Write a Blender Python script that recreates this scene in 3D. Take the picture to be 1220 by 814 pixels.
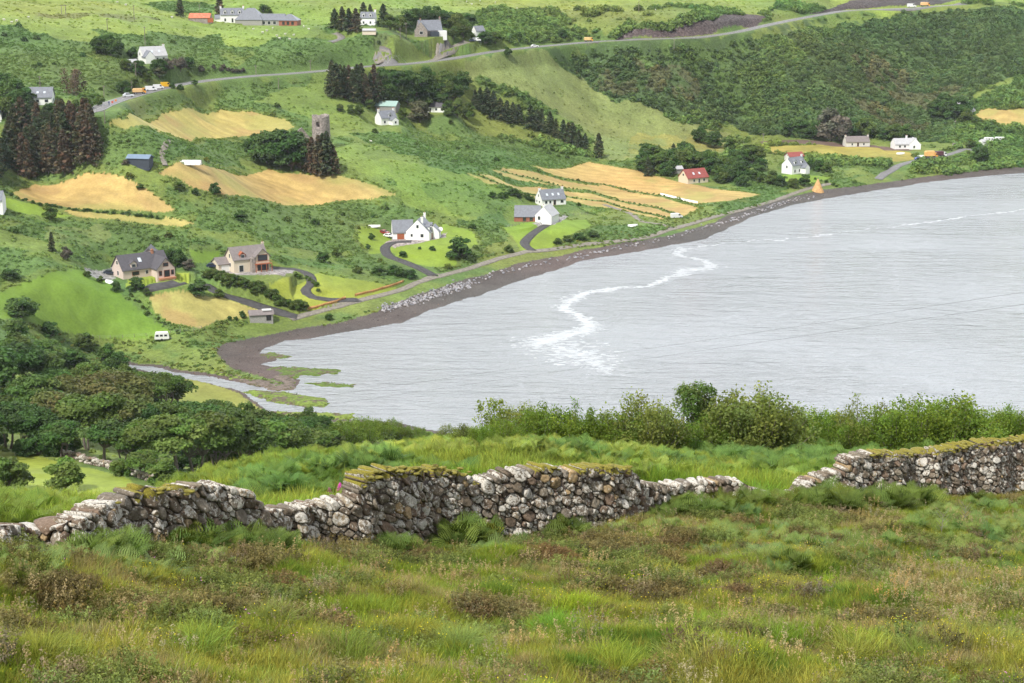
import bpy, bmesh, math, random
import numpy as np
from mathutils import Vector, Matrix
for o in list(bpy.data.objects): bpy.data.objects.remove(o, do_unlink=True)
scene = bpy.context.scene
COL = scene.collection
R = math.radians
# ------------------------------------------------------------------ camera, sky, sun, exposure
CAMH = 133.0; FPX = 2000.0; PITCH = R(14.2)
cam_d = bpy.data.cameras.new('camera'); cam = bpy.data.objects.new('camera', cam_d); COL.objects.link(cam)
cam.location = (0, 0, CAMH); cam.rotation_euler = (R(90) - PITCH, 0, 0)
cam_d.sensor_width = 36; cam_d.lens = 36 * FPX / 1220; cam_d.clip_start = 0.5; cam_d.clip_end = 9000
scene.camera = cam
SUN_EL = R(52); SUN_AZ = R(215)     # azimuth clockwise from +Y : light from the left and behind the camera
world = bpy.data.worlds.new('World'); scene.world = world; world.use_nodes = True
wt = world.node_tree; wt.nodes.clear()
sky = wt.nodes.new('ShaderNodeTexSky'); sky.sky_type = 'NISHITA'; sky.sun_disc = False
sky.sun_elevation = SUN_EL; sky.sun_rotation = SUN_AZ; sky.air_density = 1.0; sky.dust_density = 6.0; sky.ozone_density = 1.0; sky.altitude = 50
hs = wt.nodes.new('ShaderNodeHueSaturation'); hs.inputs['Saturation'].default_value = 0.35; hs.inputs['Value'].default_value = 1.0
# bright broken cloud, denser towards the horizon
tc = wt.nodes.new('ShaderNodeTexCoord'); mp = wt.nodes.new('ShaderNodeMapping'); mp.inputs['Scale'].default_value = (1, 1, 4)
nz = wt.nodes.new('ShaderNodeTexNoise'); nz.inputs['Scale'].default_value = 2.2; nz.inputs['Detail'].default_value = 6
cr = wt.nodes.new('ShaderNodeValToRGB'); cr.color_ramp.elements[0].position = 0.25; cr.color_ramp.elements[1].position = 0.6
mx = wt.nodes.new('ShaderNodeMixRGB'); mx.inputs['Color2'].default_value = (5.5, 5.65, 5.9, 1)
bg = wt.nodes.new('ShaderNodeBackground'); bg.inputs['Strength'].default_value = 0.12
wo = wt.nodes.new('ShaderNodeOutputWorld')
L = wt.links.new
# cloud is brightest low over the bay, opposite the camera
sx_ = wt.nodes.new('ShaderNodeSeparateXYZ'); L(tc.outputs['Generated'], sx_.inputs[0])
gm = wt.nodes.new('ShaderNodeMapRange'); gm.interpolation_type = 'SMOOTHSTEP'; gm.inputs[1].default_value = .0; gm.inputs[2].default_value = 1.0; gm.inputs[3].default_value = 1.0; gm.inputs[4].default_value = 8.8
zy = wt.nodes.new('ShaderNodeMath'); zy.operation = 'MULTIPLY_ADD'; zy.inputs[1].default_value = -.7; L(sx_.outputs[2], zy.inputs[0]); L(sx_.outputs[1], zy.inputs[2]); L(zy.outputs[0], gm.inputs[0])
cs_ = wt.nodes.new('ShaderNodeVectorMath'); cs_.operation = 'SCALE'; cs_.inputs[0].default_value = (5.35, 5.65, 6.1); L(gm.outputs[0], cs_.inputs['Scale']); L(cs_.outputs[0], mx.inputs['Color2'])
L(tc.outputs['Generated'], mp.inputs['Vector']); L(mp.outputs[0], nz.inputs['Vector']); L(nz.outputs['Fac'], cr.inputs[0])
L(sky.outputs[0], hs.inputs['Color']); L(hs.outputs[0], mx.inputs['Color1']); L(cr.outputs[0], mx.inputs[0]); L(mx.outputs[0], bg.inputs[0]); L(bg.outputs[0], wo.inputs[0])
sl = bpy.data.lights.new('sun', 'SUN'); sl.energy = 4.3; sl.angle = R(2.5); sl.color = (1.0, 0.965, 0.9)
sun = bpy.data.objects.new('sun', sl); COL.objects.link(sun)
sd = Vector((math.sin(SUN_AZ) * math.cos(SUN_EL), math.cos(SUN_AZ) * math.cos(SUN_EL), math.sin(SUN_EL)))
sun.rotation_euler = sd.to_track_quat('Z', 'Y').to_euler()
scene.view_settings.view_transform = 'Standard'; scene.view_settings.look = 'None'
scene.view_settings.gamma = 1.0; scene.view_settings.exposure = 0.27
scene.render.engine = 'CYCLES'; scene.render.resolution_x = 1024; scene.render.resolution_y = 683
scene.cycles.max_bounces = 6; scene.cycles.diffuse_bounces = 3; scene.cycles.glossy_bounces = 2; scene.cycles.transmission_bounces = 3
scene.cycles.transparent_max_bounces = 4; scene.cycles.volume_bounces = 0

# ------------------------------------------------------------------ helpers
rng = np.random.default_rng(7); rnd = random.Random(11)
cP, sP = math.cos(PITCH), math.sin(PITCH)
def ray(x, y):
    """photo pixel -> (tan azimuth a = X/Y, slope k = dz/dY)"""
    u = (np.asarray(x, float) - 610) / FPX; v = (407 - np.asarray(y, float)) / FPX
    dy = cP + v * sP; dz = -sP + v * cP
    return u / dy, dz / dy
def atz(x, y, z):
    a, k = ray(x, y); Y = (z - CAMH) / k
    return a, Y, z
def _h(ix, iy, s):
    n = (ix.astype(np.int64) * 374761393 + iy.astype(np.int64) * 668265263 + s * 974634777) & 0x7fffffff
    n = ((n ^ (n >> 13)) * 1274126177) & 0x7fffffff
    n = (n ^ (n >> 16)) & 0xffff
    return n / 65535.0
def vnoise(x, y, s=0):
    x = np.asarray(x, float); y = np.asarray(y, float)
    ix = np.floor(x); iy = np.floor(y); fx = x - ix; fy = y - iy
    fx = fx * fx * (3 - 2 * fx); fy = fy * fy * (3 - 2 * fy)
    ix = ix.astype(np.int64); iy = iy.astype(np.int64)
    return (_h(ix, iy, s) * (1 - fx) + _h(ix + 1, iy, s) * fx) * (1 - fy) + (_h(ix, iy + 1, s) * (1 - fx) + _h(ix + 1, iy + 1, s) * fx) * fy
def fbm(x, y, sc, oct=4, s=0):
    t = 0; a = 0.5; f = 1.0 / sc; w = 0
    for i in range(oct):
        t = t + a * vnoise(x * f + 17.3 * i, y * f - 9.1 * i, s + i); w += a; a *= 0.5; f *= 2.03
    return t / w            # 0..1
def sm(e0, e1, x):
    t = np.clip((x - e0) / (e1 - e0), 0, 1); return t * t * (3 - 2 * t)
def inpoly(px, py, poly):
    P = np.asarray(poly, float); res = np.zeros(px.shape, bool)
    m = (px >= P[:, 0].min()) & (px <= P[:, 0].max()) & (py >= P[:, 1].min()) & (py <= P[:, 1].max())
    if not m.any(): return res
    x = px[m]; y = py[m]; r = np.zeros(x.shape, bool)
    for i in range(len(P)):
        x0, y0 = P[i - 1]; x1, y1 = P[i]
        if y0 == y1: continue
        c = ((y0 > y) != (y1 > y)) & (x < (x1 - x0) * (y - y0) / (y1 - y0) + x0); r ^= c
    res[m] = r; return res
def distpoly(px, py, P, closed=True):
    P = np.asarray(P, float); d = np.full(px.shape, 1e9)
    for i in range(0 if closed else 1, len(P)):
        x0, y0 = P[i - 1]; x1, y1 = P[i]; dx, dy = x1 - x0, y1 - y0; l = dx * dx + dy * dy + 1e-12
        t = np.clip(((px - x0) * dx + (py - y0) * dy) / l, 0, 1)
        d = np.minimum(d, (px - x0 - t * dx) ** 2 + (py - y0 - t * dy) ** 2)
    return np.sqrt(d)

# ------------------------------------------------------------------ terrain heights
# (photo x, photo y, height) for land far away ; (x, y, None, Y distance) near by
CTL = [(1100,218,0),(1080,175,5),(1100,150,9),(1100,80,38),(1100,9,73),(1150,6,75),(1000,14,71),(900,30,67),(850,38,65),(750,45,63),(650,53,61),
 (560,66,59),(480,78,58.5),(390,85,58),(300,92,58),(200,105,59),(110,140,59),(47,125,62),(0,100,66),(0,50,78),(0,0,92),(100,60,74),(172,68,70),(278,27,77),(160,20,83),
 (440,35,73),(512,42,70),(300,0,86),(600,0,81),(600,30,71),(750,20,73),(900,0,78),(1220,0,76),(1220,50,55),(1220,130,20),(1220,150,12),(1180,140,16),(1170,175,6),(1220,185,3.5),
 (800,160,12),(850,210,4.5),(650,240,6),(650,200,10),(750,190,9),(700,150,20),(700,100,38),(560,200,23),(480,150,32),(480,110,45),(560,130,33),(640,130,31),
 (497,285,9),(400,262,16),(400,305,9),(300,260,24),(200,280,24),(382,200,30),(382,165,36),(245,165,40),(245,140,45),(330,215,27),(330,240,23),(110,225,36),(110,245,32),(50,205,40),(0,240,38),
 (165,325,17),(290,322,14),(60,320,24),(0,300,28),(30,360,19),(100,380,12),(200,400,5.5),(250,365,9),(0,400,20),(50,430,14),(50,470,22),(100,520,38),(0,500,32),
 (350,378,4),(430,357,4),(500,334,4),(600,305,4),(700,289,4),(800,271,4),(640,262,7),(620,290,5),(560,300,6),(900,243,3.5),(1000,215,4),(950,200,5),(1060,203,5),(900,180,8),(1000,170,8),(940,150,14),(940,90,40),(800,90,42),(1020,110,28),(1020,60,50),(440,330,6),(330,350,8),(530,250,14),(600,215,14),
 (600,180,19),(760,150,17),(880,140,17),(180,352,12),(1140,190,3.5),
 (200,455,1.5),(280,470,1.0),(300,450,1.2),(200,430,3),(250,395,4),(150,425,5),(150,450,6),(330,500,2),(250,490,10),(200,480,12),(400,510,4),(480,512,3),
 (1300,30,62),(1300,140,12),(1300,188,3),(-90,60,78),(-90,140,62),(-90,230,44),(-90,330,28),(-90,430,24),(-90,0,94),(1300,0,78)]
NEAR = [(0,960,12.2),(610,960,14),(1220,960,14.6),(0,814,17.2),(300,814,18.6),(610,814,20),(900,814,20.6),(1220,814,21.2),(0,730,21.5),(610,730,27),(1220,730,28.5),
 (0,655,26.5),(150,664,28),(330,655,32.5),(470,655,35.5),(560,648,38),(700,635,40.5),(800,608,43.5),(920,598,46),(1000,602,47.5),(1150,595,51.5),(1220,590,54),(1300,585,56),(-80,655,24),
 (60,608,40),(200,590,54),(300,580,58),(400,564,67),(520,543,75),(600,530,72),(700,530,68),(800,540,64),(900,545,64),(1050,535,69),(1220,525,76),(1300,520,80),(-80,612,40),
 (40,592,222),(40,552,258),(150,574,238),(150,552,262),(250,562,292)]
# points behind the brow that the camera does not see: (a, Y, z)
HID = [(-.3,52,112.2),(-.3,60,108.2),(-.38,55,111),(-.2,78,103),(-.1,96,97),(-.03,94,98.5),(.13,84,102),(.3,94,98.5),(-.3,75,102),(-.3,120,88),(-.3,170,70),(-.15,92,96),(-.12,140,78),(-.1,230,48),(0,102,94),(0,180,60),(0,300,20),(0,400,2.5),(.1,92,97),(.1,180,60),(.1,280,15),(.1,330,3),
 (.22,100,95),(.25,180,60),(.25,270,12),(.25,310,3),(.36,110,92),(.36,200,50),(.36,290,8),(-.15,330,24),(-.08,330,15),
 (-.4,1400,112),(-.2,1400,112),(0,1450,112),(.2,1500,110),(.4,1500,110),(-.4,2200,165),(0,2300,160),(.4,2300,160),(-.2,2600,190),(.2,2600,190),(0,6,129),(-.3,6,129.2),(.3,6,129)]
pts = []
for x, y, z in CTL: a, Y, z = atz(x, y, z); pts.append((a, Y, z))
for x, y, Y in NEAR: a, k = ray(x, y); pts.append((a, Y, CAMH + k * Y))
pts += HID
pts = np.array([(float(a), float(Y), float(z)) for a, Y, z in pts])
def _k(r2): return 0.5 * r2 * np.log(r2 + 1e-12)
_cx = pts[:, 0]; _cy = np.log(pts[:, 1]); N = len(pts)
K = _k((_cx[:, None] - _cx) ** 2 + (_cy[:, None] - _cy) ** 2) + np.eye(N) * 2e-5
Pm = np.c_[np.ones(N), _cx, _cy]
A = np.zeros((N + 3, N + 3)); A[:N, :N] = K; A[:N, N:] = Pm; A[N:, :N] = Pm.T
_w = np.linalg.solve(A, np.r_[pts[:, 2], 0, 0, 0])
def rbf(a, Y):
    sh = a.shape; a = a.ravel(); ly = np.log(Y.ravel()); out = np.empty(a.shape)
    for i in range(0, len(a), 20000):
        s = slice(i, i + 20000)
        out[s] = _k((a[s, None] - _cx) ** 2 + (ly[s, None] - _cy) ** 2) @ _w[:N] + _w[N] + _w[N + 1] * a[s] + _w[N + 2] * ly[s]
    return out.reshape(sh)
NA = 1100
GA = np.linspace(-.385, .385, NA)
GY = np.concatenate([np.geomspace(6, 240, 600), np.arange(241, 1330, 1.05), np.geomspace(1332, 2600, 70)])
NR = len(GY)
ca = np.linspace(-.385, .385, 160); cyi = np.linspace(0, NR - 1, 420)
CYv = np.interp(cyi, np.arange(NR), GY)
Zc = rbf(*np.meshgrid(ca, CYv))
tmp = np.array([np.interp(GA, ca, row) for row in Zc])
fi = np.clip(np.searchsorted(cyi, np.arange(NR), side='right') - 1, 0, 418); t = ((np.arange(NR) - cyi[fi]) / (cyi[fi + 1] - cyi[fi]))[:, None]
ZG = tmp[fi] * (1 - t) + tmp[fi + 1] * t
AA, YY = np.meshgrid(GA, GY); XX = AA * YY
# water outline, traced at sea level
WPX = [(1420,170),(1300,194),(1220,206),(1150,212),(1100,218),(1050,226),(1000,234),(950,243),(900,257),(870,271),(840,285),(800,292),(760,300),(720,306),(690,311),(670,320),(640,328),(610,338),(570,352),(540,360),(510,371),(480,384),(440,392),(400,398),(370,403),(340,406),(318,414),(308,421),(325,424),(330,430),(308,433),
 (330,438),(352,444),(345,450),(358,453),(350,461),(330,463),(300,457),(250,449),(200,441),(165,436),(150,434),(150,438),(165,441),(200,447),(250,457),(284,465),(290,470),(300,478),(316,487),(324,492),(352,494),(385,496),(400,500),(428,500),(450,501),(500,509),(545,519),(600,532),(700,560),(850,590),(1000,600),(1200,610),(1420,620)]
_a, _Y, _ = atz(np.array([p[0] for p in WPX]), np.array([p[1] for p in WPX]), 0.0)
WW = np.c_[_a * _Y, _Y]
far = YY > 250
wx = XX + (fbm(XX, YY, 6, 3, 5) - .5) * 2.5; wy = YY + (fbm(XX, YY, 6, 3, 9) - .5) * 3.5
inw = inpoly(wx, wy, WW)
dist = np.full(YY.shape, 200.0); mk = (YY > 240) & (YY < 1150); dist[mk] = distpoly(wx[mk], wy[mk], WW)
def height(a, Y):
    """bilinear on the grid"""
    a = np.asarray(a, float); Y = np.asarray(Y, float)
    fa = np.clip((a - GA[0]) / (GA[1] - GA[0]), 0, NA - 1.001); ia = fa.astype(int); fa = fa - ia
    iy = np.clip(np.searchsorted(GY, Y, side='right') - 1, 0, NR - 2); fy = np.clip((Y - GY[iy]) / (GY[iy + 1] - GY[iy]), 0, 1)
    return (ZG[iy, ia] * (1 - fa) + ZG[iy, ia + 1] * fa) * (1 - fy) + (ZG[iy + 1, ia] * (1 - fa) + ZG[iy + 1, ia + 1] * fa) * fy
def hxy(X, Y): return height(np.asarray(X) / np.asarray(Y), Y)
def cast(x, y, ymin=8.0, ymax=2500.0):
    """first ground point under a photo pixel"""
    a, k = ray(x, y); a = float(a); k = float(k)
    m = (GY >= ymin) & (GY <= ymax); Ys = GY[m]
    d = height(np.full(Ys.shape, a), Ys) - (CAMH + k * Ys)
    i = np.argmax(d > 0)
    if d[i] <= 0: i = len(Ys) - 1
    if i == 0: Y = Ys[0]
    else:
        t = -d[i - 1] / (d[i] - d[i - 1] + 1e-9); Y = Ys[i - 1] + t * (Ys[i] - Ys[i - 1])
    return Vector((a * Y, Y, float(height(a, Y))))
def castay(poly, ymin=8.0, ymax=2500.0):
    out = []
    for x, y in poly:
        p = cast(x, y, ymin, ymax); out.append((p.x, p.y))
    return out

# roads and building platforms are graded into the hillside
def smooth_poly(P, step=2.0):
    P = [Vector(p) for p in P]; out = []
    for i in range(len(P) - 1):
        p0 = P[max(i - 1, 0)]; p1 = P[i]; p2 = P[i + 1]; p3 = P[min(i + 2, len(P) - 1)]
        n = max(2, int((p2 - p1).length / step))
        for j in range(n):
            t = j / n; out.append(.5 * ((2 * p1) + (p2 - p0) * t + (2 * p0 - 5 * p1 + 4 * p2 - p3) * t * t + (3 * p1 - p0 - 3 * p2 + p3) * t ** 3))
    out.append(P[-1]); return out
ROADPX = {
 'main': ([(88,146),(105,136),(120,128),(150,117),(200,104),(250,96),(300,91),(345,88),(392,84),(430,80),(480,77),(530,71),(580,63),(620,58),(650,55),(700,50.5),(760,47.5),(830,44.5),(880,38),(920,29),(960,21),(1010,13),(1060,11),(1110,8),(1150,5)], 7.0),
 'coast': ([(345,380),(370,374),(400,366),(430,358),(470,348),(500,336),(525,329),(560,320),(600,307),(640,299),(700,291),(760,285),(800,273),(860,256),(900,246),(960,226),(990,219)], 2.8),
 'east': ([(1046,214),(1053,208),(1062,203),(1075,196),(1095,191),(1120,187),(1138,182),(1150,178),(1165,180)], 4),
 'h17': ([(170,345),(205,338),(240,340),(262,350),(300,362),(340,374),(354,379)], 4),
 'h18': ([(325,320),(350,321),(368,328),(371,338),(364,346),(372,354),(400,358),(428,358)], 3.6),
 'h19': ([(490,288),(470,289),(459,295),(463,305),(478,311),(500,320),(516,329)], 4),
 'h21': ([(658,266),(648,270),(632,281),(625,291),(634,299)], 4),
 'up1': ([(513,73),(528,63),(540,56),(556,50)], 3.2),
 'up2': ([(446,76),(460,66),(462,62),(452,60)], 3),
 'up3': ([(393,50),(405,47),(406,43),(398,40)], 3)}
PADS = [(172,330,13),(295,326,12),(266,326,7),(497,288,13),(638,266,12),(656,246,10),(826,219,11),(946,207,10),(1020,177,12),(1080,180,12),(278,27,12),(320,30,16),(512,43,12),(47,127,10),(460,150,8),(382,172,8),(440,36,10),(185,75,10),(310,384,5),(193,405,4),(462,136,8),(522,135,9)]
cuts = np.zeros(YY.shape); cutz = np.zeros(YY.shape)
for nm_, (px_, wd_) in ROADPX.items():
    C = smooth_poly([(p.x, p.y, p.z) for p in (cast(x, y, 250) for x, y in px_)], 6.0)
    P_ = np.array(C); z_ = P_[:, 2]; k_ = 3; z_ = np.convolve(np.pad(z_, k_, mode='edge'), np.ones(2 * k_ + 1) / (2 * k_ + 1), 'valid')
    m_ = (XX > P_[:, 0].min() - 25) & (XX < P_[:, 0].max() + 25) & (YY > P_[:, 1].min() - 25) & (YY < P_[:, 1].max() + 25)
    x_ = XX[m_]; y_ = YY[m_]; bd = np.full(x_.shape, 1e9); bz = np.zeros(x_.shape)
    for i in range(1, len(P_)):
        x0, y0 = P_[i - 1, :2]; x1, y1 = P_[i, :2]; dx, dy = x1 - x0, y1 - y0
        t = np.clip(((x_ - x0) * dx + (y_ - y0) * dy) / (dx * dx + dy * dy + 1e-9), 0, 1)
        d_ = (x_ - x0 - t * dx) ** 2 + (y_ - y0 - t * dy) ** 2; s_ = d_ < bd
        bd[s_] = d_[s_]; bz[s_] = (z_[i - 1] + t * (z_[i] - z_[i - 1]))[s_]
    w_ = 1 - sm(wd_ / 2 + 1.0, wd_ / 2 + 7, np.sqrt(bd))
    c0 = cuts[m_]; cz = cutz[m_]; s_ = w_ > c0; c0[s_] = w_[s_]; cz[s_] = bz[s_]; cuts[m_] = c0; cutz[m_] = cz
for x, y, r_ in PADS:
    p = cast(x, y, 250); d_ = np.hypot(XX - p.x, YY - p.y); w_ = 1 - sm(r_ * .8, r_ * 1.9, d_)
    s_ = w_ > cuts; cuts[s_] = w_[s_]; cutz[s_] = p.z
# ground noise
amp = np.where(YY > 240, 1.0, 0.0) * sm(5, 14, ZG)
ZG = ZG + amp * ((fbm(XX, YY, 38, 4, 21) - .5) * 5.0 * sm(200, 400, YY) + (fbm(XX, YY, 9, 3, 22) - .5) * 1.3)
fg = 1 - sm(60, 120, YY)
_wl = [cast(x, y, 20, 75) for x, y in ((-60,660),(0,662),(100,667),(200,662),(330,657),(470,657),(560,650),(700,637),(760,622),(850,606),(920,600),(1000,604),(1150,597),(1300,585))]
_wY = np.interp(AA, [p.x / p.y for p in _wl], [p.y for p in _wl]); nearw = sm(.6, 4.0, np.abs(YY - _wY))
ZG = ZG + fg * ((fbm(XX, YY, 2.2, 3, 31) - .5) * (.25 + .55 * nearw) + (fbm(XX, YY, .8, 2, 32) - .5) * .14)
ZG = ZG * (1 - cuts) + cutz * cuts
landz = np.maximum(ZG, .25)
shore = 0.075 * dist + (fbm(XX, YY, 3, 3, 41) - .5) * .25
near_sh = sm(8, 34, dist)
ZG = np.where(inw, -0.02 - .09 * np.minimum(dist, 40), np.minimum(np.maximum(shore, .05), 99) * (1 - near_sh) + landz * near_sh)
def ppm(Y): return FPX / (Y / cP * 1.0) # rough pixels per metre of the photo at distance Y

def tag(o, label=None, cat=None, group=None, kind=None):
    if label: o['label'] = label
    if cat: o['category'] = cat
    if group: o['group'] = group
    if kind: o['kind'] = kind
    return o
def mesh_np(name, V, F, mat=None, attrs=None, smooth=False, mi=None):
    """V (n,3), F (m,k) or list of such arrays"""
    me = bpy.data.meshes.new(name); V = np.ascontiguousarray(V, dtype=np.float32)
    Fs = F if isinstance(F, list) else [F]; Fs = [np.asarray(f, dtype=np.int32) for f in Fs if len(f)]
    me.vertices.add(len(V)); me.vertices.foreach_set('co', V.ravel())
    tot = sum(f.size for f in Fs); nf = sum(len(f) for f in Fs)
    me.loops.add(tot); me.loops.foreach_set('vertex_index', np.concatenate([f.ravel() for f in Fs]))
    st = []; c = 0
    for f in Fs: st.append(c + np.arange(len(f)) * f.shape[1]); c += f.size
    me.polygons.add(nf); me.polygons.foreach_set('loop_start', np.concatenate(st).astype(np.int32))
    if smooth: me.polygons.foreach_set('use_smooth', np.ones(nf, bool))
    if attrs:
        for k, (tp, arr) in attrs.items():
            at = me.attributes.new(k, tp, 'POINT')
            arr = np.ascontiguousarray(arr, dtype=np.float32)
            at.data.foreach_set('color' if tp == 'FLOAT_COLOR' else ('vector' if tp == 'FLOAT_VECTOR' else 'value'), arr.ravel())
    me.update(calc_edges=True); me.validate()
    if mat:
        for m in (mat if isinstance(mat, (list, tuple)) else [mat]): me.materials.append(m)
    return me
def obj(name, me, parent=None, loc=None, rz=None):
    o = bpy.data.objects.new(name, me); COL.objects.link(o)
    if parent is not None: o.parent = parent
    if loc is not None: o.location = loc
    if rz is not None: o.rotation_euler = (0, 0, rz)
    return o
def empty(name, loc, rz=0.0):
    o = bpy.data.objects.new(name, None); COL.objects.link(o); o.location = loc; o.rotation_euler = (0, 0, rz); o.empty_display_size = .5; return o
# ------------------------------------------------------------------ materials
def newmat(name):
    m = bpy.data.materials.new(name); m.use_nodes = True; nt = m.node_tree
    b = nt.nodes['Principled BSDF']; return m, nt, b
def simple(name, col, rough=.7, var=0.0, scale=3.0, bump=0.0, metal=0.0, spec=.3):
    m, nt, b = newmat(name); b.inputs['Roughness'].default_value = rough; b.inputs['Metallic'].default_value = metal; b.inputs['Specular IOR Level'].default_value = spec
    if var or bump:
        tc = nt.nodes.new('ShaderNodeTexCoord'); n = nt.nodes.new('ShaderNodeTexNoise'); n.inputs['Scale'].default_value = scale; n.inputs['Detail'].default_value = 6
        nt.links.new(tc.outputs['Object'], n.inputs['Vector'])
        r = nt.nodes.new('ShaderNodeMapRange'); r.inputs[1].default_value = .3; r.inputs[2].default_value = .7; r.inputs[3].default_value = 1 - var; r.inputs[4].default_value = 1 + var
        nt.links.new(n.outputs[0], r.inputs[0])
        v = nt.nodes.new('ShaderNodeVectorMath'); v.operation = 'SCALE'; v.inputs[0].default_value = col; nt.links.new(r.outputs[0], v.inputs['Scale'])
        nt.links.new(v.outputs[0], b.inputs['Base Color'])
        if bump:
            bp = nt.nodes.new('ShaderNodeBump'); bp.inputs['Strength'].default_value = bump; bp.inputs['Distance'].default_value = .05
            nt.links.new(n.outputs[0], bp.inputs['Height']); nt.links.new(bp.outputs[0], b.inputs['Normal'])
    else: b.inputs['Base Color'].default_value = (*col, 1)
    return m
G0 = np.random.default_rng(3)
# ------------------------------------------------------------------ land cover
C_ = dict(rough=(.138,.182,.043), bracken=(.092,.15,.042), pasture=(.175,.23,.046), pale=(.175,.21,.07), scrub=(.066,.108,.038), heath=(.10,.10,.05),
 hay=(.385,.285,.105), hayy=(.365,.305,.10), yel=(.28,.25,.06), lawn=(.165,.25,.034), lawny=(.225,.265,.04), green=(.135,.215,.032), marsh=(.19,.22,.05),
 earth=(.11,.07,.05), gravel=(.27,.25,.24), soil=(.05,.06,.025))
Fg_mask = YY < 125
Wx = XX + (fbm(XX, YY, 14, 3, 51) - .5) * 9; Wy = YY + (fbm(XX, YY, 14, 3, 52) - .5) * 14
Sx = XX + (fbm(XX, YY, 14, 2, 53) - .5) * 2.0 + (G0.random(XX.shape) - .5) * .5; Sy = YY + (fbm(XX, YY, 14, 2, 54) - .5) * 2.0 + (G0.random(XX.shape) - .5) * .8
CC = np.empty(YY.shape + (3,)); BR = np.full(YY.shape, .35)   # colour and amount of bracken/scrub growth
n1 = fbm(XX, YY, 26, 4, 61); n2 = fbm(XX, YY, 7, 3, 62)
w = sm(.42, .58, n1 * .7 + n2 * .3)[..., None]
CC[:] = np.array(C_['rough']) * (1 - w) + np.array(C_['bracken']) * w
BR = .15 + .8 * w[..., 0]
FID = np.zeros(YY.shape, int)          # 0 ground, >0 named sheet
def paint(c, poly, br=None, fid=None, warp=True, mix=1.0, ymin=180, feather=None, mot=0):
    P = castay(poly, ymin)
    px, py = (Wx, Wy) if warp else (Sx, Sy)
    m = inpoly(px, py, P) & (YY > ymin)
    col = np.array(C_[c])
    mm = mix if not mot else mix * sm(.5 - mot, .5 + .25 * mot, n2[m])[:, None]
    CC[m] = CC[m] * (1 - mm) + col * mm
    if br is not None: BR[m] = br
    if fid is not None: FID[m] = fid
    return P
paint('pasture', [(-90,-60),(-90,36),(40,40),(110,52),(150,42),(250,50),(330,60),(350,48),(420,14),(520,14),(560,12),(660,12),(905,22),(1000,-60)], .12)
paint('pasture', [(330,20),(440,25),(450,-20),(330,-20)], .08)
paint('pasture', [(1000,14),(1150,4),(1320,25),(1320,-30),(950,-30)], .15)
for q in ([(-90,30),(20,30),(60,40),(100,62),(135,88),(150,105),(120,122),(60,104),(40,140),(-90,120)],
          [(108,34),(165,45),(180,40),(262,40),(270,55),(240,68),(300,88),(200,100),(150,84)],
          [(168,4),(210,0),(262,5),(245,22),(200,14)],
          [(335,44),(440,46),(452,75),(390,83),(300,88),(276,80)],
          [(566,14),(640,14),(660,30),(720,36),(800,26),(860,12),(905,20),(860,34),(760,44),(640,52),(570,46)],
          [(420,50),(520,50),(512,70),(440,74)],
          [(210,106),(300,98),(390,92),(400,120),(330,130),(250,126),(170,134)],
          [(110,152),(190,160),(250,168),(300,170),(290,196),(200,196),(165,190),(130,180)],
          [(418,160),(480,155),(600,160),(668,184),(700,196),(560,206),(470,182)],
          [(240,244),(380,240),(470,246),(500,262),(430,268),(420,300),(330,292),(290,280),(215,270)],
          [(540,262),(600,256),(612,285),(560,300),(545,285)],
          [(480,305),(545,300),(590,300),(540,318),(500,322)],
          [(660,264),(760,268),(740,284),(650,294)],
          [(1040,205),(1150,196),(1200,188),(1320,180),(1320,172),(1180,180),(1110,190)],
          [(1120,170),(1160,120),(1320,110),(1320,176),(1200,176)],
          [(860,205),(960,214),(1040,205),(960,222),(880,236)],
          [(230,296),(330,300),(420,318),(340,312)],
          [(0,262),(110,262),(230,275),(230,300),(140,300),(60,290)]):
    paint('bracken', q, .9)
paint('scrub', [(655,58),(700,52),(800,48),(860,44),(925,30),(1000,20),(1070,14),(1140,10),(1320,50),(1320,110),(1160,112),(1120,168),(1060,165),(1000,163),(940,163),(880,152),(850,142),(780,135),(740,120),(690,90)], 1.0)
paint('bracken', [(740,80),(860,60),(960,30),(1010,40),(940,90),(980,140),(900,145),(860,110)], .9, mix=.8, mot=.15)
paint('heath', [(680,70),(760,72),(840,110),(810,128),(740,110)], .75, mix=.7, mot=.12)
paint('heath', [(1000,55),(1060,60),(1150,105),(1110,130),(1040,100)], .6, mix=.75, mot=.12)
paint('heath', [(1030,108),(1110,150),(1090,162),(1010,122)], .6, mix=.7, mot=.12)
paint('pasture', [(905,35),(960,24),(1010,18),(1060,16),(1000,32),(940,44),(890,50)], .3, mix=.6, mot=.2)
paint('pale', [(540,80),(650,58),(690,90),(740,122),(800,140),(870,160),(850,188),(720,190),(704,160),(640,118),(590,102)], .12)
paint('yel', [(760,158),(840,160),(862,172),(840,188),(740,188)], .05, mix=.45, mot=.25)
paint('pasture', [(390,168),(440,190),(550,206),(612,232),(560,262),(480,240),(470,215),(410,204)], .15, mix=.75)
paint('bracken', [(500,222),(560,214),(610,240),(600,262),(540,256)], .35, mix=.5)
paint('pasture', [(400,86),(395,110),(440,124),(420,158),(330,128),(300,118)], .25, mix=.5)
paint('heath', [(440,52),(520,52),(510,68),(450,64)], .5, mix=.5, mot=.2)
paint('pale', [(60,268),(140,268),(130,290),(60,290)], .3, mix=.6, mot=.2)
paint('heath', [(20,14),(60,16),(190,22),(180,27),(70,22)], .3, mix=.6, mot=.2)
SHEETS = {}
def sheet(i, name, c, poly, **k):
    P = paint(c, poly, 0.0, i, warp=False, **k); SHEETS[i] = name; return P
HAYP = []
sheet(1,'hay_field','hayy',[(131,146),(150,141),(190,137),(230,131),(262,130),(300,133),(340,142),(352,152),(330,160),(290,163),(240,164),(190,158),(150,154)])
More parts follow.
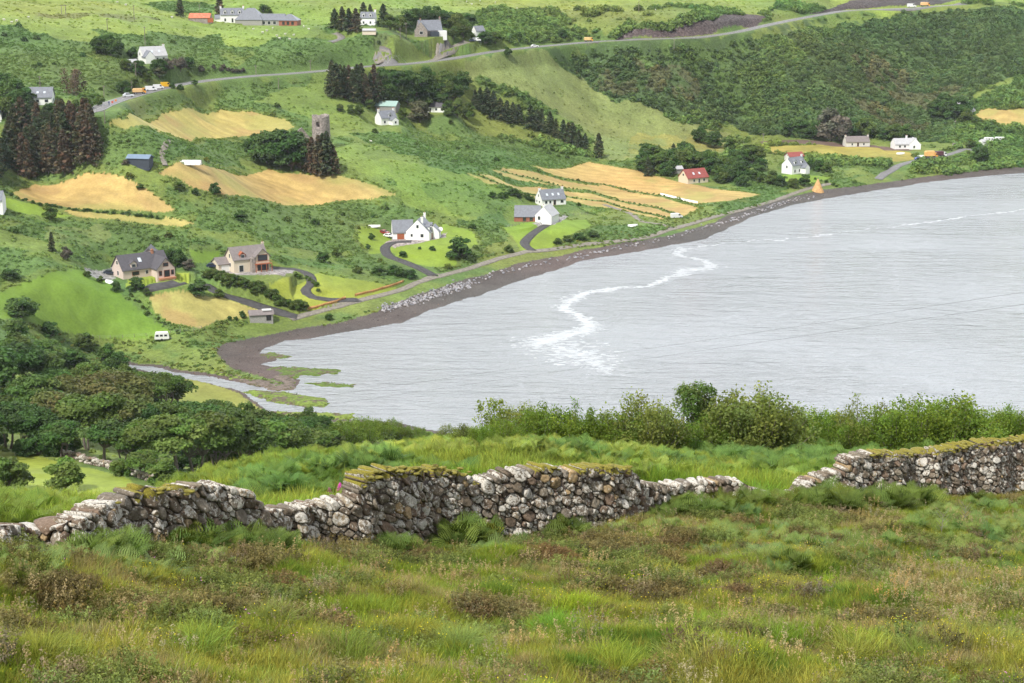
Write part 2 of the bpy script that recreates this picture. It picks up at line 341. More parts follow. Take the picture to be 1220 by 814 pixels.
sheet(2,'hay_field','hay',[(187,206),(200,200),(250,199),(320,200),(330,205),(380,207),(420,213),(472,233),(440,238),(400,240),(310,236),(262,233),(230,225),(215,214)])
sheet(3,'hay_field','hay',[(14,229),(40,219),(100,208),(125,206),(145,210),(175,225),(195,238),(210,250),(190,252),(120,250),(60,244),(25,238)])
sheet(4,'hay_field','hayy',[(70,248),(120,251),(190,257),(232,266),(215,270),(150,264),(90,258)])
sheet(5,'hay_field','hay',[(554,206),(575,208),(640,222),(700,230),(760,240),(803,255),(790,262),(740,250),(680,240),(620,231),(580,219)])
sheet(6,'hay_field','hay',[(587,203),(600,200),(640,206),(720,222),(790,235),(832,248),(815,258),(770,243),(700,226),(640,218),(600,210)])
sheet(7,'hay_field','hay',[(632,197),(700,193),(760,203),(800,215),(850,225),(905,232),(870,239),(830,243),(760,230),(700,217),(650,205)])
sheet(8,'hay_field','hayy',[(178,352),(215,347),(270,355),(325,372),(300,376),(265,382),(240,391),(205,385),(185,372)])
sheet(9,'hay_field','yel',[(905,175),(960,173),(1050,175),(1085,182),(1090,190),(1040,195),(1010,192),(950,185),(920,182)])
sheet(10,'hay_field','hay',[(1163,138),(1170,130),(1200,131),(1320,145),(1320,170),(1200,150),(1170,145)])
sheet(11,'lawn','lawn',[(430,270),(455,275),(470,285),(525,283),(525,265),(560,275),(572,290),(545,308),(545,318),(510,318),(480,310),(465,300),(440,302),(425,285)])
sheet(12,'lawn','lawny',[(318,340),(365,335),(380,325),(340,312),(390,328),(480,344),(412,359),(366,371),(345,362)])
sheet(13,'lawn','lawn',[(600,272),(622,266),(700,262),(705,270),(664,290),(640,300),(620,302),(612,285)])
sheet(14,'field','green',[(-90,350),(-20,350),(60,325),(120,330),(150,350),(180,368),(215,395),(110,402),(60,385),(-90,376)])
sheet(15,'lawn','lawn',[(-60,232),(0,233),(40,243),(88,257),(60,260),(0,245),(-60,240)])
sheet(16,'salt_marsh','marsh',[(195,449),(230,452),(285,468),(310,488),(326,497),(200,474)])
sheet(17,'field','lawny',[(-90,530),(50,545),(150,569),(172,600),(-90,625)])
sheet(18,'lawn','lawny',[(150,332),(225,325),(222,337),(150,342)])
sheet(19,'lawn','green',[(224,299),(262,297),(258,310),(232,314)])
sheet(20,'lawn','lawn',[(905,212),(940,208),(990,212),(960,219),(915,217)])
# green banks of weed in the shallows are low islands
BEACH_TOP = [(262,425),(257,416),(270,409),(300,402),(345,394),(400,385),(450,373),(470,362),(500,350),(540,337),(580,328),(620,314),(660,306),(700,297),(750,288),(800,280),(850,265),(880,252),(930,238),(980,226),(1040,219),(1100,211),(1150,205),(1240,196),(1420,165)]
bp_ = castay(BEACH_TOP, 300); bl = castay([(262,425),(275,438),(300,446),(345,458)], 300)
bm = inpoly(Sx, Sy, [tuple(p) for p in bp_[::-1]] + bl + [tuple(WW[i]) for i in range(36, -1, -1)]) & (YY > 300)
bm |= (YY > 300) & (dist < 1.5 + 2 * n2) & ~inw
bm |= inw & (YY > 240)
FID[bm & (FID == 0)] = 30; FID[inw & (YY > 240)] = 30; SHEETS[30] = 'beach'
CC[FID == 30] = (.078, .064, .056); 
CC[inw] = (.08, .085, .08)
BR[FID > 0] = 0
# the rock cutting above the main road and bare earth beside buildings
sheet(21,'rock_cutting','soil',[(690,52),(740,42),(800,36),(850,24),(890,17),(915,20),(900,32),(850,40),(800,45),(740,48)]); CC[FID == 21] = (.075, .062, .06)
sheet(22,'rock_cutting','soil',[(960,18),(1020,0),(1100,-4),(1150,0),(1120,5),(1060,7),(1010,11)]); CC[FID == 22] = (.06, .05, .048)
sheet(23,'gravel_yard','gravel',[(100,318),(135,320),(138,332),(125,334),(104,326)])
sheet(24,'gravel_yard','gravel',[(250,322),(330,318),(352,322),(340,330),(285,328),(255,327)])
sheet(25,'gravel_yard','gravel',[(458,290),(475,282),(525,280),(533,277),(532,283),(500,290),(470,296)])
sheet(26,'gravel_yard','gravel',[(634,266),(655,262),(672,256),(676,258),(662,268),(640,270)])
sheet(27,'field','soil',[(905,169),(1000,171),(1085,176),(1085,180),(1000,175),(910,173)]); CC[FID == 27] = (.12, .085, .07)
BR[FID > 0] = 0
for ln in ([(562,207),(600,221),(660,231),(720,240),(780,256),(800,262)], [(583,200),(640,215),(700,228),(780,247),(817,260)], [(600,196),(650,206),(720,220),(790,234),(834,246)], [(0,226),(30,240),(65,247),(110,252),(190,259)], [(150,350),(175,372),(200,388),(215,396)]):
    P = castay(ln, 250); dd = distpoly(Sx, Sy, P, False); m_ = (dd < 1.3) & (YY > 250); FID[m_] = 0; CC[m_] = np.array(C_['bracken']) * 1.05; BR[m_] = .9
edge = np.zeros(FID.shape, bool); hm_ = (FID > 0) & (FID < 21)
for dy_ in (-3, -2, -1, 1, 2, 3): edge |= np.roll(hm_, dy_, 0)
for dx_ in (-4, -3, -2, -1, 1, 2, 3, 4): edge |= np.roll(hm_, dx_, 1)
edge &= (FID == 0) & (cuts < .3) & ~inw; BR[edge] = np.maximum(BR[edge], .92); CC[edge] = CC[edge] * .5 + np.array(C_['rough']) * .5
# colour drift inside every cover
v1 = fbm(XX, YY, 11, 4, 71); v2 = fbm(XX, YY, 3.2, 3, 72); v3 = fbm(XX, YY, 60, 3, 73)
g = (.72 + .56 * v1)[..., None] * (.82 + .36 * v2)[..., None]
CC *= g
CC[..., 0] *= .8 + .4 * v3; 
haym = np.isin(FID, [1,2,3,4,5,6,7,8,10])
st = .5 + .5 * np.sin((XX * .25 + YY * 1.0 + 3 * (v1 - .5) * 4) * 2 * np.pi / 7.0)
CC[haym] *= (.90 + .16 * st[haym])[:, None]
gpatch = sm(.52, .7, fbm(XX, YY, 18, 4, 74))[..., None] * .55
CC[haym] = CC[haym] * (1 - gpatch[haym]) + np.array((.27, .27, .08)) * gpatch[haym]
bpatch = sm(.55, .75, fbm(XX, YY, 12, 4, 75))[..., None] * .6
CC[haym] = CC[haym] * (1 - bpatch[haym]) + np.array((.33, .21, .09)) * bpatch[haym]
# foreground moor soil
f = (1 - sm(90, 140, YY))[..., None]; CC[:] = CC * (1 - f) + (np.array((.085, .115, .03)) * (.7 + .6 * v2[..., None])) * f
BR[YY < 150] = 0
def land_mat(name, sc, lo, hi, bump, bd, rough=.9, sc2=None):
    m, nt, b = newmat(name); b.inputs['Roughness'].default_value = rough; b.inputs['Specular IOR Level'].default_value = .15
    at = nt.nodes.new('ShaderNodeAttribute'); at.attribute_name = 'col'
    tc = nt.nodes.new('ShaderNodeTexCoord'); n = nt.nodes.new('ShaderNodeTexNoise'); n.inputs['Scale'].default_value = sc; n.inputs['Detail'].default_value = 5; n.inputs['Roughness'].default_value = .65
    nt.links.new(tc.outputs['Object'], n.inputs['Vector'])
    r = nt.nodes.new('ShaderNodeMapRange'); r.inputs[1].default_value = .32; r.inputs[2].default_value = .68; r.inputs[3].default_value = lo; r.inputs[4].default_value = hi
    nt.links.new(n.outputs[0], r.inputs[0])
    v = nt.nodes.new('ShaderNodeVectorMath'); v.operation = 'SCALE'; nt.links.new(at.outputs['Color'], v.inputs[0]); nt.links.new(r.outputs[0], v.inputs['Scale'])
    nt.links.new(v.outputs[0], b.inputs['Base Color'])
    bp = nt.nodes.new('ShaderNodeBump'); bp.inputs['Strength'].default_value = bump; bp.inputs['Distance'].default_value = bd
    nt.links.new(n.outputs[0], bp.inputs['Height']); nt.links.new(bp.outputs[0], b.inputs['Normal'])
    return m
M = {}
M['ground'] = land_mat('moor ground', .9, .72, 1.3, .8, .5)
M['field'] = land_mat('cut field', 1.2, .86, 1.14, .3, .1)
M['beach'] = land_mat('beach shingle', 2.2, .6, 1.5, .9, .25, .75)
M['rock'] = land_mat('blasted rock', .8, .4, 1.9, 1, 1.0, .85)
V3 = np.stack([XX, YY, ZG], -1).reshape(-1, 3).astype(np.float32)
col4 = np.c_[CC.reshape(-1, 3), np.ones(NA * NR)].astype(np.float32)
ii = (np.arange(NR - 1)[:, None] * NA + np.arange(NA - 1)[None, :]).ravel()
quads = np.c_[ii, ii + 1, ii + NA + 1, ii + NA].astype(np.int32)
fface = FID[:-1, :-1].ravel()
for fid in [0] + sorted(SHEETS):
    q = quads[fface == fid]
    if not len(q): continue
    used, inv = np.unique(q, return_inverse=True); q = inv.reshape(q.shape)
    nm = 'ground' if fid == 0 else SHEETS[fid]
    mt = M['ground'] if fid == 0 else M['beach'] if fid == 30 else M['rock'] if fid in (21, 22, 23, 24, 25, 26) else M['field']
    me = mesh_np(nm, V3[used], q, mt, {'col': ('FLOAT_COLOR', col4[used])}, smooth=True)
    tag(obj(nm, me), kind='structure')
del V3, col4, quads, ii
# ------------------------------------------------------------------ sea
m, nt, b = newmat('sea water'); M['water'] = m
b.inputs['Base Color'].default_value = (.12, .13, .14, 1); b.inputs['Roughness'].default_value = .2; b.inputs['IOR'].default_value = 1.33; b.inputs['Specular IOR Level'].default_value = .5
tc = nt.nodes.new('ShaderNodeTexCoord')
def wnoise(scale, rot, sx, sy, det, dist=0):
    mp = nt.nodes.new('ShaderNodeMapping'); mp.inputs['Rotation'].default_value = (0, 0, R(rot)); mp.inputs['Scale'].default_value = (sx, sy, 1)
    n = nt.nodes.new('ShaderNodeTexNoise'); n.inputs['Scale'].default_value = scale; n.inputs['Detail'].default_value = det; n.inputs['Distortion'].default_value = dist
    nt.links.new(tc.outputs['Object'], mp.inputs[0]); nt.links.new(mp.outputs[0], n.inputs['Vector']); return n
na = wnoise(.6, 12, .3, 1, 4, .5); nb = wnoise(1.6, -20, .5, 1, 3)
nc_ = wnoise(.19, 9, .32, 1, 3, .4); sw = nt.nodes.new('ShaderNodeMath'); sw.operation = 'MULTIPLY_ADD'; sw.inputs[1].default_value = 2.0; nt.links.new(nc_.outputs[0], sw.inputs[0]); nt.links.new(na.outputs[0], sw.inputs[2])
ad = nt.nodes.new('ShaderNodeMath'); ad.operation = 'MULTIPLY_ADD'; ad.inputs[1].default_value = .5
nt.links.new(nb.outputs[0], ad.inputs[0]); nt.links.new(sw.outputs[0], ad.inputs[2])
bp = nt.nodes.new('ShaderNodeBump'); bp.inputs['Strength'].default_value = 1.0; bp.inputs['Distance'].default_value = 1.3
nt.links.new(ad.outputs[0], bp.inputs['Height']); nt.links.new(bp.outputs[0], b.inputs['Normal'])
# foam: white streak driven by a vertex attribute and broken up by noise
at = nt.nodes.new('ShaderNodeAttribute'); at.attribute_name = 'foam'
nf = wnoise(.7, 10, .5, 1, 8, .6)
mr = nt.nodes.new('ShaderNodeMath'); mr.operation = 'ADD'; nt.links.new(at.outputs['Fac'], mr.inputs[0]); nt.links.new(nf.outputs[0], mr.inputs[1])
fr = nt.nodes.new('ShaderNodeMapRange'); fr.inputs[1].default_value = .95; fr.inputs[2].default_value = 1.75; nt.links.new(mr.outputs[0], fr.inputs[0])
mixc = nt.nodes.new('ShaderNodeMixRGB'); mixc.inputs[1].default_value = (.28, .295, .31, 1); mixc.inputs[2].default_value = (.68, .69, .70, 1); nt.links.new(fr.outputs[0], mixc.inputs[0]); nt.links.new(mixc.outputs[0], b.inputs['Base Color'])
rr = nt.nodes.new('ShaderNodeMapRange'); wp = wnoise(.018, 30, .5, 1, 3, .5); wr = nt.nodes.new('ShaderNodeMapRange'); wr.inputs[1].default_value = .38; wr.inputs[2].default_value = .62; wr.inputs[3].default_value = .13; wr.inputs[4].default_value = .22; nt.links.new(wp.outputs[0], wr.inputs[0]); nt.links.new(wr.outputs[0], rr.inputs[3]); rr.inputs[4].default_value = .8; nt.links.new(fr.outputs[0], rr.inputs[0]); nt.links.new(rr.outputs[0], b.inputs['Roughness'])
gx = np.linspace(-.42, .42, 420); gy = np.linspace(235, 1120, 640)
wa, wY = np.meshgrid(gx, gy); wX = wa * wY
foam = np.zeros(wX.shape)
def foamline(px, wid, amp):
    a_, Y_, _ = atz(np.array([p[0] for p in px], float), np.array([p[1] for p in px], float), 0.0)
    P = np.c_[a_ * Y_, Y_]; W = np.array(wid)
    best = np.zeros(wX.shape)
    xx = wX + (fbm(wX, wY, 6, 3, 81) - .5) * 6; yy = wY + (fbm(wX, wY, 6, 3, 82) - .5) * 9
    for i in range(1, len(P)):
        d = distpoly(xx, yy, P[i - 1:i + 1], False); best = np.maximum(best, (1 - d / (W[i] * 1.6)).clip(0, 1))
    return best * amp
foam = np.maximum(foam, foamline([(640,408),(665,402),(700,392),(705,385),(690,375),(672,368),(675,358),(700,348),(735,344),(770,340),(790,334)], [8,9,9,7,6,5,5,6,4,4,4], .74))
foam = np.maximum(foam, foamline([(640,408),(670,415),(700,428),(720,440)], [12,20,24,16], .60))
foam = np.maximum(foam, foamline([(790,334),(815,324),(850,318),(835,310),(805,303),(810,296)], [5,6,6,5,4,4], .68))
foam = np.maximum(foam, foamline([(810,297),(870,290),(960,283),(1080,268),(1200,252),(1260,245)], [2,1.5,2,2,2.5,2], .62))
wV = np.stack([wX, wY, np.zeros_like(wX)], -1).reshape(-1, 3)
wi = (np.arange(639)[:, None] * 420 + np.arange(419)[None, :]).ravel(); wq = np.c_[wi, wi + 1, wi + 421, wi + 420]
tag(obj('sea_water', mesh_np('sea_water', wV, wq, m, {'foam': ('FLOAT', foam.ravel())})), kind='structure')
# ------------------------------------------------------------------ roads and tracks
M['asphalt'] = simple('weathered asphalt', (.17, .165, .165), .85, .18, .8, .2)
M['drive'] = simple('dark drive asphalt', (.14, .135, .135), .85, .2, .8, .2)
M['track'] = simple('stony track', (.2, .18, .15), .95, .3, 1.0, .3)
M['line'] = simple('road paint', (.6, .6, .58), .7)
ROADS = []
def ribbon(name, px, width, mat, off=.12, lines=False, ymin=250):
    P = [Vector((p.x, p.y, 0)) for p in (cast(x, y, ymin) for x, y in px)]
    C = smooth_poly(P); n = len(C); nc = 5; V = []
    T = [(C[min(i + 1, n - 1)] - C[max(i - 1, 0)]).normalized() for i in range(n)]
    X = np.array([[C[i].x - T[i].y * width * (j / (nc - 1) - .5) for j in range(nc)] for i in range(n)])
    Y = np.array([[C[i].y + T[i].x * width * (j / (nc - 1) - .5) for j in range(nc)] for i in range(n)])
    Z = hxy(X, Y); zc = Z.mean(axis=1); k = 5; zc = np.convolve(np.pad(zc, k, mode='edge'), np.ones(2 * k + 1) / (2 * k + 1), 'valid')
    Z = np.maximum(zc[:, None] * .35 + Z * .65, Z) + off
    V = np.stack([X, Y, Z], -1)
    # skirts hide the gap between the carriageway and the verge
    L0 = V[:, :1].copy(); L0[..., 2] -= .4; R0 = V[:, -1:].copy(); R0[..., 2] -= .4
    V = np.concatenate([L0, V, R0], 1); m_ = nc + 2
    i0 = (np.arange(n - 1)[:, None] * m_ + np.arange(m_ - 1)[None, :]).ravel()
    me = mesh_np(name, V.reshape(-1, 3), np.c_[i0, i0 + 1, i0 + m_ + 1, i0 + m_], mat)
    o = tag(obj(name, me), kind='structure'); ROADS.append((np.array([(c.x, c.y) for c in C]), width))
    if lines:
        for nm, w0, w1, dash in (('road_marking', -.06, .06, True), ('road_marking', -width / 2 + .2, -width / 2 + .34, False), ('road_marking', width / 2 - .34, width / 2 - .2, False)):
            LV = []; LF = []
            for i in range(n - 1):
                if dash and (i // 2) % 2: continue
                for q in (i, i + 1):
                    zz = float(np.interp(0, [-1, 1], [V[q, 1, 2], V[q, -2, 2]])) + .03
                    zz = max(V[q, 1:-1, 2]) + .02
                    for w_ in (w0, w1): LV.append((C[q].x - T[q].y * w_, C[q].y + T[q].x * w_, zz))
                b0 = len(LV) - 4; LF.append((b0, b0 + 1, b0 + 3, b0 + 2))
            tag(obj(nm, mesh_np(nm, np.array(LV), np.array(LF), M['line'])), kind='structure')
    return C
for k_, nm_, mt_ in (('main','road','asphalt'),('coast','road','track'),('east','road','asphalt'),('h17','driveway','drive'),('h18','driveway','drive'),('h19','driveway','drive'),('h21','driveway','drive'),('up1','driveway','asphalt'),('up2','driveway','asphalt'),('up3','driveway','asphalt')):
    ribbon(nm_, ROADPX[k_][0], ROADPX[k_][1], M[mt_], lines=(k_ == 'main'))
ribbon('track', [(1139,178),(1136,165),(1139,152),(1140,143)], 2.6, M['track'])
ribbon('driveway', [(170,345),(205,338),(240,340),(262,350),(300,362),(340,374),(354,379)], 4, M['drive'])
ribbon('driveway', [(325,320),(350,321),(368,328),(371,338),(364,346),(372,354),(400,358),(428,358)], 3.6, M['drive'])
ribbon('driveway', [(490,288),(470,289),(459,295),(463,305),(478,311),(500,320),(516,329)], 4, M['drive'])
ribbon('driveway', [(658,266),(648,270),(632,281),(625,291),(634,299)], 4, M['drive'])
ribbon('driveway', [(513,73),(528,63),(540,56),(556,50)], 4.5, M['track'])
ribbon('driveway', [(446,76),(460,66),(462,62),(452,60)], 4, M['track'])
ribbon('driveway', [(393,50),(405,47),(406,43),(398,40)], 4, M['track'])
ribbon('track', [(197,199),(193,185),(196,176),(205,168)], 2, M['track'])
ribbon('track', [(720,244),(750,254),(765,264),(790,268),(800,272)], 2.5, M['track'])
# ------------------------------------------------------------------ buildings
WALLM = {'white': simple('white harling', (.80, .80, .78), .8, .04, 2), 'cream': simple('cream render', (.62, .54, .42), .85, .05, 2), 'pink': simple('pinkish render', (.58, .47, .42), .85, .05, 2),
 'stone': simple('grey stone wall', (.27, .235, .21), .9, .3, 1.5, .3), 'timber': simple('red timber cladding', (.30, .11, .07), .7, .2, 3), 'greywall': simple('grey boards', (.30, .29, .27), .8, .15, 3),
 'dark': simple('dark boards', (.05, .06, .08), .7, .1, 2), 'ruin': simple('weathered tower stone', (.26, .225, .205), .95, .45, 1.3, .7), 'offwhite': simple('old whitewash', (.62, .61, .56), .85, .12, 1)}
ROOFM = {'slate': simple('grey slate', (.17, .18, .205), .55, .14, 1.2), 'darkslate': simple('dark roof tile', (.085, .08, .09), .6, .15, 1.2), 'brown': simple('brown grey tile', (.19, .165, .16), .6, .15, 1.2),
 'red': simple('red roof tile', (.26, .07, .06), .6, .15, 1.2), 'rust': simple('red painted iron', (.52, .16, .09), .6, .3, .7), 'green': simple('pale green sheet', (.30, .42, .38), .5, .08, 1), 'blue': simple('blue grey sheet', (.16, .22, .30), .5, .08, 1),
 'light': simple('light grey sheet', (.40, .40, .41), .6, .12, 1)}
M['glass'] = simple('window glass', (.03, .035, .04), .12, spec=.6); M['frame'] = simple('white frame', (.75, .75, .73), .5); M['redwood'] = simple('red brown timber', (.33, .10, .045), .6, .15, 4)
M['sky_glass'] = simple('rooflight glass', (.55, .60, .66), .12, spec=.8); M['black'] = simple('black rubber', (.02, .02, .02), .7); M['steel'] = simple('galvanised steel', (.4, .4, .4), .45, metal=.6)
M['pot'] = simple('clay pot', (.42, .2, .12), .8); M['wood'] = simple('weathered wood', (.22, .19, .16), .9, .2, 3)
class MB:
    def __init__(s): s.v = []; s.f = []
    def poly(s, pts): b = len(s.v); s.v += [tuple(p) for p in pts]; s.f.append(tuple(range(b, b + len(pts)))); return s
    def box(s, x0, x1, y0, y1, z0, z1):
        b = len(s.v); s.v += [(x, y, z) for z in (z0, z1) for y in (y0, y1) for x in (x0, x1)]
        s.f += [tuple(b + i for i in q) for q in ((0, 2, 3, 1), (4, 5, 7, 6), (0, 1, 5, 4), (2, 6, 7, 3), (0, 4, 6, 2), (1, 3, 7, 5))]; return s
    def prism(s, prof, t0, t1, ax='y'):
        """extrude a 2-D profile [(p,q)] along an axis"""
        n = len(prof); b = len(s.v)
        for t in (t0, t1):
            for p, q in prof: s.v.append((p, t, q) if ax == 'y' else (t, p, q) if ax == 'x' else (p, q, t))
        s.f += [tuple(range(b, b + n)), tuple(range(b + n, b + 2 * n))[::-1]]
        s.f += [(b + i, b + n + i, b + n + (i + 1) % n, b + (i + 1) % n) for i in range(n)]; return s
    def tube(s, p0, p1, r0, r1=None, n=8):
        p0, p1 = Vector(p0), Vector(p1); r1 = r0 if r1 is None else r1; d = (p1 - p0).normalized()
        u = d.cross(Vector((0, 0, 1)) if abs(d.z) < .9 else Vector((1, 0, 0))).normalized(); v = d.cross(u); b = len(s.v)
        for p, r in ((p0, r0), (p1, r1)):
            for i in range(n): t = 2 * math.pi * i / n; s.v.append(tuple(p + (u * math.cos(t) + v * math.sin(t)) * r))
        s.f += [(b + i, b + (i + 1) % n, b + n + (i + 1) % n, b + n + i) for i in range(n)] + [tuple(range(b, b + n))[::-1], tuple(range(b + n, b + 2 * n))]; return s
    def build(s, name, mat, parent=None, loc=None, rz=None, smooth=False):
        me = bpy.data.meshes.new(name); me.from_pydata(s.v, [], s.f); bm = bmesh.new(); bm.from_mesh(me); bmesh.ops.recalc_face_normals(bm, faces=bm.faces); bm.to_mesh(me); bm.free()
        if smooth: me.shade_smooth()
        me.materials.append(mat); return obj(name, me, parent, loc, rz)
def window(parent, wm, x, y, z, w, h, nx, ny, fr='frame', name='window'):
    """window set in a wall face; (x,y,z) centre on the wall, (nx,ny) outward normal"""
    tx, ty = -ny, nx
    def slab(w_, h_, d0, d1):
        m = MB(); P = []
        for d in (d0, d1):
            for sx, sz in ((-1, -1), (1, -1), (1, 1), (-1, 1)): P.append((x + tx * w_ / 2 * sx + nx * d, y + ty * w_ / 2 * sx + ny * d, z + h_ / 2 * sz))
        m.v = P; m.f = [(0, 3, 2, 1), (4, 5, 6, 7), (0, 1, 5, 4), (1, 2, 6, 5), (2, 3, 7, 6), (3, 0, 4, 7)]; return m
    f = slab(w + .22, h + .22, -.08, .05).build(name, M[fr], parent)
    slab(w, h, .0, .075).build('pane', M['glass'], f); return f
def gable_block(parent, L_, W_, ev, rd, wm, rm, cx=0, cy=0, rot=0, skew=True, over=.35, hip=False, wallname='wall', bottom=-2.2):
    """one gabled block, ridge along local x (rot = 90 deg: along y). Returns a mapper from block space to house space."""
    c_, s_ = math.cos(R(rot)), math.sin(R(rot))
    def T(m):
        m.v = [(cx + x * c_ - y * s_, cy + x * s_ + y * c_, z) for x, y, z in m.v]; return m
    l, w = L_ / 2, W_ / 2; wl = MB()
    if hip: wl.box(-l, l, -w, w, bottom, ev)
    else: wl.prism([(-w, bottom), (w, bottom), (w, ev), (0, rd), (-w, ev)], -l, l, 'x')
    wo_ = T(wl).build(wallname, WALLM[wm], parent)
    r = MB(); th = .22; dz = (rd - ev) / w * over
    if hip:
        o = .35; hh = min(l, w * .9)
        r.v = [(-l - o, -w - o, ev - .1), (l + o, -w - o, ev - .1), (l + o, w + o, ev - .1), (-l - o, w + o, ev - .1), (-l + hh, 0, rd), (l - hh, 0, rd)]
        r.f = [(0, 1, 5, 4), (1, 2, 5), (2, 3, 4, 5), (3, 0, 4), (0, 3, 2, 1)]
    else:
        e = 0.0 if skew else over
        r.prism([(-w - over, ev - dz + .04), (0, rd + .05), (0, rd + .05 + th), (-w - over, ev - dz + th)], -l - e, l + e, 'x')
        r.prism([(0, rd + .052), (w + over, ev - dz + .04), (w + over, ev - dz + th), (0, rd + .052 + th)], -l - e, l + e, 'x')
    ro = T(r).build('roof', ROOFM[rm], parent)
    def at(x, y): return cx + x * c_ - y * s_, cy + x * s_ + y * c_
    return wo_, ro, at, (c_, s_)
def chimney(parent, x, y, ztop, ev, mat='white', w=.9, pots=2):
    c = MB().box(x - w / 2, x + w / 2, y - w * .35, y + w * .35, ev, ztop).box(x - w / 2 - .08, x + w / 2 + .08, y - w * .35 - .08, y + w * .35 + .08, ztop - .18, ztop + .02).build('chimney', WALLM[mat] if mat in WALLM else M[mat], parent)
    m = MB()
    for i in range(pots): px_ = x + (i - (pots - 1) / 2) * .38; m.tube((px_, y, ztop), (px_, y, ztop + .45), .13, .11)
    m.build('chimney_pot', M['pot'], c); return c
def rooflight(ro, at, cs, x, W_, ev, rd, side=-1, w=1.0, h=1.4, f=.45):
    sl = math.atan2(rd - ev, W_ / 2); c_, s_ = cs; P = []
    for d in (.27, .36):
        for sx, sh in ((-1, -1), (1, -1), (1, 1), (-1, 1)):
            q = W_ / 2 * (1 - f) - sh * h / 2 * math.cos(sl); y = side * (q + d * math.sin(sl)); z = ev + (rd - ev) * (1 - q / (W_ / 2)) + d * math.cos(sl)
            X, Y = at(x + sx * w / 2, y); P.append((X, Y, z))
    m = MB(); m.v = P; m.f = [(0, 3, 2, 1), (4, 5, 6, 7), (0, 1, 5, 4), (1, 2, 6, 5), (2, 3, 7, 6), (3, 0, 4, 7)]; m.build('rooflight', M['sky_glass'], ro)
def dormer(parent, ro, at, cs, x, W_, ev, rd, wm, rm, side=-1, w=1.7, h=1.6, y0=.25, base=.35):
    """gabled dormer standing on the roof slope"""
    c_, s_ = cs; k = (rd - ev) / (W_ / 2); zb = ev + base; yf = side * (W_ / 2 - base / k - y0 * 0); ztop = zb + h; zr = ztop + w * .42
    yb = side * max(0.0, (rd - ztop) / k); yb2 = side * max(0, (rd - zr) / k)
    def X(x_, y_, z_): a_, b_ = at(x_, y_); return (a_, b_, z_)
    m = MB(); m.v = [X(x - w / 2, yf, zb - .1), X(x + w / 2, yf, zb - .1), X(x + w / 2, yf, ztop), X(x, yf, zr), X(x - w / 2, yf, ztop), X(x - w / 2, yb, ztop), X(x + w / 2, yb, ztop), X(x, yb2, zr)]
    m.f = [(0, 1, 2, 3, 4), (0, 4, 5), (1, 6, 2), (4, 3, 7, 5), (3, 2, 6, 7)]
    d = m.build('dormer', WALLM[wm], ro)
    r = MB(); o = .22; yo = yf + side * .2
    for s in (-1, 1):
        a0 = (x, zr + .03); a1 = (x + s * (w / 2 + o), ztop - o * .84 + .03); t = .14
        P = [X(a0[0], yo, a0[1]), X(a1[0], yo, a1[1]), X(a1[0], yb, a1[1]), X(a0[0], yb2, a0[1])]; P += [(p[0], p[1], p[2] + t) for p in P]
        b = len(r.v); r.v += P; r.f += [tuple(b + i for i in q) for q in ((0, 3, 2, 1), (4, 5, 6, 7), (0, 1, 5, 4), (1, 2, 6, 5), (2, 3, 7, 6), (3, 0, 4, 7))]
    r.build('dormer_roof', ROOFM[rm] if rm in ROOFM else M[rm], d)
    nx, ny = -s_ * side, c_ * side; X0, Y0 = at(x, yf)
    f = MB(); nW = .62 * w
    for nm, hw, hh, e0, e1, mt in (('dormer_window', nW / 2 + .1, .5 + .1, -.05, .06, 'frame'), ('pane', nW / 2, .5, 0, .085, 'glass')):
        q = MB(); P = []
        for e in (e0, e1):
            for sx, sz in ((-1, -1), (1, -1), (1, 1), (-1, 1)): P.append((X0 - ny * hw * sx + nx * e, Y0 + nx * hw * sx + ny * e, zb + h * .52 + hh * sz))
        q.v = P; q.f = [(0, 3, 2, 1), (4, 5, 6, 7), (0, 1, 5, 4), (1, 2, 6, 5), (2, 3, 7, 6), (3, 0, 4, 7)]
        q.build(nm, M[mt], d)
def site(x, y, ymin=250): return cast(x, y, ymin)
def house(name, label, x, y, yaw, cat='house', group=None, dz=0.0):
    p = site(x, y); p.z += dz; return tag(empty(name, p, R(yaw)), label, cat, group)
def wins(p, wm, lst):
    """(face, along, z, w, h) faces: f front -y, b back, l left gable, r right gable ; dims given by caller"""
    for (nx, ny, x, y, z, w, h, *k) in lst: window(p, wm, x, y, z, w, h, nx, ny, *(k or ['frame']))
# 17: big dark roofed pinkish house with a cross wing
h = house('house', 'large pinkish house with dark roof, projecting front gable and tarmac yard on the left', 168, 327, 36)
w_, r_, at, cs = gable_block(h, 16.5, 9, 3.0, 7.2, 'pink', 'darkslate', skew=False)
gable_block(h, 7.5, 6.4, 3.0, 6.4, 'pink', 'darkslate', 5.0, -5.4, 90, skew=False)
gable_block(h, 8.0, 7.6, 4.0, 7.9, 'pink', 'darkslate', 6.0, 5.4, 60, skew=False)
chimney(r_, 4.2, -.5, 8.2, 5.5, 'pot', .8, 1)
dormer(h, r_, at, cs, -4.2, 9, 3.0, 7.2, 'pink', 'darkslate', w=2.0); rooflight(r_, at, cs, -1.2, 9, 3, 7.2, w=1.1, h=1.7, f=.55)
wins(h, 0, [(-1, 0, -8.25, 0, 5.0, 1.1, 1.2), (-1, 0, -8.25, -.4, 1.5, 1.1, 1.4), (0, -1, -3.8, -4.5, 1.6, 2.4, 1.2, 'redwood'), (0, -1, .2, -4.5, 1.6, .9, 1.2), (0, -1, 5, -9.15, 4.3, 1.7, 1.1, 'redwood'), (0, -1, 3.0, -9.15, 1.5, .9, 1.5, 'redwood'), (0, -1, 5.3, -9.15, 1.25, 1.9, 2.2, 'redwood'), (0, -1, 7.3, -9.15, 1.5, .9, 1.5, 'redwood')])
MB().box(2.2, 8.0, -10.6, -9.2, -.6, .05).build('terrace', M['pot'], h)
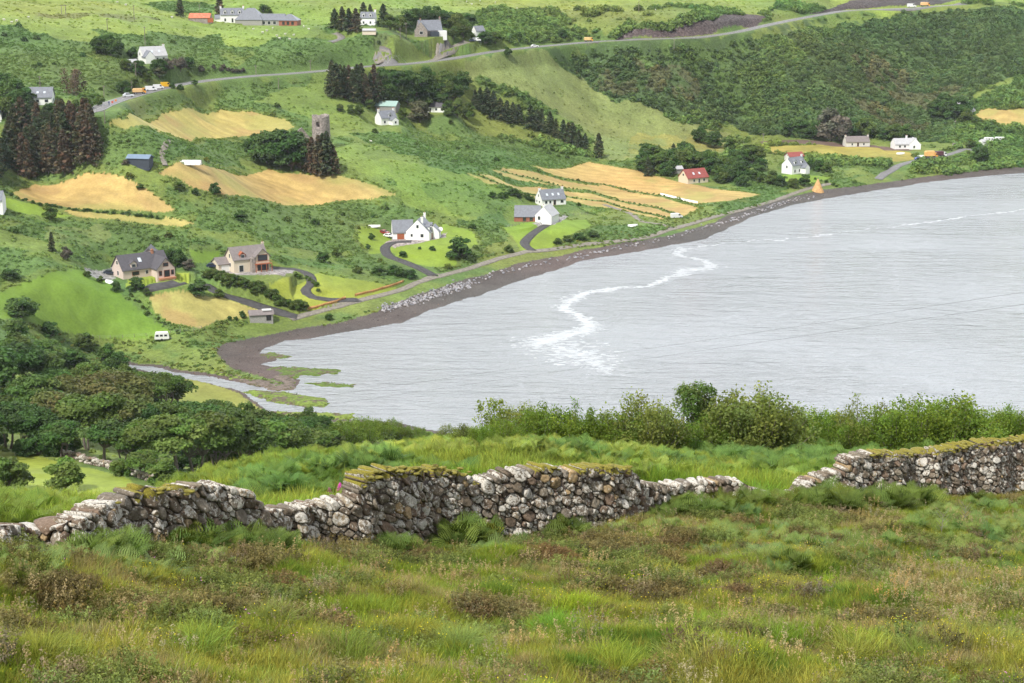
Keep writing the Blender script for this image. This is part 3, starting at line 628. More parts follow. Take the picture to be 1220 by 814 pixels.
# 18: cream house with timber balcony, and its low garage
h = house('house', 'cream house with grey roof, red timber dormer and glazed balcony at its right end', 294, 321, 30)
w_, r_, at, cs = gable_block(h, 12.5, 8.5, 4.6, 8.2, 'cream', 'brown', skew=False)
chimney(r_, 6.4, .6, 9.0, 2, 'cream', .9, 1)
dormer(h, r_, at, cs, -2.8, 8.5, 4.6, 8.2, 'timber', 'redwood', w=2.0, h=1.2)
gable_block(h, 2.4, 5.0, 5.6, 8.0, 'cream', 'brown', 3.6, -5.0, 90, skew=False, over=.5)
b_ = MB().box(.6, 6.6, -7.4, -6.25, 2.75, 2.95)
for i in range(13): b_.box(.6 + i * .5, .66 + i * .5, -7.4, -7.34, 2.95, 3.85)
b_.box(.6, 6.66, -7.42, -7.32, 3.85, 3.95)
for i in range(4): b_.box(.6 + i * 1.95, .8 + i * 1.95, -7.4, -7.2, -.4, 2.75)
b_.build('balcony', M['redwood'], h)
MB().box(-.4, .9, -6.4, -4.2, -1, 5.0).build('stone_pier', WALLM['stone'], h)
wins(h, 0, [(-1, 0, -6.25, -.4, 5.5, 1.0, 1.3), (-1, 0, -6.25, -.8, 2.4, 1.0, 1.3), (-1, 0, -6.25, 2.2, 2.2, 1.0, 1.3), (0, -1, -3.6, -4.25, 1.4, 1.5, 2.2), (0, -1, 3.6, -6.2, 4.9, 3.4, 2.0, 'redwood'), (0, -1, 3.6, -6.2, 1.5, 4.0, 2.0, 'redwood'), (1, 0, 6.25, 0, 5.2, 1, 1.2)])
h = house('garage', 'low cream garage with gabled roof left of the cream house with the balcony', 267, 321, 32, 'garage')
gable_block(h, 6.5, 6.2, 2.5, 4.3, 'cream', 'brown', skew=False)
MB().box(-2.2, 2.2, -3.2, -3.08, -.2, 2.1).build('garage_door', M['frame'], h)
# 19
h = house('house', 'white house with slate roof, red garage door and satellite dish on a bright lawn', 497, 283, 8)
w_, r_, at, cs = gable_block(h, 9.5, 9.5, 3.2, 8.0, 'white', 'slate', 1.2, -1, 72)
chimney(r_, 1.6, -4.6, 8.9, 6.5, 'white', .9, 1); chimney(r_, 3.4, 3.8, 9.2, 6.5, 'white', .9, 1)
gable_block(h, 8.5, 7.0, 2.9, 7.0, 'white', 'slate', -5.8, .6, 0)
gable_block(h, 5.0, 4.6, 2.7, 5.0, 'white', 'slate', 6.8, -.6, 75)
dormer(h, r_, at, cs, -1.8, 9.5, 3.2, 8.0, 'white', 'slate', side=-1, w=1.8); dormer(h, r_, at, cs, 2.2, 9.5, 3.2, 8.0, 'white', 'slate', side=-1, w=1.8)
MB().box(-8.2, -5.4, -3.02, -2.93, -.2, 2.2).build('garage_door', M['redwood'], h)
a72 = R(72); fx, fy = -math.cos(a72), -math.sin(a72)
for u, z, w, hh in ((0, 5.4, .9, 1.2), (-1.8, 1.8, 1.2, 1.3), (2.4, 1.8, .8, 1.1)):
    window(h, 0, 1.2 + fx * 4.75 + fy * u, -1 + fy * 4.75 - fx * u, z, w, hh, fx, fy)
MB().box(5.0, 5.9, -3.1, -2.9, -.2, 2.1).build('door', M['redwood'], h)
d_ = MB(); d_.tube((9.4, -.4, 3.2), (9.4, -.6, 3.25), .9, .9, 16); d_.tube((9.2, -.1, 1), (9.3, -.3, 3.2), .06); d_.build('satellite_dish', M['frame'], h)
# 20, 21
h = house('cottage', 'white cottage with three rooflights in its grey roof, behind the cottage with timber wing', 656, 243, 22, 'cottage')
w_, r_, at, cs = gable_block(h, 12.0, 7.5, 2.8, 6.6, 'white', 'slate')
chimney(r_, -5.6, 0, 7.4, 5.5); chimney(r_, 5.6, 0, 7.6, 5.5)
for q in (-2.8, 0, 2.8): rooflight(r_, at, cs, q, 7.5, 2.8, 6.6, w=.9, h=1.3)
wins(h, 0, [(-1, 0, -6, -.2, 4.2, .8, 1.1), (-1, 0, -6, 1.8, 1.5, .9, 1), (-1, 0, -6, -1.4, 1.5, .9, 1), (0, -1, -3.8, -3.75, 1.5, 1.1, 1.2), (0, -1, .4, -3.75, 1.2, 1.0, 2.0, 'redwood'), (0, -1, 4, -3.75, 1.5, 1.4, 1.2), (0, -1, -1.8, -3.75, 1.5, .9, 1.2)])
h = house('house', 'white gabled house with long grey roofed timber wing at the top of a curved drive', 640, 263, 0)
gable_block(h, 9.0, 7.4, 2.9, 6.6, 'white', 'light', 4.2, -.4, 68)
gable_block(h, 11.5, 7.6, 2.3, 6.2, 'timber', 'slate', -4.0, 1.2, -2)
a68 = R(68); fx, fy = -math.cos(a68), -math.sin(a68)
window(h, 0, 4.2 + fx * 4.5 + fy * 1.9, -.4 + fy * 4.5 - fx * 1.9, 1.8, 1.1, 1.5, fx, fy)
wins(h, 0, [(0, -1, -5.5, -2.65, 1.2, 1.4, 1.7, 'redwood'), (0, -1, -2.6, -2.65, 1.2, 1.4, 1.7, 'redwood')])
chimney(h, 2.6, -4.1, 7.5, 5.5, pots=1)
# 22 red roof
h = house('cottage', 'cream walled cottage with red tiled roof and two rooflights in front of trees', 826, 217, 30, 'cottage')
w_, r_, at, cs = gable_block(h, 12.5, 8.2, 2.8, 6.6, 'cream', 'red', skew=False)
rooflight(r_, at, cs, -1.8, 8.2, 2.8, 6.6); rooflight(r_, at, cs, 1.8, 8.2, 2.8, 6.6)
wins(h, 0, [(-1, 0, -6.25, 0, 4.2, 1.2, 1.1), (0, -1, -2.5, -4.1, 1.5, 1.0, 1.2), (0, -1, .6, -4.1, 1.2, .9, 2), (0, -1, 3.6, -4.1, 1.5, 1.0, 1.2)])
h = house('shed', 'pale grey roofed shed showing behind the red roofed cottage', 806, 206, 20, 'shed'); gable_block(h, 6, 4, 2.2, 3.4, 'greywall', 'light')
# 23
h = house('farmhouse', 'white two storey farmhouse with dormers and end chimneys among dense trees by the shore', 946, 206, 40, 'house')
w_, r_, at, cs = gable_block(h, 11.5, 7, 4.6, 8.0, 'white', 'slate'); chimney(r_, -5.4, 0, 9.2, 7); chimney(r_, 5.4, 0, 9.2, 7)
dormer(h, r_, at, cs, -2.8, 7, 4.6, 8, 'white', 'slate', w=1.5); dormer(h, r_, at, cs, 2.6, 7, 4.6, 8, 'white', 'slate', w=1.5)
gable_block(h, 3.5, 3.2, 3.2, 4.8, 'white', 'slate', 2.6, -5.1, 90)
wins(h, 0, [(0, -1, -3.5, -3.5, 1.6, .9, 1.4), (0, -1, 0, -3.5, 1.6, .9, 1.4), (0, -1, 4.8, -3.5, 1.6, .9, 1.4), (-1, 0, -5.75, 0, 3.6, .9, 1.2)])
h = house('outbuilding', 'small outbuilding with faded red roof behind the farmhouse in the trees', 946, 191, 25, 'outbuilding'); gable_block(h, 9, 5, 2.4, 4.2, 'offwhite', 'red', skew=False)
# 25, 26
h = house('cottage', 'long low whitewashed cottage with brown roof at the foot of the scrubby hill', 1020, 174, 8, 'cottage')
w_, r_, at, cs = gable_block(h, 14, 6, 2.7, 5.4, 'offwhite', 'brown'); chimney(r_, -6.6, 0, 6.2, 4.6, 'offwhite', pots=1); chimney(r_, 6.6, 0, 6.2, 4.6, 'offwhite', pots=1)
wins(h, 0, [(0, -1, -3.4, -3, 1.4, .9, 1.1), (0, -1, 0, -3, 1.2, .9, 1.9, 'redwood'), (0, -1, 3.4, -3, 1.4, .9, 1.1)])
h = house('cottage', 'white cottage with hipped front wing above the lorries on the shore road', 1080, 177, 10, 'cottage')
w_, r_, at, cs = gable_block(h, 14, 6.5, 2.8, 5.6, 'white', 'light', -1, 1); gable_block(h, 7, 6.5, 2.8, 6.0, 'white', 'light', 3.6, -1.5, 80)
chimney(r_, 0, 1, 7.2, 5); wins(h, 0, [(0, -1, -5, -2.25, 1.5, 1.1, 1.1), (0, -1, -2, -2.25, 1.5, 1.1, 1.1), (0, -1, 2.4, -5.0, 1.5, 1.0, 1.3), (0, -1, 4.8, -4.9, 1.5, 1.0, 1.3)])
# 27
h = house('house', 'white house half hidden in trees at the top of the brown track', 1137, 134, -10); gable_block(h, 9, 6, 3, 5.8, 'white', 'light'); wins(h, 0, [(0, -1, -2, -3, 1.6, 1, 1.2), (0, -1, 2, -3, 1.6, 1, 1.2)])
h = house('shed', 'small white shed at the corner of the hay field on the far right', 1156, 136, 30, 'shed'); gable_block(h, 4.5, 3.5, 2.4, 3.8, 'white', 'light')
# 1: farmhouse on the skyline pasture
h = house('farmhouse', 'white farmhouse with row of dormers and end chimneys on the top pasture', 277, 27, 10, 'house')
w_, r_, at, cs = gable_block(h, 13, 7, 4.4, 7.6, 'white', 'slate'); chimney(r_, -6.1, 0, 8.8, 6.5); chimney(r_, 6.1, 0, 8.8, 6.5)
for q in (-3.9, 0, 3.9): dormer(h, r_, at, cs, q, 7, 4.4, 7.6, 'white', 'slate', w=1.5)
gable_block(h, 4, 4, 2.4, 4, 'white', 'slate', -7.6, .6, 0)
wins(h, 0, [(0, -1, -3.9, -3.5, 1.7, .9, 1.5), (0, -1, 0, -3.5, 1.4, .9, 2.1), (0, -1, 3.9, -3.5, 1.7, .9, 1.5)])
h = house('steading', 'grey roofed steading with three hipped roofs beside the white farmhouse on the hill', 318, 30, -6, 'building')
gable_block(h, 15, 12, 3.0, 9.0, 'greywall', 'slate', -9, 2, 0, hip=True); gable_block(h, 13, 8, 2.9, 5.8, 'greywall', 'slate', 3.5, 1, 0, skew=False); gable_block(h, 10, 9, 2.9, 6.0, 'timber', 'slate', 13, -1, 0, hip=True)
for q in (-1, 2, 5): window(h, 0, q, -3.0, 1.4, 1.6, 1.6, 0, -1)
for q in (10.5, 13, 15.5): window(h, 0, q, -5.5, 1.4, 1.4, 1.8, 0, -1, 'redwood')
h = house('barn', 'low red iron roofed barn left of the white farmhouse on the hill', 239, 26, -3, 'barn'); gable_block(h, 11.5, 6, 2.2, 4.2, 'stone', 'rust')
MB().box(4.5, 7.5, -3.1, -2.98, -.2, 2.2).build('door', M['redwood'], h)
# 4
h = house('cottage', 'old white cottage with pale grey roof and rooflights half hidden by trees above the road', 182, 74, 32, 'cottage')
w_, r_, at, cs = gable_block(h, 12, 7.5, 3.2, 7.0, 'white', 'light'); rooflight(r_, at, cs, -1, 7.5, 3.2, 7.0); rooflight(r_, at, cs, 2.5, 7.5, 3.2, 7); chimney(r_, 5.5, 0, 7.9, 6, pots=1)
gable_block(h, 5, 4.5, 3, 5.6, 'white', 'slate', -3.8, -5.2, 90); wins(h, 0, [(-1, 0, -6, 0, 4, .9, 1.2), (0, -1, 1, -3.75, 1.6, 1, 1.2), (0, -1, 4, -3.75, 1.6, 1, 1.2)])
h = house('shed', 'tiny white gabled shed in the trees below the pale roofed cottage', 157, 82, 35, 'shed'); gable_block(h, 5, 4, 2.4, 4, 'white', 'light')
# 5
h = house('house', 'white house with grey roof above the dark spruce plantation', 47, 124, 6)
w_, r_, at, cs = gable_block(h, 10.8, 7.5, 3.0, 6.4, 'white', 'slate', skew=False)
for q in (-2.6, 0, 2.6): rooflight(r_, at, cs, q, 7.5, 3, 6.4, w=.8, h=1.0)
wins(h, 0, [(0, -1, -3.5, -3.75, 1.6, 1.4, 1.1), (0, -1, 0, -3.75, 1.6, 1.1, 1.1), (0, -1, 3.4, -3.75, 1.6, 1.3, 1.1), (1, 0, 5.4, 0, 1.6, 1, 1.1)])
h = house('house', 'white gable wall of a house at the left edge above the plantation', -8, 142, 10); gable_block(h, 7, 6, 2.8, 5.4, 'white', 'slate')
h = house('cottage', 'white walled cottage cut by the left edge beside a bright lawn', -9, 247, 6, 'cottage'); gable_block(h, 8, 6, 2.8, 5.4, 'white', 'slate'); window(h, 0, 2.6, -3, 1.6, 1, 1.2, 0, -1)
# 7
h = house('house', 'white house with two dormers among dark spruces near the top of the picture', 439, 30, -4)
w_, r_, at, cs = gable_block(h, 8.5, 6.5, 4.2, 7.0, 'white', 'slate'); dormer(h, r_, at, cs, -2.2, 6.5, 4.2, 7, 'white', 'slate', w=1.5); dormer(h, r_, at, cs, 1.6, 6.5, 4.2, 7, 'white', 'slate', w=1.5); chimney(r_, 3.9, 0, 8.4, 6)
wins(h, 0, [(0, -1, -2.2, -3.25, 1.6, .9, 1.3), (0, -1, 1.6, -3.25, 1.6, .9, 1.3)])
h = house('shed', 'flat roofed cream shed below the white house with dormers', 440, 40, 0, 'shed'); gable_block(h, 7, 3.5, 1.6, 2.3, 'cream', 'light', bottom=-.6)
# 8
h = house('house', 'big stone house with steep grey roof and low white extension above the road junction', 512, 43, 18)
w_, r_, at, cs = gable_block(h, 13, 8, 3.4, 8.4, 'stone', 'slate', 0, 1); gable_block(h, 8, 7, 3.4, 8.0, 'stone', 'slate', -5, -1.5, 70); chimney(r_, 6, 1, 9.9, 7, 'stone'); chimney(r_, -5, 1, 9.2, 7, 'stone')
MB().box(3.8, 8.2, -5.6, -2.4, -2, 3.0).build('extension', WALLM['white'], h); MB().box(-.8, 3.6, -6.4, -2.6, -2, 2.6).build('porch', WALLM['dark'], h)
window(h, 0, -6.2, -5.4, 2.2, 1.8, 1.5, -math.cos(R(70)), -math.sin(R(70)))
# 9,10,11,12
h = house('cottage', 'tiny white cottage peeping from trees right of the stone house', 570, 42, 30, 'cottage'); gable_block(h, 6, 5, 2.6, 5, 'white', 'slate')
h = house('barn', 'barn with pale green sheet roof behind the small white cottage', 462, 133, -12, 'barn'); gable_block(h, 10.5, 8, 3.2, 5.2, 'greywall', 'green', skew=False)
h = house('cottage', 'small white cottage with two chimneys in front of the green roofed barn', 460, 148, 35, 'cottage')
w_, r_, at, cs = gable_block(h, 9, 6, 3.4, 6.4, 'white', 'slate'); chimney(r_, -4.2, 0, 7.5, 5.6); chimney(r_, 4.2, 0, 7.5, 5.6); dormer(h, r_, at, cs, .8, 6, 3.4, 6.4, 'white', 'slate', w=1.6, h=1.2)
gable_block(h, 3.5, 3.4, 2.4, 3.6, 'white', 'slate', 1.6, -4.6, 90); wins(h, 0, [(0, -1, -2.5, -3, 1.5, .9, 1.2), (0, -1, 1.6, -6.35, 1.4, .9, 1.1)])
h = house('bungalow', 'white bungalow with dark hipped roof right of the round dark tree', 521, 133, -8, 'bungalow')
gable_block(h, 9.5, 6.5, 2.7, 5.4, 'white', 'darkslate', hip=True)
for q in (-3, 0, 3): window(h, 0, q, -3.25, 1.5, 1.1, 1.2, 0, -1)
# sheds
h = house('shed', 'dark shed with blue grey sheet roof above the curved hay field', 167, 195, -10, 'shed'); gable_block(h, 8.5, 4.5, 2.2, 3.2, 'dark', 'blue', skew=False)
h = house('shed', 'grey boarded shed with white patch on its roof between the drive and the shore road', 311, 381, 14, 'shed', dz=.2)
w_, r_, at, cs = gable_block(h, 7.6, 3.8, 1.9, 3.0, 'greywall', 'brown', skew=False); MB().box(1.6, 3.2, -1.95, -1.88, -.2, 1.6).build('door', M['black'], h)
MB().box(.4, 3.4, -1.2, .6, 3.05, 3.3).build('roof_sheet', M['frame'], r_)
# 15 polytunnel
p = site(223, 196); t = tag(empty('polytunnel', p, R(-4)), 'long low white polytunnel beside the stubble field above the tower trees', 'polytunnel')
m_ = MB(); m_.prism([(1.5 * math.cos(a) , 1.7 * math.sin(a)) for a in np.linspace(0, math.pi, 10)], -5.4, 5.4, 'x'); m_.build('cover', M['frame'], t)
m_ = MB()
for q in np.linspace(-5.4, 5.4, 7): m_.prism([(1.56 * math.cos(a) * k, 1.76 * math.sin(a) * k) for k, rr in ((1, 0), (.95, 1)) for a in (np.linspace(0, math.pi, 10) if not rr else np.linspace(math.pi, 0, 10))], q - .06, q + .06, 'x')
m_.build('hoops', M['steel'], t)
# white sheeting strip along the field edge
a0 = castay([(787,232),(800,235),(815,239),(831,242)], 250); m_ = MB()
for i in range(3):
    (x0, y0), (x1, y1) = a0[i], a0[i + 1]; z0 = float(hxy(x0, y0)); z1 = float(hxy(x1, y1)); b = len(m_.v)
    m_.v += [(x0, y0 - .8, z0 + .1), (x1, y1 - .8, z1 + .1), (x1, y1 + .8, z1 + .7), (x0, y0 + .8, z0 + .7), (x0, y0 - .8, z0 - .3), (x1, y1 - .8, z1 - .3), (x1, y1 + .8, z1 - .3), (x0, y0 + .8, z0 - .3)]
    m_.f += [tuple(b + i_ for i_ in q) for q in ((0, 1, 2, 3), (0, 4, 5, 1), (3, 2, 6, 7), (0, 3, 7, 4), (1, 5, 6, 2))]
tag(m_.build('crop_cover', M['frame']), 'long white strip of crop cover along the edge of the striped hay field', 'crop cover')
# ruined round tower
p = site(383, 176); t = tag(empty('ruined_tower', p), 'round ruined stone tower with broken top standing behind dark spruces', 'tower')
n = 28; Vt = []; Ft = []; levels = np.linspace(-2.5, 14.6, 18); rad = 4.15
for k in range(len(levels)):
    for s_, rr in ((0, 1.0), (1, .8)):
        for i in range(n):
            zt = levels[k]
            if k == len(levels) - 1: zt += -.7 * max(0, math.sin(i * .9)) - .5 * ((i * 7919) % 5) / 5
            r1 = rad * (1 - .006 * zt) * rr + (rnd.random() - .5) * .16; Vt.append((r1 * math.cos(2 * math.pi * i / n), r1 * math.sin(2 * math.pi * i / n), zt))
def vi(k, s_, i): return (k * 2 + s_) * n + i % n
hole = {(12, 19), (12, 20), (13, 19), (13, 20), (9, 24)}
for k in range(len(levels) - 1):
    for i in range(n):
        if (k, i) in hole: 
            for e in ((vi(k, 0, i), vi(k, 0, i + 1), vi(k, 1, i + 1), vi(k, 1, i)), (vi(k + 1, 0, i), vi(k + 1, 1, i), vi(k + 1, 1, i + 1), vi(k + 1, 0, i + 1)), (vi(k, 0, i), vi(k, 1, i), vi(k + 1, 1, i), vi(k + 1, 0, i)), (vi(k, 0, i + 1), vi(k + 1, 0, i + 1), vi(k + 1, 1, i + 1), vi(k, 1, i + 1))): Ft.append(e)
            continue
        Ft.append((vi(k, 0, i), vi(k, 0, i + 1), vi(k + 1, 0, i + 1), vi(k + 1, 0, i))); Ft.append((vi(k, 1, i), vi(k + 1, 1, i), vi(k + 1, 1, i + 1), vi(k, 1, i + 1)))
k = len(levels) - 1
for i in range(n): Ft.append((vi(k, 0, i), vi(k, 0, i + 1), vi(k, 1, i + 1), vi(k, 1, i)))
obj('wall', mesh_np('wall', np.array(Vt), np.array(Ft), WALLM['ruin']), t)
p = site(358, 172); m_ = MB(); random.seed(3)
m_.prism([(-4, -2), (4, -2), (4, 3.2), (2.4, 5.4), (.8, 7.4), (-.6, 6.6), (-2, 4.6), (-4, 3.0)], -.6, .6, 'y'); m_.box(-4, -3, .62, 6, -2, 3.4)
tag(m_.build('ruined_gable', WALLM['ruin'], None, p, R(20)), 'broken stone gable of a ruin left of the round tower', 'ruin')
# tepee like orange and cream tent by the shore
p = site(974, 228); t = tag(empty('tent', p), 'orange and cream conical tent at the shore below the wooded farmhouse', 'tent')
m_ = MB(); m_.tube((0, 0, -.5), (0, 0, 6.0), 3.3, .25, 10); m_.build('canvas', simple('tent canvas', (.5, .3, .13), .9, .25, .8), t)
m_ = MB(); m_.tube((0, 0, 5.6), (.5, .2, 7.2), .06); m_.tube((0, 0, 5.6), (-.4, .3, 7.1), .06); m_.tube((0, 0, 5.6), (.1, -.5, 7.1), .06); m_.build('poles', M['wood'], t)
# ------------------------------------------------------------------ vehicles
def car_mesh(kind, L_, W_, H_):
    """side profiles (x along length), body and glass"""
    if kind == 'car': body = [(-.5, .22), (.5, .22), (.5, .5), (.47, .56), (.22, .62), (.08, .96), (-.28, 1), (-.42, .66), (-.5, .6)]; gl = [(-.26, .66), (.17, .66), (.06, .93), (-.25, .96)]
    elif kind == 'van': body = [(-.5, .16), (.5, .16), (.5, .45), (.46, .52), (.36, .58), (.24, .95), (.16, 1), (-.5, 1)]; gl = [(.1, .58), (.33, .58), (.23, .9), (.1, .9)]
    else: body = None
    k = []
    for prof, y in ((body, W_ / 2), (gl, W_ / 2 + .02)):
        m = MB(); m.prism([(p * L_, q * H_) for p, q in prof], -y, y, 'y'); k.append(m)
    m = k[1]
    x0, z0 = (.225, .64) if kind == 'car' else (.36, .6); x1, z1 = (.095, .93) if kind == 'car' else (.25, .92); b = len(m.v)
    m.v += [(x0 * L_ + .03, -W_ * .42, z0 * H_), (x0 * L_ + .03, W_ * .42, z0 * H_), (x1 * L_ + .03, W_ * .42, z1 * H_), (x1 * L_ + .03, -W_ * .42, z1 * H_)]; m.f.append((b, b + 1, b + 2, b + 3)); return k
def vehicle(name, label, x, y, yaw, kind, col, L_=4.3, W_=1.8, H_=1.5, group=None, cat=None, box=None, dz=.15):
    p = site(x, y); p.z += dz; t = tag(empty(name, p, R(yaw)), label, cat or ('van' if kind == 'van' else 'car'), group)
    mt = simple(name + ' paint', col, .3, spec=.5)
    if kind in ('car', 'van'):
        b, g = car_mesh(kind, L_, W_, H_); b.build('body', mt, t); g.build('windows', M['glass'], t)
    else:
        MB().prism([(L_ * .5, .5), (L_ * .5, 1.5), (L_ * .45, 2.5), (L_ * .28, 2.6), (L_ * .28, .5)], -W_ / 2, W_ / 2, 'y').build('cab', mt, t)
        MB().prism([(L_ * .5 + .02, 1.55), (L_ * .455 + .02, 2.35), (L_ * .33, 2.35), (L_ * .33, 1.55)], -W_ / 2 - .02, W_ / 2 + .02, 'y').build('windows', M['glass'], t)
        MB().box(-L_ / 2, L_ * .3, -.45, .45, .5, .85).build('chassis', M['black'], t)
        MB().prism([(-L_ / 2, .9), (L_ * .24, .9), (L_ * .24, H_), (-L_ * .42, H_), (-L_ / 2, H_ * .82)], -W_ / 2, W_ / 2, 'y').build('load_body', simple(name + ' load', box, .6, .1, 1), t)
    wr = .33 if kind != 'truck' else .5
    for sx in (-.31, .31):
        for sy in (-1, 1):
            w = MB(); w.tube((sx * L_, sy * (W_ / 2 - .2), wr), (sx * L_, sy * (W_ / 2 + .02), wr), wr, wr, 12); wo = w.build('wheel', M['black'], t)
            MB().tube((sx * L_, sy * (W_ / 2 + .02), wr), (sx * L_, sy * (W_ / 2 + .04), wr), wr * .55, wr * .55, 8).build('rim', M['steel'], wo)
    for sy in (-1, 1): MB().box(L_ * .5 - .02, L_ * .5 + .02, sy * W_ * .36 - .15, sy * W_ * .36 + .15, H_ * .42 if kind != 'truck' else .8, H_ * .5 if kind != 'truck' else 1.0).build('headlight', M['frame'], t)
    return t
WH = (.75, .75, .75); G1 = 'road works vehicles standing in line on the main road'
vehicle('pickup_truck', 'silver car first in the queue at the bend of the main road', 153, 116, 20, 'car', (.62, .65, .68), 4.6, 1.9, 1.7, G1)
vehicle('tipper_truck', 'orange tipper truck behind the silver car on the main road', 166, 112.5, 20, 'truck', (.70, .30, .03), 5.6, 2.1, 2.4, G1, 'truck', (.7, .45, .2))
vehicle('van', 'white van behind the orange truck, nearer of two white vans on the main road', 180, 108.5, 20, 'van', WH, 5.0, 1.95, 2.0, G1)
vehicle('van', 'white van parked just ahead of the yellow van on the main road', 189, 106.3, 20, 'van', WH, 4.6, 1.9, 1.9, G1)
vehicle('van', 'yellow van last in the line of vehicles on the main road', 198, 104.3, 20, 'van', (.75, .42, .02), 4.6, 1.9, 2.2, G1)
vehicle('parked_car', 'silver car parked below the main road beside the spruce plantation', 107, 151, 15, 'car', (.45, .48, .52), 4.8, 1.9, 1.6)
vehicle('parked_car', 'dark car parked at the end of the lane by the stone house', 563, 50, 0, 'car', (.03, .04, .07), 4.2)
vehicle('van', 'white van parked beside a dark car near the stone house', 568, 49.5, -5, 'van', WH, 4.6, 1.9, 2)
vehicle('parked_car', 'white car driving on the main road below the green field', 637, 56.5, 14, 'car', WH, 4.4, group=None)
vehicle('digger_truck', 'orange works truck on the main road below the rock cutting', 701, 50, 8, 'truck', (.7, .35, .05), 5.2, 2.2, 2.6, None, 'truck', (.7, .5, .2))
vehicle('van', 'white van on the far main road under the dark rock cutting', 1086, 9, 2, 'van', WH, 6, 2, 2.4)
vehicle('tipper_truck', 'orange truck just right of the white van under the far cutting', 1102, 8, 2, 'truck', (.72, .32, .03), 6, 2.3, 2.8, None, 'truck', (.75, .45, .2))
vehicle('lorry', 'orange lorry parked beside the shore road below the white cottage', 1109, 188, 8, 'truck', (.7, .33, .08), 7, 2.5, 3.6, None, 'lorry', (.72, .42, .15))
vehicle('lorry', 'white cabbed lorry with dark load right of the orange lorry', 1120, 187, 8, 'truck', WH, 6.5, 2.4, 3.0, None, 'lorry', (.10, .04, .05))
vehicle('parked_car', 'blue car on the shore road in front of the orange lorry', 1094, 191, 8, 'car', (.02, .04, .25), 4.2)
vehicle('parked_car', 'white car parked left of the red garage door', 463, 283, -35, 'car', WH, 4.3)
vehicle('parked_car', 'dark blue car parked between the white car and the garage', 470, 282, -35, 'car', (.03, .05, .08), 4.3)
vehicle('parked_car', 'dark red car behind the white car by the garage', 458, 279, -35, 'car', (.25, .03, .03), 4.1)
vehicle('parked_car', 'dark car in the tarmac yard of the pinkish house', 131, 327, 5, 'car', (.03, .04, .06), 4.2)
vehicle('parked_car', 'dark blue car parked left of the cream garage', 253, 319, 10, 'car', (.02, .03, .07), 4.2)
vehicle('van', 'white van with dark side windows in the corner of the striped hay field', 806, 260, 20, 'van', WH, 5.2, 2.0, 2.1, dz=.1)
def caravan(label, x, y, yaw, L_=5.5):
    p = site(x, y); t = tag(empty('caravan', p, R(yaw)), label, 'caravan'); H_ = 2.5
    MB().prism([(-.5 * L_, .6), (-.44 * L_, .45), (.44 * L_, .45), (.5 * L_, .6), (.47 * L_, 1.7), (.4 * L_, H_), (-.4 * L_, H_), (-.47 * L_, 1.7)], -1.1, 1.1, 'y').build('body', simple('caravan shell', (.72, .72, .7), .4), t)
    for q in (-.3, -.02, .27): MB().box(q * L_ - .45, q * L_ + .45, -1.13, -1.1, 1.35, 1.95).build('window', M['glass'], t)
    for s_ in (-1, 1): MB().tube((0, s_ * .95, .32), (0, s_ * 1.12, .32), .32, .32, 12).build('wheel', M['black'], t)
    MB().tube((L_ / 2, 0, .5), (L_ / 2 + .9, 0, .45), .05).build('drawbar', M['steel'], t)
caravan('white caravan on the track beside the beach at the river mouth', 193, 405, 10, 4.6)
caravan('white caravan, left of the pair beyond the lorries on the right', 1178, 169, 4, 6.0); caravan('pale caravan, right of the pair near the right edge', 1191, 168.5, 2, 6.0)
h = house('shed', 'tiny white shed left of the two caravans near the right edge', 1172, 173, 20, 'shed'); gable_block(h, 4.5, 3.5, 2.2, 3.2, 'white', 'light')
for lb, x, y, yw in (('upturned white boat on the grass near the shore track', 754, 270, 25), ('small pale boat drawn up behind the cars of the white house', 446, 271, 5), ('white boat laid up in the yard below the far white cottage', 1098, 187, 0), ('white boat beside the gravel yard of the pinkish house', 132, 338, -40), ('white hulled boat in front of the far white cottage wall', 1073, 184, 10)):
    p = site(x, y); m = MB(); st = []
    for i in range(9):
        s = i / 8; hw = 1.05 * math.sin(math.pi * min(1, .12 + s * .88) ** .8) if i < 8 else .04; hw = max(hw, .05); st.append([(-2.4 + 4.8 * s, -hw * c, .05 + .85 * (1 - c ** 2) ** .5 + .1) for c in np.linspace(-1, 1, 9)])
    m.v = [q for r in st for q in r]; m.f = [(i * 9 + j, i * 9 + j + 1, i * 9 + j + 10, i * 9 + j + 9) for i in range(8) for j in range(8)] + [tuple(range(9))]
    o = m.build('boat', WALLM['white'], None, p, R(yw)); tag(o, lb, 'boat')
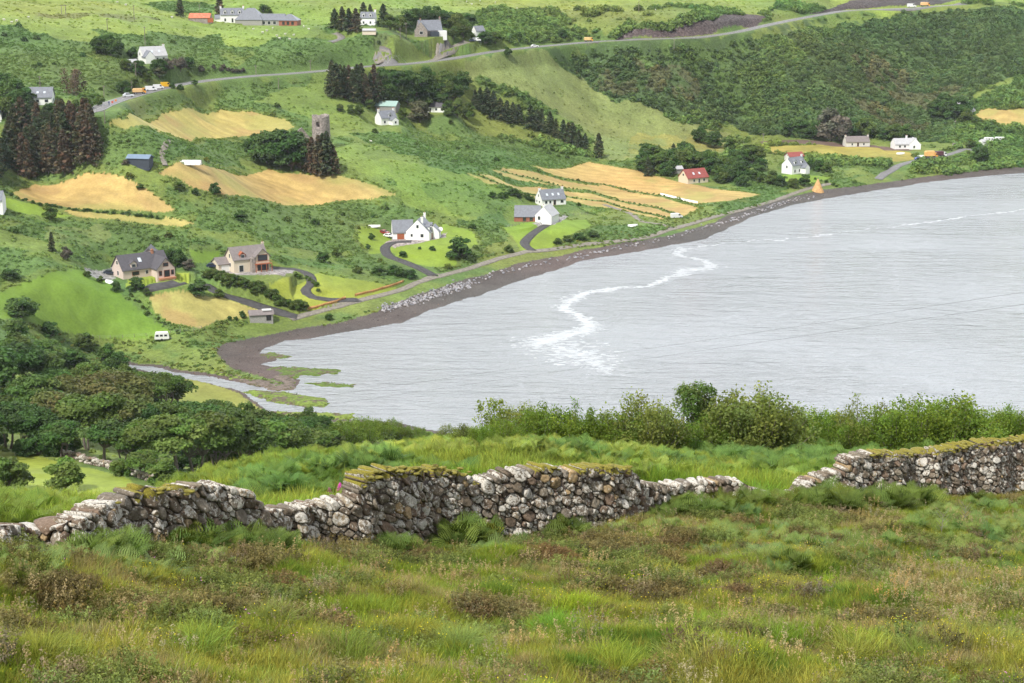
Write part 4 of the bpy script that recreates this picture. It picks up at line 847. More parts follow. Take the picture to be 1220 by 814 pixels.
# ------------------------------------------------------------------ leaf materials
def leaf_mat(name, col, col2=None, transl=.25, rough=.6, inst=False, vary=.25):
    """colour = mean colour varied per object or per clump; uses 'tint' (vertex or instance attribute)"""
    m, nt, b = newmat(name); b.inputs['Roughness'].default_value = rough; b.inputs['Specular IOR Level'].default_value = .08
    at = nt.nodes.new('ShaderNodeAttribute'); at.attribute_name = 'tint'; at.attribute_type = 'INSTANCER' if inst else 'GEOMETRY'
    if inst:
        src = at.outputs['Color']; a2 = nt.nodes.new('ShaderNodeAttribute'); a2.attribute_name = 'shade'
        v = nt.nodes.new('ShaderNodeVectorMath'); v.operation = 'SCALE'; nt.links.new(src, v.inputs[0]); nt.links.new(a2.outputs['Fac'], v.inputs['Scale']); out = v.outputs[0]
    else:
        oi = nt.nodes.new('ShaderNodeObjectInfo'); mx = nt.nodes.new('ShaderNodeMixRGB'); mx.inputs[1].default_value = (*col, 1); mx.inputs[2].default_value = (*(col2 or col), 1); nt.links.new(oi.outputs['Random'], mx.inputs[0])
        v = nt.nodes.new('ShaderNodeVectorMath'); v.operation = 'MULTIPLY'; nt.links.new(mx.outputs[0], v.inputs[0]); nt.links.new(at.outputs['Color'], v.inputs[1]); out = v.outputs[0]
    nt.links.new(out, b.inputs['Base Color'])
    if transl:
        tr = nt.nodes.new('ShaderNodeBsdfTranslucent'); ms = nt.nodes.new('ShaderNodeMixShader'); ms.inputs[0].default_value = transl
        sc = nt.nodes.new('ShaderNodeVectorMath'); sc.operation = 'MULTIPLY'; sc.inputs[1].default_value = (1.25, 1.3, .7); nt.links.new(out, sc.inputs[0]); nt.links.new(sc.outputs[0], tr.inputs[0])
        nt.links.new(b.outputs[0], ms.inputs[1]); nt.links.new(tr.outputs[0], ms.inputs[2]); nt.links.new(ms.outputs[0], nt.nodes['Material Output'].inputs[0])
    return m
LM = dict(broad=leaf_mat('broadleaf', (.085, .12, .036), (.115, .145, .042)), dark=leaf_mat('dark broadleaf', (.06, .105, .036), (.085, .13, .042)), bronze=leaf_mat('bronze tinged leaves', (.14, .12, .05), (.11, .125, .045)),
 bright=leaf_mat('bright broadleaf', (.10, .16, .045), (.115, .17, .055)), spruce=leaf_mat('spruce needles', (.06, .10, .05), (.085, .115, .055), .15), brown=leaf_mat('browning spruce', (.125, .105, .072), (.09, .11, .055), .15),
 shrub=leaf_mat('hedgerow leaves', (.095, .175, .028), (.125, .195, .034), .35), willow=leaf_mat('grey willow leaves', (.125, .175, .05), (.145, .19, .055), .35), wither=leaf_mat('sparse purple brown twigs', (.13, .11, .095), (.12, .1, .085), .1))
BARK = simple('bark', (.17, .14, .115), .95, .3, 6, .5); BARKD = simple('dark bark', (.09, .07, .055), .95, .3, 6, .5)
# ------------------------------------------------------------------ tree meshes
def unit(n, g):
    v = g.normal(size=(n, 3)); return v / (np.linalg.norm(v, axis=1)[:, None] + 1e-9)
def leaf_quads(C, size, g, nrm=None, tint=None, aspect=1.7, bend=True):
    """each leaf is a folded rhombus of two triangles"""
    n = len(C); d = unit(n, g); 
    if nrm is not None: d = d + nrm * .9; d /= np.linalg.norm(d, axis=1)[:, None] + 1e-9
    u = np.cross(d, unit(n, g)); u /= np.linalg.norm(u, axis=1)[:, None] + 1e-9; v = np.cross(d, u)
    s = (size * (.6 + .8 * g.random(n)))[:, None] if np.ndim(size) == 0 else (size * (.6 + .8 * g.random(n)))[:, None]
    a = C - u * s * aspect / 2; b_ = C + v * s / 2 + d * s * .18; c = C + u * s * aspect / 2; e = C - v * s / 2 + d * s * .18
    V = np.stack([a, b_, c, e], 1).reshape(-1, 3); i = np.arange(n)[:, None] * 4
    F = np.concatenate([np.c_[i, i + 1, i + 2], np.c_[i, i + 2, i + 3]]); T = None if tint is None else np.repeat(tint, 4, axis=0)
    return V, F, T
def add_tubes(segs, n=6):
    V = []; F = []
    for p0, p1, r0, r1 in segs:
        p0 = np.array(p0, float); p1 = np.array(p1, float); d = p1 - p0; d /= np.linalg.norm(d) + 1e-9
        u = np.cross(d, [0, 0, 1.0] if abs(d[2]) < .9 else [1.0, 0, 0]); u /= np.linalg.norm(u); v = np.cross(d, u); b = len(V)
        for p, r in ((p0, r0), (p1, r1)):
            for k in range(n): t = 2 * math.pi * k / n; V.append(p + (u * math.cos(t) + v * math.sin(t)) * r)
        for k in range(n): F.append((b + k, b + (k + 1) % n, b + n + (k + 1) % n, b + n + k))
    return np.array(V), np.array(F)
def broad_tree(seed, H=9, Rr=4.2, trunk=.38, flat=.6, nl=16, leaves=3000, ls=.34, lean=.6, multi=1, low=0.0):
    """returns crown arrays and trunk mesh data for a broadleaf tree"""
    g = np.random.default_rng(seed); zc = H * (trunk + (1 - trunk) * .5); hz = H * (1 - trunk) / 2
    lob = []
    for i in range(nl):
        a = g.random() * 2 * math.pi; rr = math.sqrt(g.random()) * Rr * .72; zz = zc + (g.random() - .35) * 1.3 * hz * (1 - (rr / Rr) ** 2 * .8)
        if low: zz = H * (low + (.86 - low) * g.random() * math.sqrt(max(0.1, 1 - (rr / Rr) ** 2)))
        lob.append((rr * math.cos(a) + lean * (zz / H), rr * math.sin(a), zz, Rr * (.26 + .2 * g.random())))
    P = []; Nn = []; T = []
    for (x, y, z, r) in lob:
        n = int(leaves / nl); d = unit(n, g); d[:, 2] = np.where(d[:, 2] < -.25, -d[:, 2] * .6, d[:, 2]); k = (.55 + .5 * g.random(n) ** .6)[:, None]
        ell = np.array([1, 1, flat]); wob = 1 + .3 * (vnoise(d[:, 0] * 3 + seed, d[:, 1] * 3 + d[:, 2] * 2, seed) - .5)[:, None]
        P.append(np.array([x, y, z]) + d * r * k * ell * wob); Nn.append(d); br = .72 + .56 * g.random(); hue = g.random()
        T.append(np.c_[np.full(n, br * (.78 + .3 * hue)), np.full(n, br * 1.05), np.full(n, br * (.8 + .2 * hue)), np.ones(n)] * np.c_[np.repeat(.78 + .44 * g.random((n, 1)), 3, 1), np.ones(n)])
    P = np.concatenate(P); Nn = np.concatenate(Nn); T = np.concatenate(T)
    Nn[:, 2] += .5
    V, F, T = leaf_quads(P, ls, g, Nn, T)
    segs = []; th = H * trunk
    for m_ in range(multi):
        bx, by = (g.normal(size=2) * .5 * (multi > 1)); fx = bx * 2.2 + lean * trunk; fy = by * 2.2; r = .028 * H / math.sqrt(multi)
        mid = (bx + (fx - bx) * .5 + g.normal() * .12, by + (fy - by) * .5 + g.normal() * .12, th * .5)
        segs += [((bx, by, -.8), mid, r * 1.25, r * .95), (mid, (fx, fy, th), r * .95, r * .75)]
        for i in range(m_, nl, multi):
            x, y, z, rr = lob[i]; q = ((fx + x) / 2 + g.normal() * .2, (fy + y) / 2 + g.normal() * .2, th + (z - th) * .4)
            segs += [((fx, fy, th - .1), q, r * .5, r * .3), (q, (x, y, z), r * .3, r * .1)]
    return (V, F, T), add_tubes(segs)
def conifer(seed, H=12, Rr=2.6, leaves=2600, bare=.08, ls=.42, thin=1.0):
    g = np.random.default_rng(seed); P = []; T = []; Nn = []; segs = [((0, 0, -.8), (0, 0, H * .98), .018 * H, .02)]
    nb = int(H * 6.5); per = max(4, int(leaves / nb))
    for i in range(nb):
        t = (i + g.random()) / nb; z = H * (bare + (1 - bare) * t); L_ = Rr * (1 - t) ** .75 * (.7 + .5 * g.random()) + .12; a = i * 2.4 + g.random()
        dr = -.25 - .25 * (1 - t) + .3 * t; s = g.random(per) ** .7
        x = np.cos(a) * L_ * s; y = np.sin(a) * L_ * s; zz = z + dr * L_ * s + .25 * L_ * s ** 2
        P.append(np.c_[x, y, zz] + g.normal(size=(per, 3)) * np.array([.16, .16, .1]) * (.4 + L_ / Rr)); br = .7 + .6 * g.random(); warm = g.random() ** 2
        T.append(np.c_[np.full(per, br * (1 + .5 * warm)), np.full(per, br), np.full(per, br), np.ones(per)])
        Nn.append(np.c_[np.cos(a) * s * .3, np.sin(a) * s * .3, np.ones(per)])
        if i % 2 == 0: segs.append(((0, 0, z), (math.cos(a) * L_ * .8, math.sin(a) * L_ * .8, z + dr * L_ * .8), .035, .01))
    P = np.concatenate(P); V, F, T = leaf_quads(P, ls, g, np.concatenate(Nn), np.concatenate(T), 2.2)
    return (V, F, T), add_tubes(segs, 4)
def shrub(seed, H=2.4, Rr=1.9, leaves=5000, ls=.085, sprigs=26, up=.5, dense=1.0):
    """many stemmed bush: leaves clothe arching sprigs so that the outline is ragged"""
    g = np.random.default_rng(seed); P = []; T = []; segs = []
    for i in range(sprigs):
        a = g.random() * 2 * math.pi; q = g.random() ** .6; tip = np.array([math.cos(a) * Rr * q, math.sin(a) * Rr * q, H * (1 - .55 * q ** 2) * (.7 + .38 * g.random())]); base = np.array([math.cos(a) * Rr * q * .35, math.sin(a) * Rr * q * .35, -.2])
        mid = (base + tip) / 2 + np.array([math.cos(a), math.sin(a), .3]) * .15 * H * (1 - up); segs += [(base, mid, .03, .018), (mid, tip, .018, .005)]
        n = int(leaves / sprigs * (.6 + .8 * g.random())); s = g.random(n) ** .55; s = s[:, None]
        c = (1 - s) ** 2 * base + 2 * s * (1 - s) * mid + s ** 2 * tip; sp = (.10 + .30 * (1 - s) ** .6 * H / 2.2) * dense
        P.append(c + g.normal(size=(n, 3)) * sp); br = .7 + .6 * g.random(); k = .78 + .44 * g.random(n); hue = g.random() * .25
        T.append(np.c_[br * k * (1 + hue), br * k, br * k * (1 - hue), np.ones(n)])
    P = np.concatenate(P); P[:, 2] = np.abs(P[:, 2]); V, F, T = leaf_quads(P, ls, g, np.tile([0, 0, .6], (len(P), 1)), np.concatenate(T), 1.6)
    return (V, F, T), add_tubes(segs, 4)
_cm = {}
def crown_mesh(key, arr, mat):
    k = (key, mat.name)
    if k not in _cm:
        V, F, T = arr; _cm[k] = mesh_np('crown', V, F, mat, {'tint': ('FLOAT_COLOR', T)})
    return _cm[k]
def make_var(name, fn):
    c, (tv, tf) = fn; return dict(key=name, c=c, t=mesh_np('trunk', tv, tf, BARK, smooth=True))
VAR = {}
for i in range(6): VAR['w%d' % i] = make_var('w%d' % i, broad_tree(100 + i, H=10, Rr=5.0, trunk=.38, flat=.62, nl=28, leaves=6200, ls=.35, lean=1.2, multi=1 + i % 3))       # wind shaped wood
for i in range(5): VAR['b%d' % i] = make_var('b%d' % i, broad_tree(200 + i, H=8, Rr=3.7, trunk=.10, flat=.95, nl=26, leaves=4200, ls=.40, lean=.2, low=.14))                    # rounded
for i in range(5): VAR['c%d' % i] = make_var('c%d' % i, conifer(300 + i, H=13, Rr=2.9 + .3 * i, leaves=3000))
for i in range(5): VAR['s%d' % i] = make_var('s%d' % i, shrub(400 + i, H=2.3 + .25 * (i % 3), Rr=1.7 + .2 * i, leaves=7000, ls=.075, sprigs=34))
VAR['t0'] = make_var('t0', broad_tree(501, H=4.2, Rr=1.25, trunk=.2, flat=1.1, nl=30, leaves=5200, ls=.075, lean=.1, low=.3))
VAR['t1'] = make_var('t1', shrub(502, H=3.2, Rr=1.2, leaves=1500, ls=.095, sprigs=9, up=.9, dense=.7))
VAR['t2'] = make_var('t2', shrub(503, H=2.9, Rr=1.9, leaves=3600, ls=.07, sprigs=22, up=.7, dense=.75))
def plant(name, var, mat, X, Y, h, label, cat, group=None, hv=None, tr='trunk', sc=None, rot=None, wid=1.0, sink=0.0):
    """h = height in metres"""
    v = VAR[var]; H0 = {'w': 10, 'b': 8, 'c': 13, 's': 2.5, 't': 3.3}[var[0]]
    if var == 't0': H0 = 4.2
    s = h / H0; z = float(hxy(X, Y)); e = empty(name, (X, Y, z - sink), rnd.random() * 6.28 if rot is None else rot); e.scale = (s * wid, s * wid, s); tag(e, label, cat, group)
    obj(tr, v['t'], e); obj('crown', crown_mesh(v['key'], v['c'], LM[mat]), e); return e
def plantpx(name, var, mat, x, y, hpx, label, cat, group=None, ymin=250, **k):
    p = cast(x, y, ymin); h = hpx / (FPX * cP / p.y) ; h = hpx * (p.y / cP) / FPX
    return plant(name, var, mat, p.x, p.y, h, label, cat, group, **k)
# wood of wind shaped trees at the river mouth : (x, y of base, height in photo px, material)
GW = 'wind shaped broadleaf trees of the dark wood at the left'
def woodname(x, y, mat):
    where = 'at the left edge' if x < 60 else 'above the stone field wall' if x < 180 else 'right of centre' if x < 290 else 'towards its right end'
    row = 'back row' if y < 460 else 'middle rows' if y < 515 else 'front row'
    tone = {'bronze': 'bronze tinged', 'broad': 'mid green', 'dark': 'dark green', 'willow': 'grey green', 'bright': 'fresh green'}[mat]
    return '%s tree of the dark wood, %s %s' % (tone, row, where)
wl = []
gg = random.Random(5)
for x, y, h, m_ in [(20,400,30,'broad'),(60,402,28,'dark'),(100,415,28,'broad'),(130,430,30,'broad'),(-20,415,40,'dark'),(20,430,45,'broad'),(55,432,42,'bronze'),(90,440,35,'dark'),(140,445,36,'dark'),
                    (10,470,60,'dark'),(45,470,52,'broad'),(-15,495,80,'dark'),(70,478,40,'dark'),(110,470,36,'broad'),(150,472,34,'broad'),
                    (130,490,48,'broad'),(165,492,48,'broad'),(195,492,46,'broad'),(215,490,40,'broad'),(178,480,36,'broad'),
                    (60,510,62,'bronze'),(90,512,66,'bronze'),(120,515,66,'bronze'),(150,512,62,'bronze'),(35,512,60,'broad'),(75,530,62,'bronze'),(105,535,66,'broad'),(140,530,60,'bronze'),
                    (10,535,58,'dark'),(40,538,50,'dark'),(-20,545,62,'dark'),(70,545,45,'dark'),(165,530,48,'dark'),(125,550,52,'dark'),(150,555,48,'broad'),
                    (190,530,50,'broad'),(215,535,52,'broad'),(240,535,52,'dark'),(270,532,48,'broad'),(300,530,44,'broad'),(325,530,40,'broad'),(260,515,38,'broad'),(230,512,36,'dark'),(295,512,34,'broad'),
                    (185,560,62,'broad'),(210,566,70,'willow'),(238,568,74,'broad'),(262,570,76,'broad'),(290,566,66,'broad'),(315,562,62,'willow'),(340,558,54,'broad'),(360,552,46,'broad'),(378,546,38,'willow'),(250,555,60,'dark'),(300,552,56,'dark'),(330,545,48,'dark'),(355,540,40,'dark'),(395,540,30,'broad'),
                    (170,570,36,'willow'),(195,578,34,'willow'),(145,566,22,'willow')]:
    wl.append((x, y, h, m_))
for i, (x, y, h, m_) in enumerate(wl):
    # trees behind the brow stand on the hidden slope: follow the ray past the near ground
    plantpx('broadleaf_tree', 'w%d' % (i % 6) if h > 34 and y > 450 else 'b%d' % (i % 5), 'bright' if (y <= 450 and i % 3 == 0) else m_, x, y, h * (1.05 if y > 450 else .78), woodname(x, y, 'bright' if (y <= 450 and i % 3 == 0) else m_), 'tree', GW, ymin=175, wid=1.28, sink=.3)
# hidden understorey below the canopy
for i in range(95):
    x = -30 + 420 * gg.random(); y = (455 if x < 180 else 505) + (90 if x < 180 else 55) * gg.random()
    m_ = gg.choice(['dark', 'broad', 'dark']); plantpx('understorey_tree', 'b%d' % (i % 5), m_, x, min(y, 562), 22 + 12 * gg.random(), 'low %s tree filling the shade under the wind shaped wood' % {'dark': 'dark green', 'broad': 'mid green'}[m_], 'tree', 'low trees under the wind shaped wood, ' + m_, ymin=175, sink=.3)
# spruce plantation on the left
for i in range(58):
    x = -25 + 138 * gg.random(); y = 168 + 46 * gg.random() - max(0, (x - 70)) * .15
    if x > 95 and y > 195: y -= 20
    m_ = 'brown' if (x > 55 and gg.random() < .75) or gg.random() < .4 else 'spruce'
    plantpx('spruce_tree', 'c%d' % (i % 5), m_, x, y, 44 + 16 * gg.random() - (12 if x < 25 else 0), '%s spruce in the plantation below the white house at the left edge' % ('rusty brown' if m_ == 'brown' else 'dark green'), 'tree', ('browning' if m_ == 'brown' else 'dark') + ' spruces of the left plantation')
# spruces round the tower
for x, y, h, m_ in [(372,207,42,'brown'),(380,209,46,'brown'),(390,209,50,'spruce'),(397,208,34,'brown'),(365,203,36,'brown'),(385,205,44,'spruce'),(360,200,32,'brown')]:
    plantpx('spruce_tree', 'c%d' % gg.randrange(5), m_, x, y, h, '%s spruce in the tight clump in front of the ruined tower' % ('brown needled' if m_ == 'brown' else 'green'), 'tree', m_ + ' spruces in front of the tower')
for x, y, h in [(308,185,26),(318,196,36),(334,200,42),(348,202,42),(325,190,36),(345,190,36),(300,183,18),(358,201,30)]:
    plantpx('broadleaf_tree', 'b%d' % gg.randrange(5), 'dark', x, y, h, 'dense dark broadleaf tree in the rounded clump left of the ruined tower', 'tree', 'dark round trees left of the tower', wid=1.2)
# central belt
for x in range(396, 452, 5): 
    y = 108 + (x - 396) * .18 + gg.random() * 10; m_ = gg.choice(['spruce', 'spruce', 'brown'])
    plantpx('spruce_tree', 'c%d' % gg.randrange(5), m_, x, y, 34 + 8 * gg.random(), 'tall %s spruce in the block below the main road' % ('brownish' if m_ == 'brown' else 'dark'), 'tree', m_ + ' spruces of the block below the main road')
for i in range(30):
    x = 452 + 105 * gg.random(); y = 104 + 26 * gg.random() * (1 - abs(x - 500) / 200); m_ = gg.choice(['dark', 'broad', 'dark'])
    plantpx('broadleaf_tree', 'b%d' % gg.randrange(5), m_, x, y, 20 + 8 * gg.random(), '%s broadleaf tree in the belt above the bungalow' % ('dark' if m_ == 'dark' else 'mid green'), 'tree', m_ + ' broadleaf trees in the belt above the bungalow', wid=1.15)
plantpx('yew_tree', 'b1', 'brown', 500, 146, 27, 'broad purple brown tree beside the bungalow with dark roof', 'tree', wid=1.25)
for x, y, h in [(480,142,14),(545,140,22),(535,138,18),(556,142,20),(440,130,12),(428,138,14),(418,136,12),(405,133,9),(470,128,10),(537,148,6)]:
    plantpx('broadleaf_tree', 'b%d' % gg.randrange(5), 'broad', x, y, h, 'small green tree near the little white cottage and the bungalow', 'tree', 'small trees around the little white cottage', wid=1.1)
for x, y, h in [(566,128,20),(572,132,26),(580,136,30),(588,140,30),(596,142,24),(604,145,24),(611,147,24),(618,147,22),(632,152,26),(640,155,24),(645,157,26),(655,160,26),(662,165,22),(671,170,26),(677,173,26),(682,176,28),(689,180,24),(697,182,22),(713,188,28)]:
    plantpx('spruce_tree', 'c%d' % gg.randrange(5), 'spruce', x, y, h, 'lone dark spruce ending the diagonal row below the pale slope' if x == 713 else 'dark spruce in the diagonal row running down to the hay fields', 'tree', None if x == 713 else 'dark spruces of the diagonal row', wid=1.2)
for x, y, h, m_ in [(399,34,22,'spruce'),(408,36,26,'brown'),(416,38,26,'spruce'),(424,38,26,'brown'),(433,22,18,'spruce'),(441,18,12,'spruce'),(457,33,26,'spruce'),(215,20,22,'spruce'),(262,22,26,'brown')]:
    plantpx('spruce_tree', 'c%d' % gg.randrange(5), m_, x, y, h, {215: 'dark spruce standing left of the red roofed barn', 262: 'thin brown spruce left of the white farmhouse on the hill'}.get(x, '%s spruce near the white house with two dormers' % ('brown' if m_ == 'brown' else 'dark')), 'tree', None if x in (215, 262) else m_ + ' spruces near the house with two dormers', wid=1.25)
for x, y, h, m_ in [(465,36,18,'broad'),(475,37,18,'broad'),(486,32,20,'dark'),(495,26,16,'dark'),(508,28,20,'dark'),(520,26,18,'dark'),(530,32,20,'dark'),(543,36,20,'broad'),(552,44,20,'broad'),(560,32,16,'dark'),(578,54,16,'dark'),(590,52,14,'broad'),(540,46,14,'broad'),(314,15,10,'dark'),(320,16,8,'broad')]:
    plantpx('broadleaf_tree', 'b%d' % gg.randrange(5), m_, x, y, h, 'round dark tree behind the grey roofed steading' if x < 400 else '%s tree in the shelter belt around the stone house' % ('dark' if m_ == 'dark' else 'mid green'), 'tree', ('trees behind the steading' if x < 400 else m_ + ' shelter belt trees of the stone house'), wid=1.25)
# around the hidden cottage and the road
for x, y, h, m_ in [(120,64,22,'dark'),(132,66,24,'dark'),(140,60,16,'dark'),(150,84,14,'broad'),(160,70,14,'dark'),(165,88,16,'dark'),(175,92,10,'broad'),(190,88,18,'dark'),(175,98,13,'broad'),(200,84,14,'wither'),(215,84,16,'wither'),(225,82,14,'dark'),(190,93,14,'brown'),(240,86,8,'wither'),(148,112,16,'dark'),(160,104,12,'broad'),
                    (4,122,34,'dark'),(18,128,36,'dark'),(28,134,30,'dark'),(10,140,26,'broad'),(40,142,20,'broad'),(60,138,16,'dark'),(-12,118,36,'dark'),(90,135,16,'broad'),(105,130,14,'willow'),(117,126,14,'willow'),(215,108,8,'dark'),(232,102,7,'dark'),(206,106,8,'dark')]:
    plantpx('broadleaf_tree', 'b%d' % gg.randrange(5), m_, x, y, h, '%s tree %s' % ({'dark': 'dark green', 'broad': 'mid green', 'wither': 'thin purple brown', 'brown': 'purple brown', 'willow': 'grey green'}[m_], 'around the pale roofed cottage above the queue of vehicles' if y < 100 else 'beside the white house and main road bend on the left' if x < 130 else 'on the verge of the main road'), 'tree', m_ + ' trees ' + ('by the pale roofed cottage' if y < 100 else 'by the road bend' if x < 130 else 'on the road verge'), wid=1.2)
plantpx('bare_tree', 't1', 'wither', 86, 112, 34, 'nearly bare purple brown tree with pale trunk above the spruce plantation', 'tree', wid=1.3)
# wood around the red roofed cottage and the shore farmhouse
for i in range(56):
    x = 765 + 165 * gg.random(); t = (x - 765) / 165; y = 186 + 12 * t + gg.random() * (22 + 10 * t)
    if abs(x - 826) < 22 and y > 203: y = 196 + 6 * gg.random()
    if 925 < x < 962 and y > 196: continue
    m_ = gg.choice(['dark', 'broad', 'dark', 'dark', 'broad', 'willow']) ; plantpx('broadleaf_tree', 'b%d' % gg.randrange(5), m_, x, y, 15 + 9 * gg.random(), '%s tree in the wood around the red roofed cottage' % {'dark': 'dark green', 'broad': 'mid green', 'willow': 'grey green'}[m_], 'tree', m_ + ' trees in the wood by the red roofed cottage', wid=1.2)
for x, y, h, m_ in [(772,210,22,'spruce'),(802,192,20,'spruce'),(816,188,14,'spruce'),(850,176,20,'dark'),(835,170,20,'dark'),(870,180,14,'broad'),(890,186,14,'broad'),(905,198,14,'dark'),(965,202,12,'dark'),(975,204,14,'dark'),(985,206,12,'broad'),(918,220,12,'broad'),(930,222,14,'dark'),(945,224,12,'broad'),(958,222,14,'dark'),(905,218,10,'broad')]:
    plantpx('broadleaf_tree' if m_ != 'spruce' else 'spruce_tree', ('c%d' if m_ == 'spruce' else 'b%d') % gg.randrange(5), m_, x, y, h, '%s tree edging the wood between red roof and white farmhouse' % {'dark': 'dark green', 'broad': 'mid green', 'spruce': 'pointed spruce'}[m_], 'tree', m_ + ' trees edging the shore wood', wid=1.2)
# trees below the scrub on the right
for x, y, h, m_ in [(940,162,18,'dark'),(955,160,18,'dark'),(970,166,20,'dark'),(990,168,38,'wither'),(1000,168,24,'dark'),(1010,164,26,'dark'),(1030,163,24,'broad'),(1052,166,14,'dark'),(1065,168,20,'broad'),(1078,166,18,'bright'),(1120,140,22,'dark'),(1130,142,22,'dark'),(1145,140,24,'dark'),(1150,146,16,'broad'),(1162,150,10,'broad'),(1125,130,18,'dark'),(1112,136,16,'broad'),(1167,192,20,'dark'),(1155,176,10,'broad'),(1175,158,8,'dark'),(1190,160,8,'dark'),(1205,162,8,'dark')]:
    plantpx('broadleaf_tree', 'b%d' % gg.randrange(5), m_, x, y, h, '%s tree %s' % ({'dark': 'dark green', 'broad': 'mid green', 'bright': 'fresh green', 'wither': 'purple brown'}[m_], 'behind the two far cottages' if x < 1100 else 'around the half hidden house on the far right'), 'tree', m_ + (' trees behind the two far cottages' if x < 1100 else ' trees at the far right'), wid=1.2)
# middle distance single trees and garden bushes
singles = [(548,308,28,'dark','big round dark tree on the lawn right of the white house',1.35),(60,262,17,'broad','round bush tree on the bright lawn strip at the left',1.1),(256,231,15,'dark','small dark tree at the edge of the wide hay field',1.1),(233,232,9,'dark','small bush left of the tree at the hay field edge',1.1),(213,226,11,'broad','sprawling bush in the corner of the wide hay field',1.6),
 (163,345,17,'dark','round dark bush in front of the pinkish house',1.5),(138,347,14,'dark','dark tree beside the drive of the pinkish house',1.0),(120,337,9,'broad','small round bush below the yard of the pinkish house',1.2),(104,330,8,'broad','low bush at the corner of the tarmac yard',1.4),(25,378,26,'dark','big dark round bush at the left of the bright green field',1.9),(12,332,14,'dark','dark bush cluster at the left edge of the green field',1.8),(62,300,24,'spruce','dark tree on the rough bank left of the pinkish house',1.0),(78,308,15,'wither','brown bush beside the dark tree on the rough bank',1.2),
 (202,312,18,'dark','dark tree beside the right gable of the pinkish house',1.1),(213,316,20,'dark','taller dark tree right of the pinkish house',1.1),(225,322,14,'wither','brownish bush at the turn of the lawn of the pinkish house',1.2),(237,352,20,'dark','dark spreading tree above the stubble field',1.4),(261,355,12,'broad','round light bush beside the drive below the cream house',1.2),(392,381,9,'dark','round bush beside the shore road above the beach',1.3),
 (500,297,4,'dark','small round shrub on the lawn below the white house',1.2),(515,298,6,'dark','dark shrub on the lawn beside the big round tree',1.6),(480,306,8,'dark','shrub at the bend of the drive of the white house',1.4),(442,285,8,'dark','dark shrub on the lawn left of the curved drive',1.3),(438,296,6,'dark','lower dark shrub left of the curved drive',1.3),(563,273,7,'dark','shrub at the right edge of the lawn of the white house',1.7),
 (287,263,13,'dark','dark round bush below the wide hay field',1.3),(385,313,14,'dark','dark bush in the bracken above the bright lawn',1.2),(400,305,12,'broad','bush above the hedge right of the cream house',1.2),(175,352,10,'broad','bush at the drive gate of the pinkish house',1.1),(452,327,12,'dark','dark thicket between the two lawns, left part',1.8),(470,328,13,'dark','dark thicket between the two lawns, middle part',1.8),(488,331,11,'dark','dark thicket between the two lawns, right part',1.8),
 (425,325,10,'broad','low bush at the left end of the thicket',1.5),(375,268,9,'dark','dark scrub bush above the cream house slope',1.4),(606,300,9,'broad','bush at the foot of the drive with the timber wing house',1.4),(690,285,9,'dark','gorse bush on the bank right of the curved drive',2.2),(676,287,8,'broad','bush on the bank beside the gorse',2.0),(706,282,8,'dark','dark bush at the right end of the gorse bank',2.0),(664,290,7,'broad','low bush at the left end of the gorse bank',1.8),
 (1060,192,5,'dark','bush beside the shore road near the blue car',1.5),(167,225,7,'broad','bush between the two left hay fields',1.5),(175,195,8,'dark','bush below the blue roofed shed',1.3),(150,196,7,'wither','brown bush left of the blue roofed shed',1.5),(604,66,10,'dark','dark bush by the main road right of the stone house',1.3),(670,45,10,'dark','small dark tree above the main road at the rock cutting',1.2)]
for x, y, h, m_, lb, wd in singles:
    plantpx('spruce_tree' if m_ == 'spruce' else 'round_tree' if h > 12 else 'bush', ('c%d' if m_ == 'spruce' else 'b%d') % gg.randrange(5), m_, x, y, h, lb, 'tree' if h > 12 else 'bush', wid=wd, sink=.2)
# hedges as individual shrubs in rows
def hedge(px, n, h, mat, label, group, wd=1.3):
    P = [Vector((q.x, q.y, 0)) for q in (cast(x, y, 250) for x, y in px)]; ls = [(P[i + 1] - P[i]).length for i in range(len(P) - 1)]; T = sum(ls)
    for k in range(n):
        s = T * (k + .5) / n; i = 0
        while s > ls[i]: s -= ls[i]; i += 1
        q = P[i].lerp(P[i + 1], s / ls[i]); plant('hedge_shrub', 'b%d' % gg.randrange(5), mat, q.x + gg.gauss(0, .5), q.y + gg.gauss(0, .6), h * (.75 + .5 * gg.random()), label, 'shrub', group, wid=wd, sink=.15)
hedge([(245,330),(270,338),(300,345),(320,355),(345,366),(364,371)], 26, 3.2, 'broad', 'leafy shrub in the thick hedge below the cream house', 'hedge shrubs below the cream house')
hedge([(583,235),(600,236),(620,238)], 10, 3.0, 'dark', 'dark conifer hedge shrub left of the white cottage with rooflights', 'conifer hedge by the cottage')
hedge([(625,236),(640,240)], 4, 2.5, 'dark', 'dark hedge shrub touching the left gable of the white cottage with rooflights', 'hedge at the cottage gable')
hedge([(345,324),(372,334),(380,350)], 7, 1.6, 'willow', 'pale flowering shrub beside the bend of the dark drive', 'shrubs at the drive bend')
hedge([(562,207),(600,222),(660,232),(720,240),(780,256),(800,262)], 60, .8, 'broad', 'low shrub on the boundary below the lowest hay strip', 'boundary shrubs below the hay strips', 1.6)
hedge([(590,201),(640,214),(700,227),(780,246),(815,260)], 50, .7, 'broad', 'low dark shrub between the lowest and middle hay strips', 'boundary shrubs between the lower hay strips', 1.7)
hedge([(604,196),(650,207),(720,220),(790,233),(832,245)], 50, .7, 'broad', 'low dark shrub between the middle and upper hay strips', 'boundary shrubs between the upper hay strips', 1.7)
hedge([(0,226),(30,240),(65,247),(110,253),(190,260)], 30, 1.1, 'dark', 'low shrub on the bank under the upper left hay field', 'boundary shrubs under the left hay field', 1.7)
hedge([(150,350),(175,372),(200,388),(215,395)], 16, .9, 'broad', 'low shrub on the boundary between green field and stubble', 'boundary shrubs of the green field', 1.5)
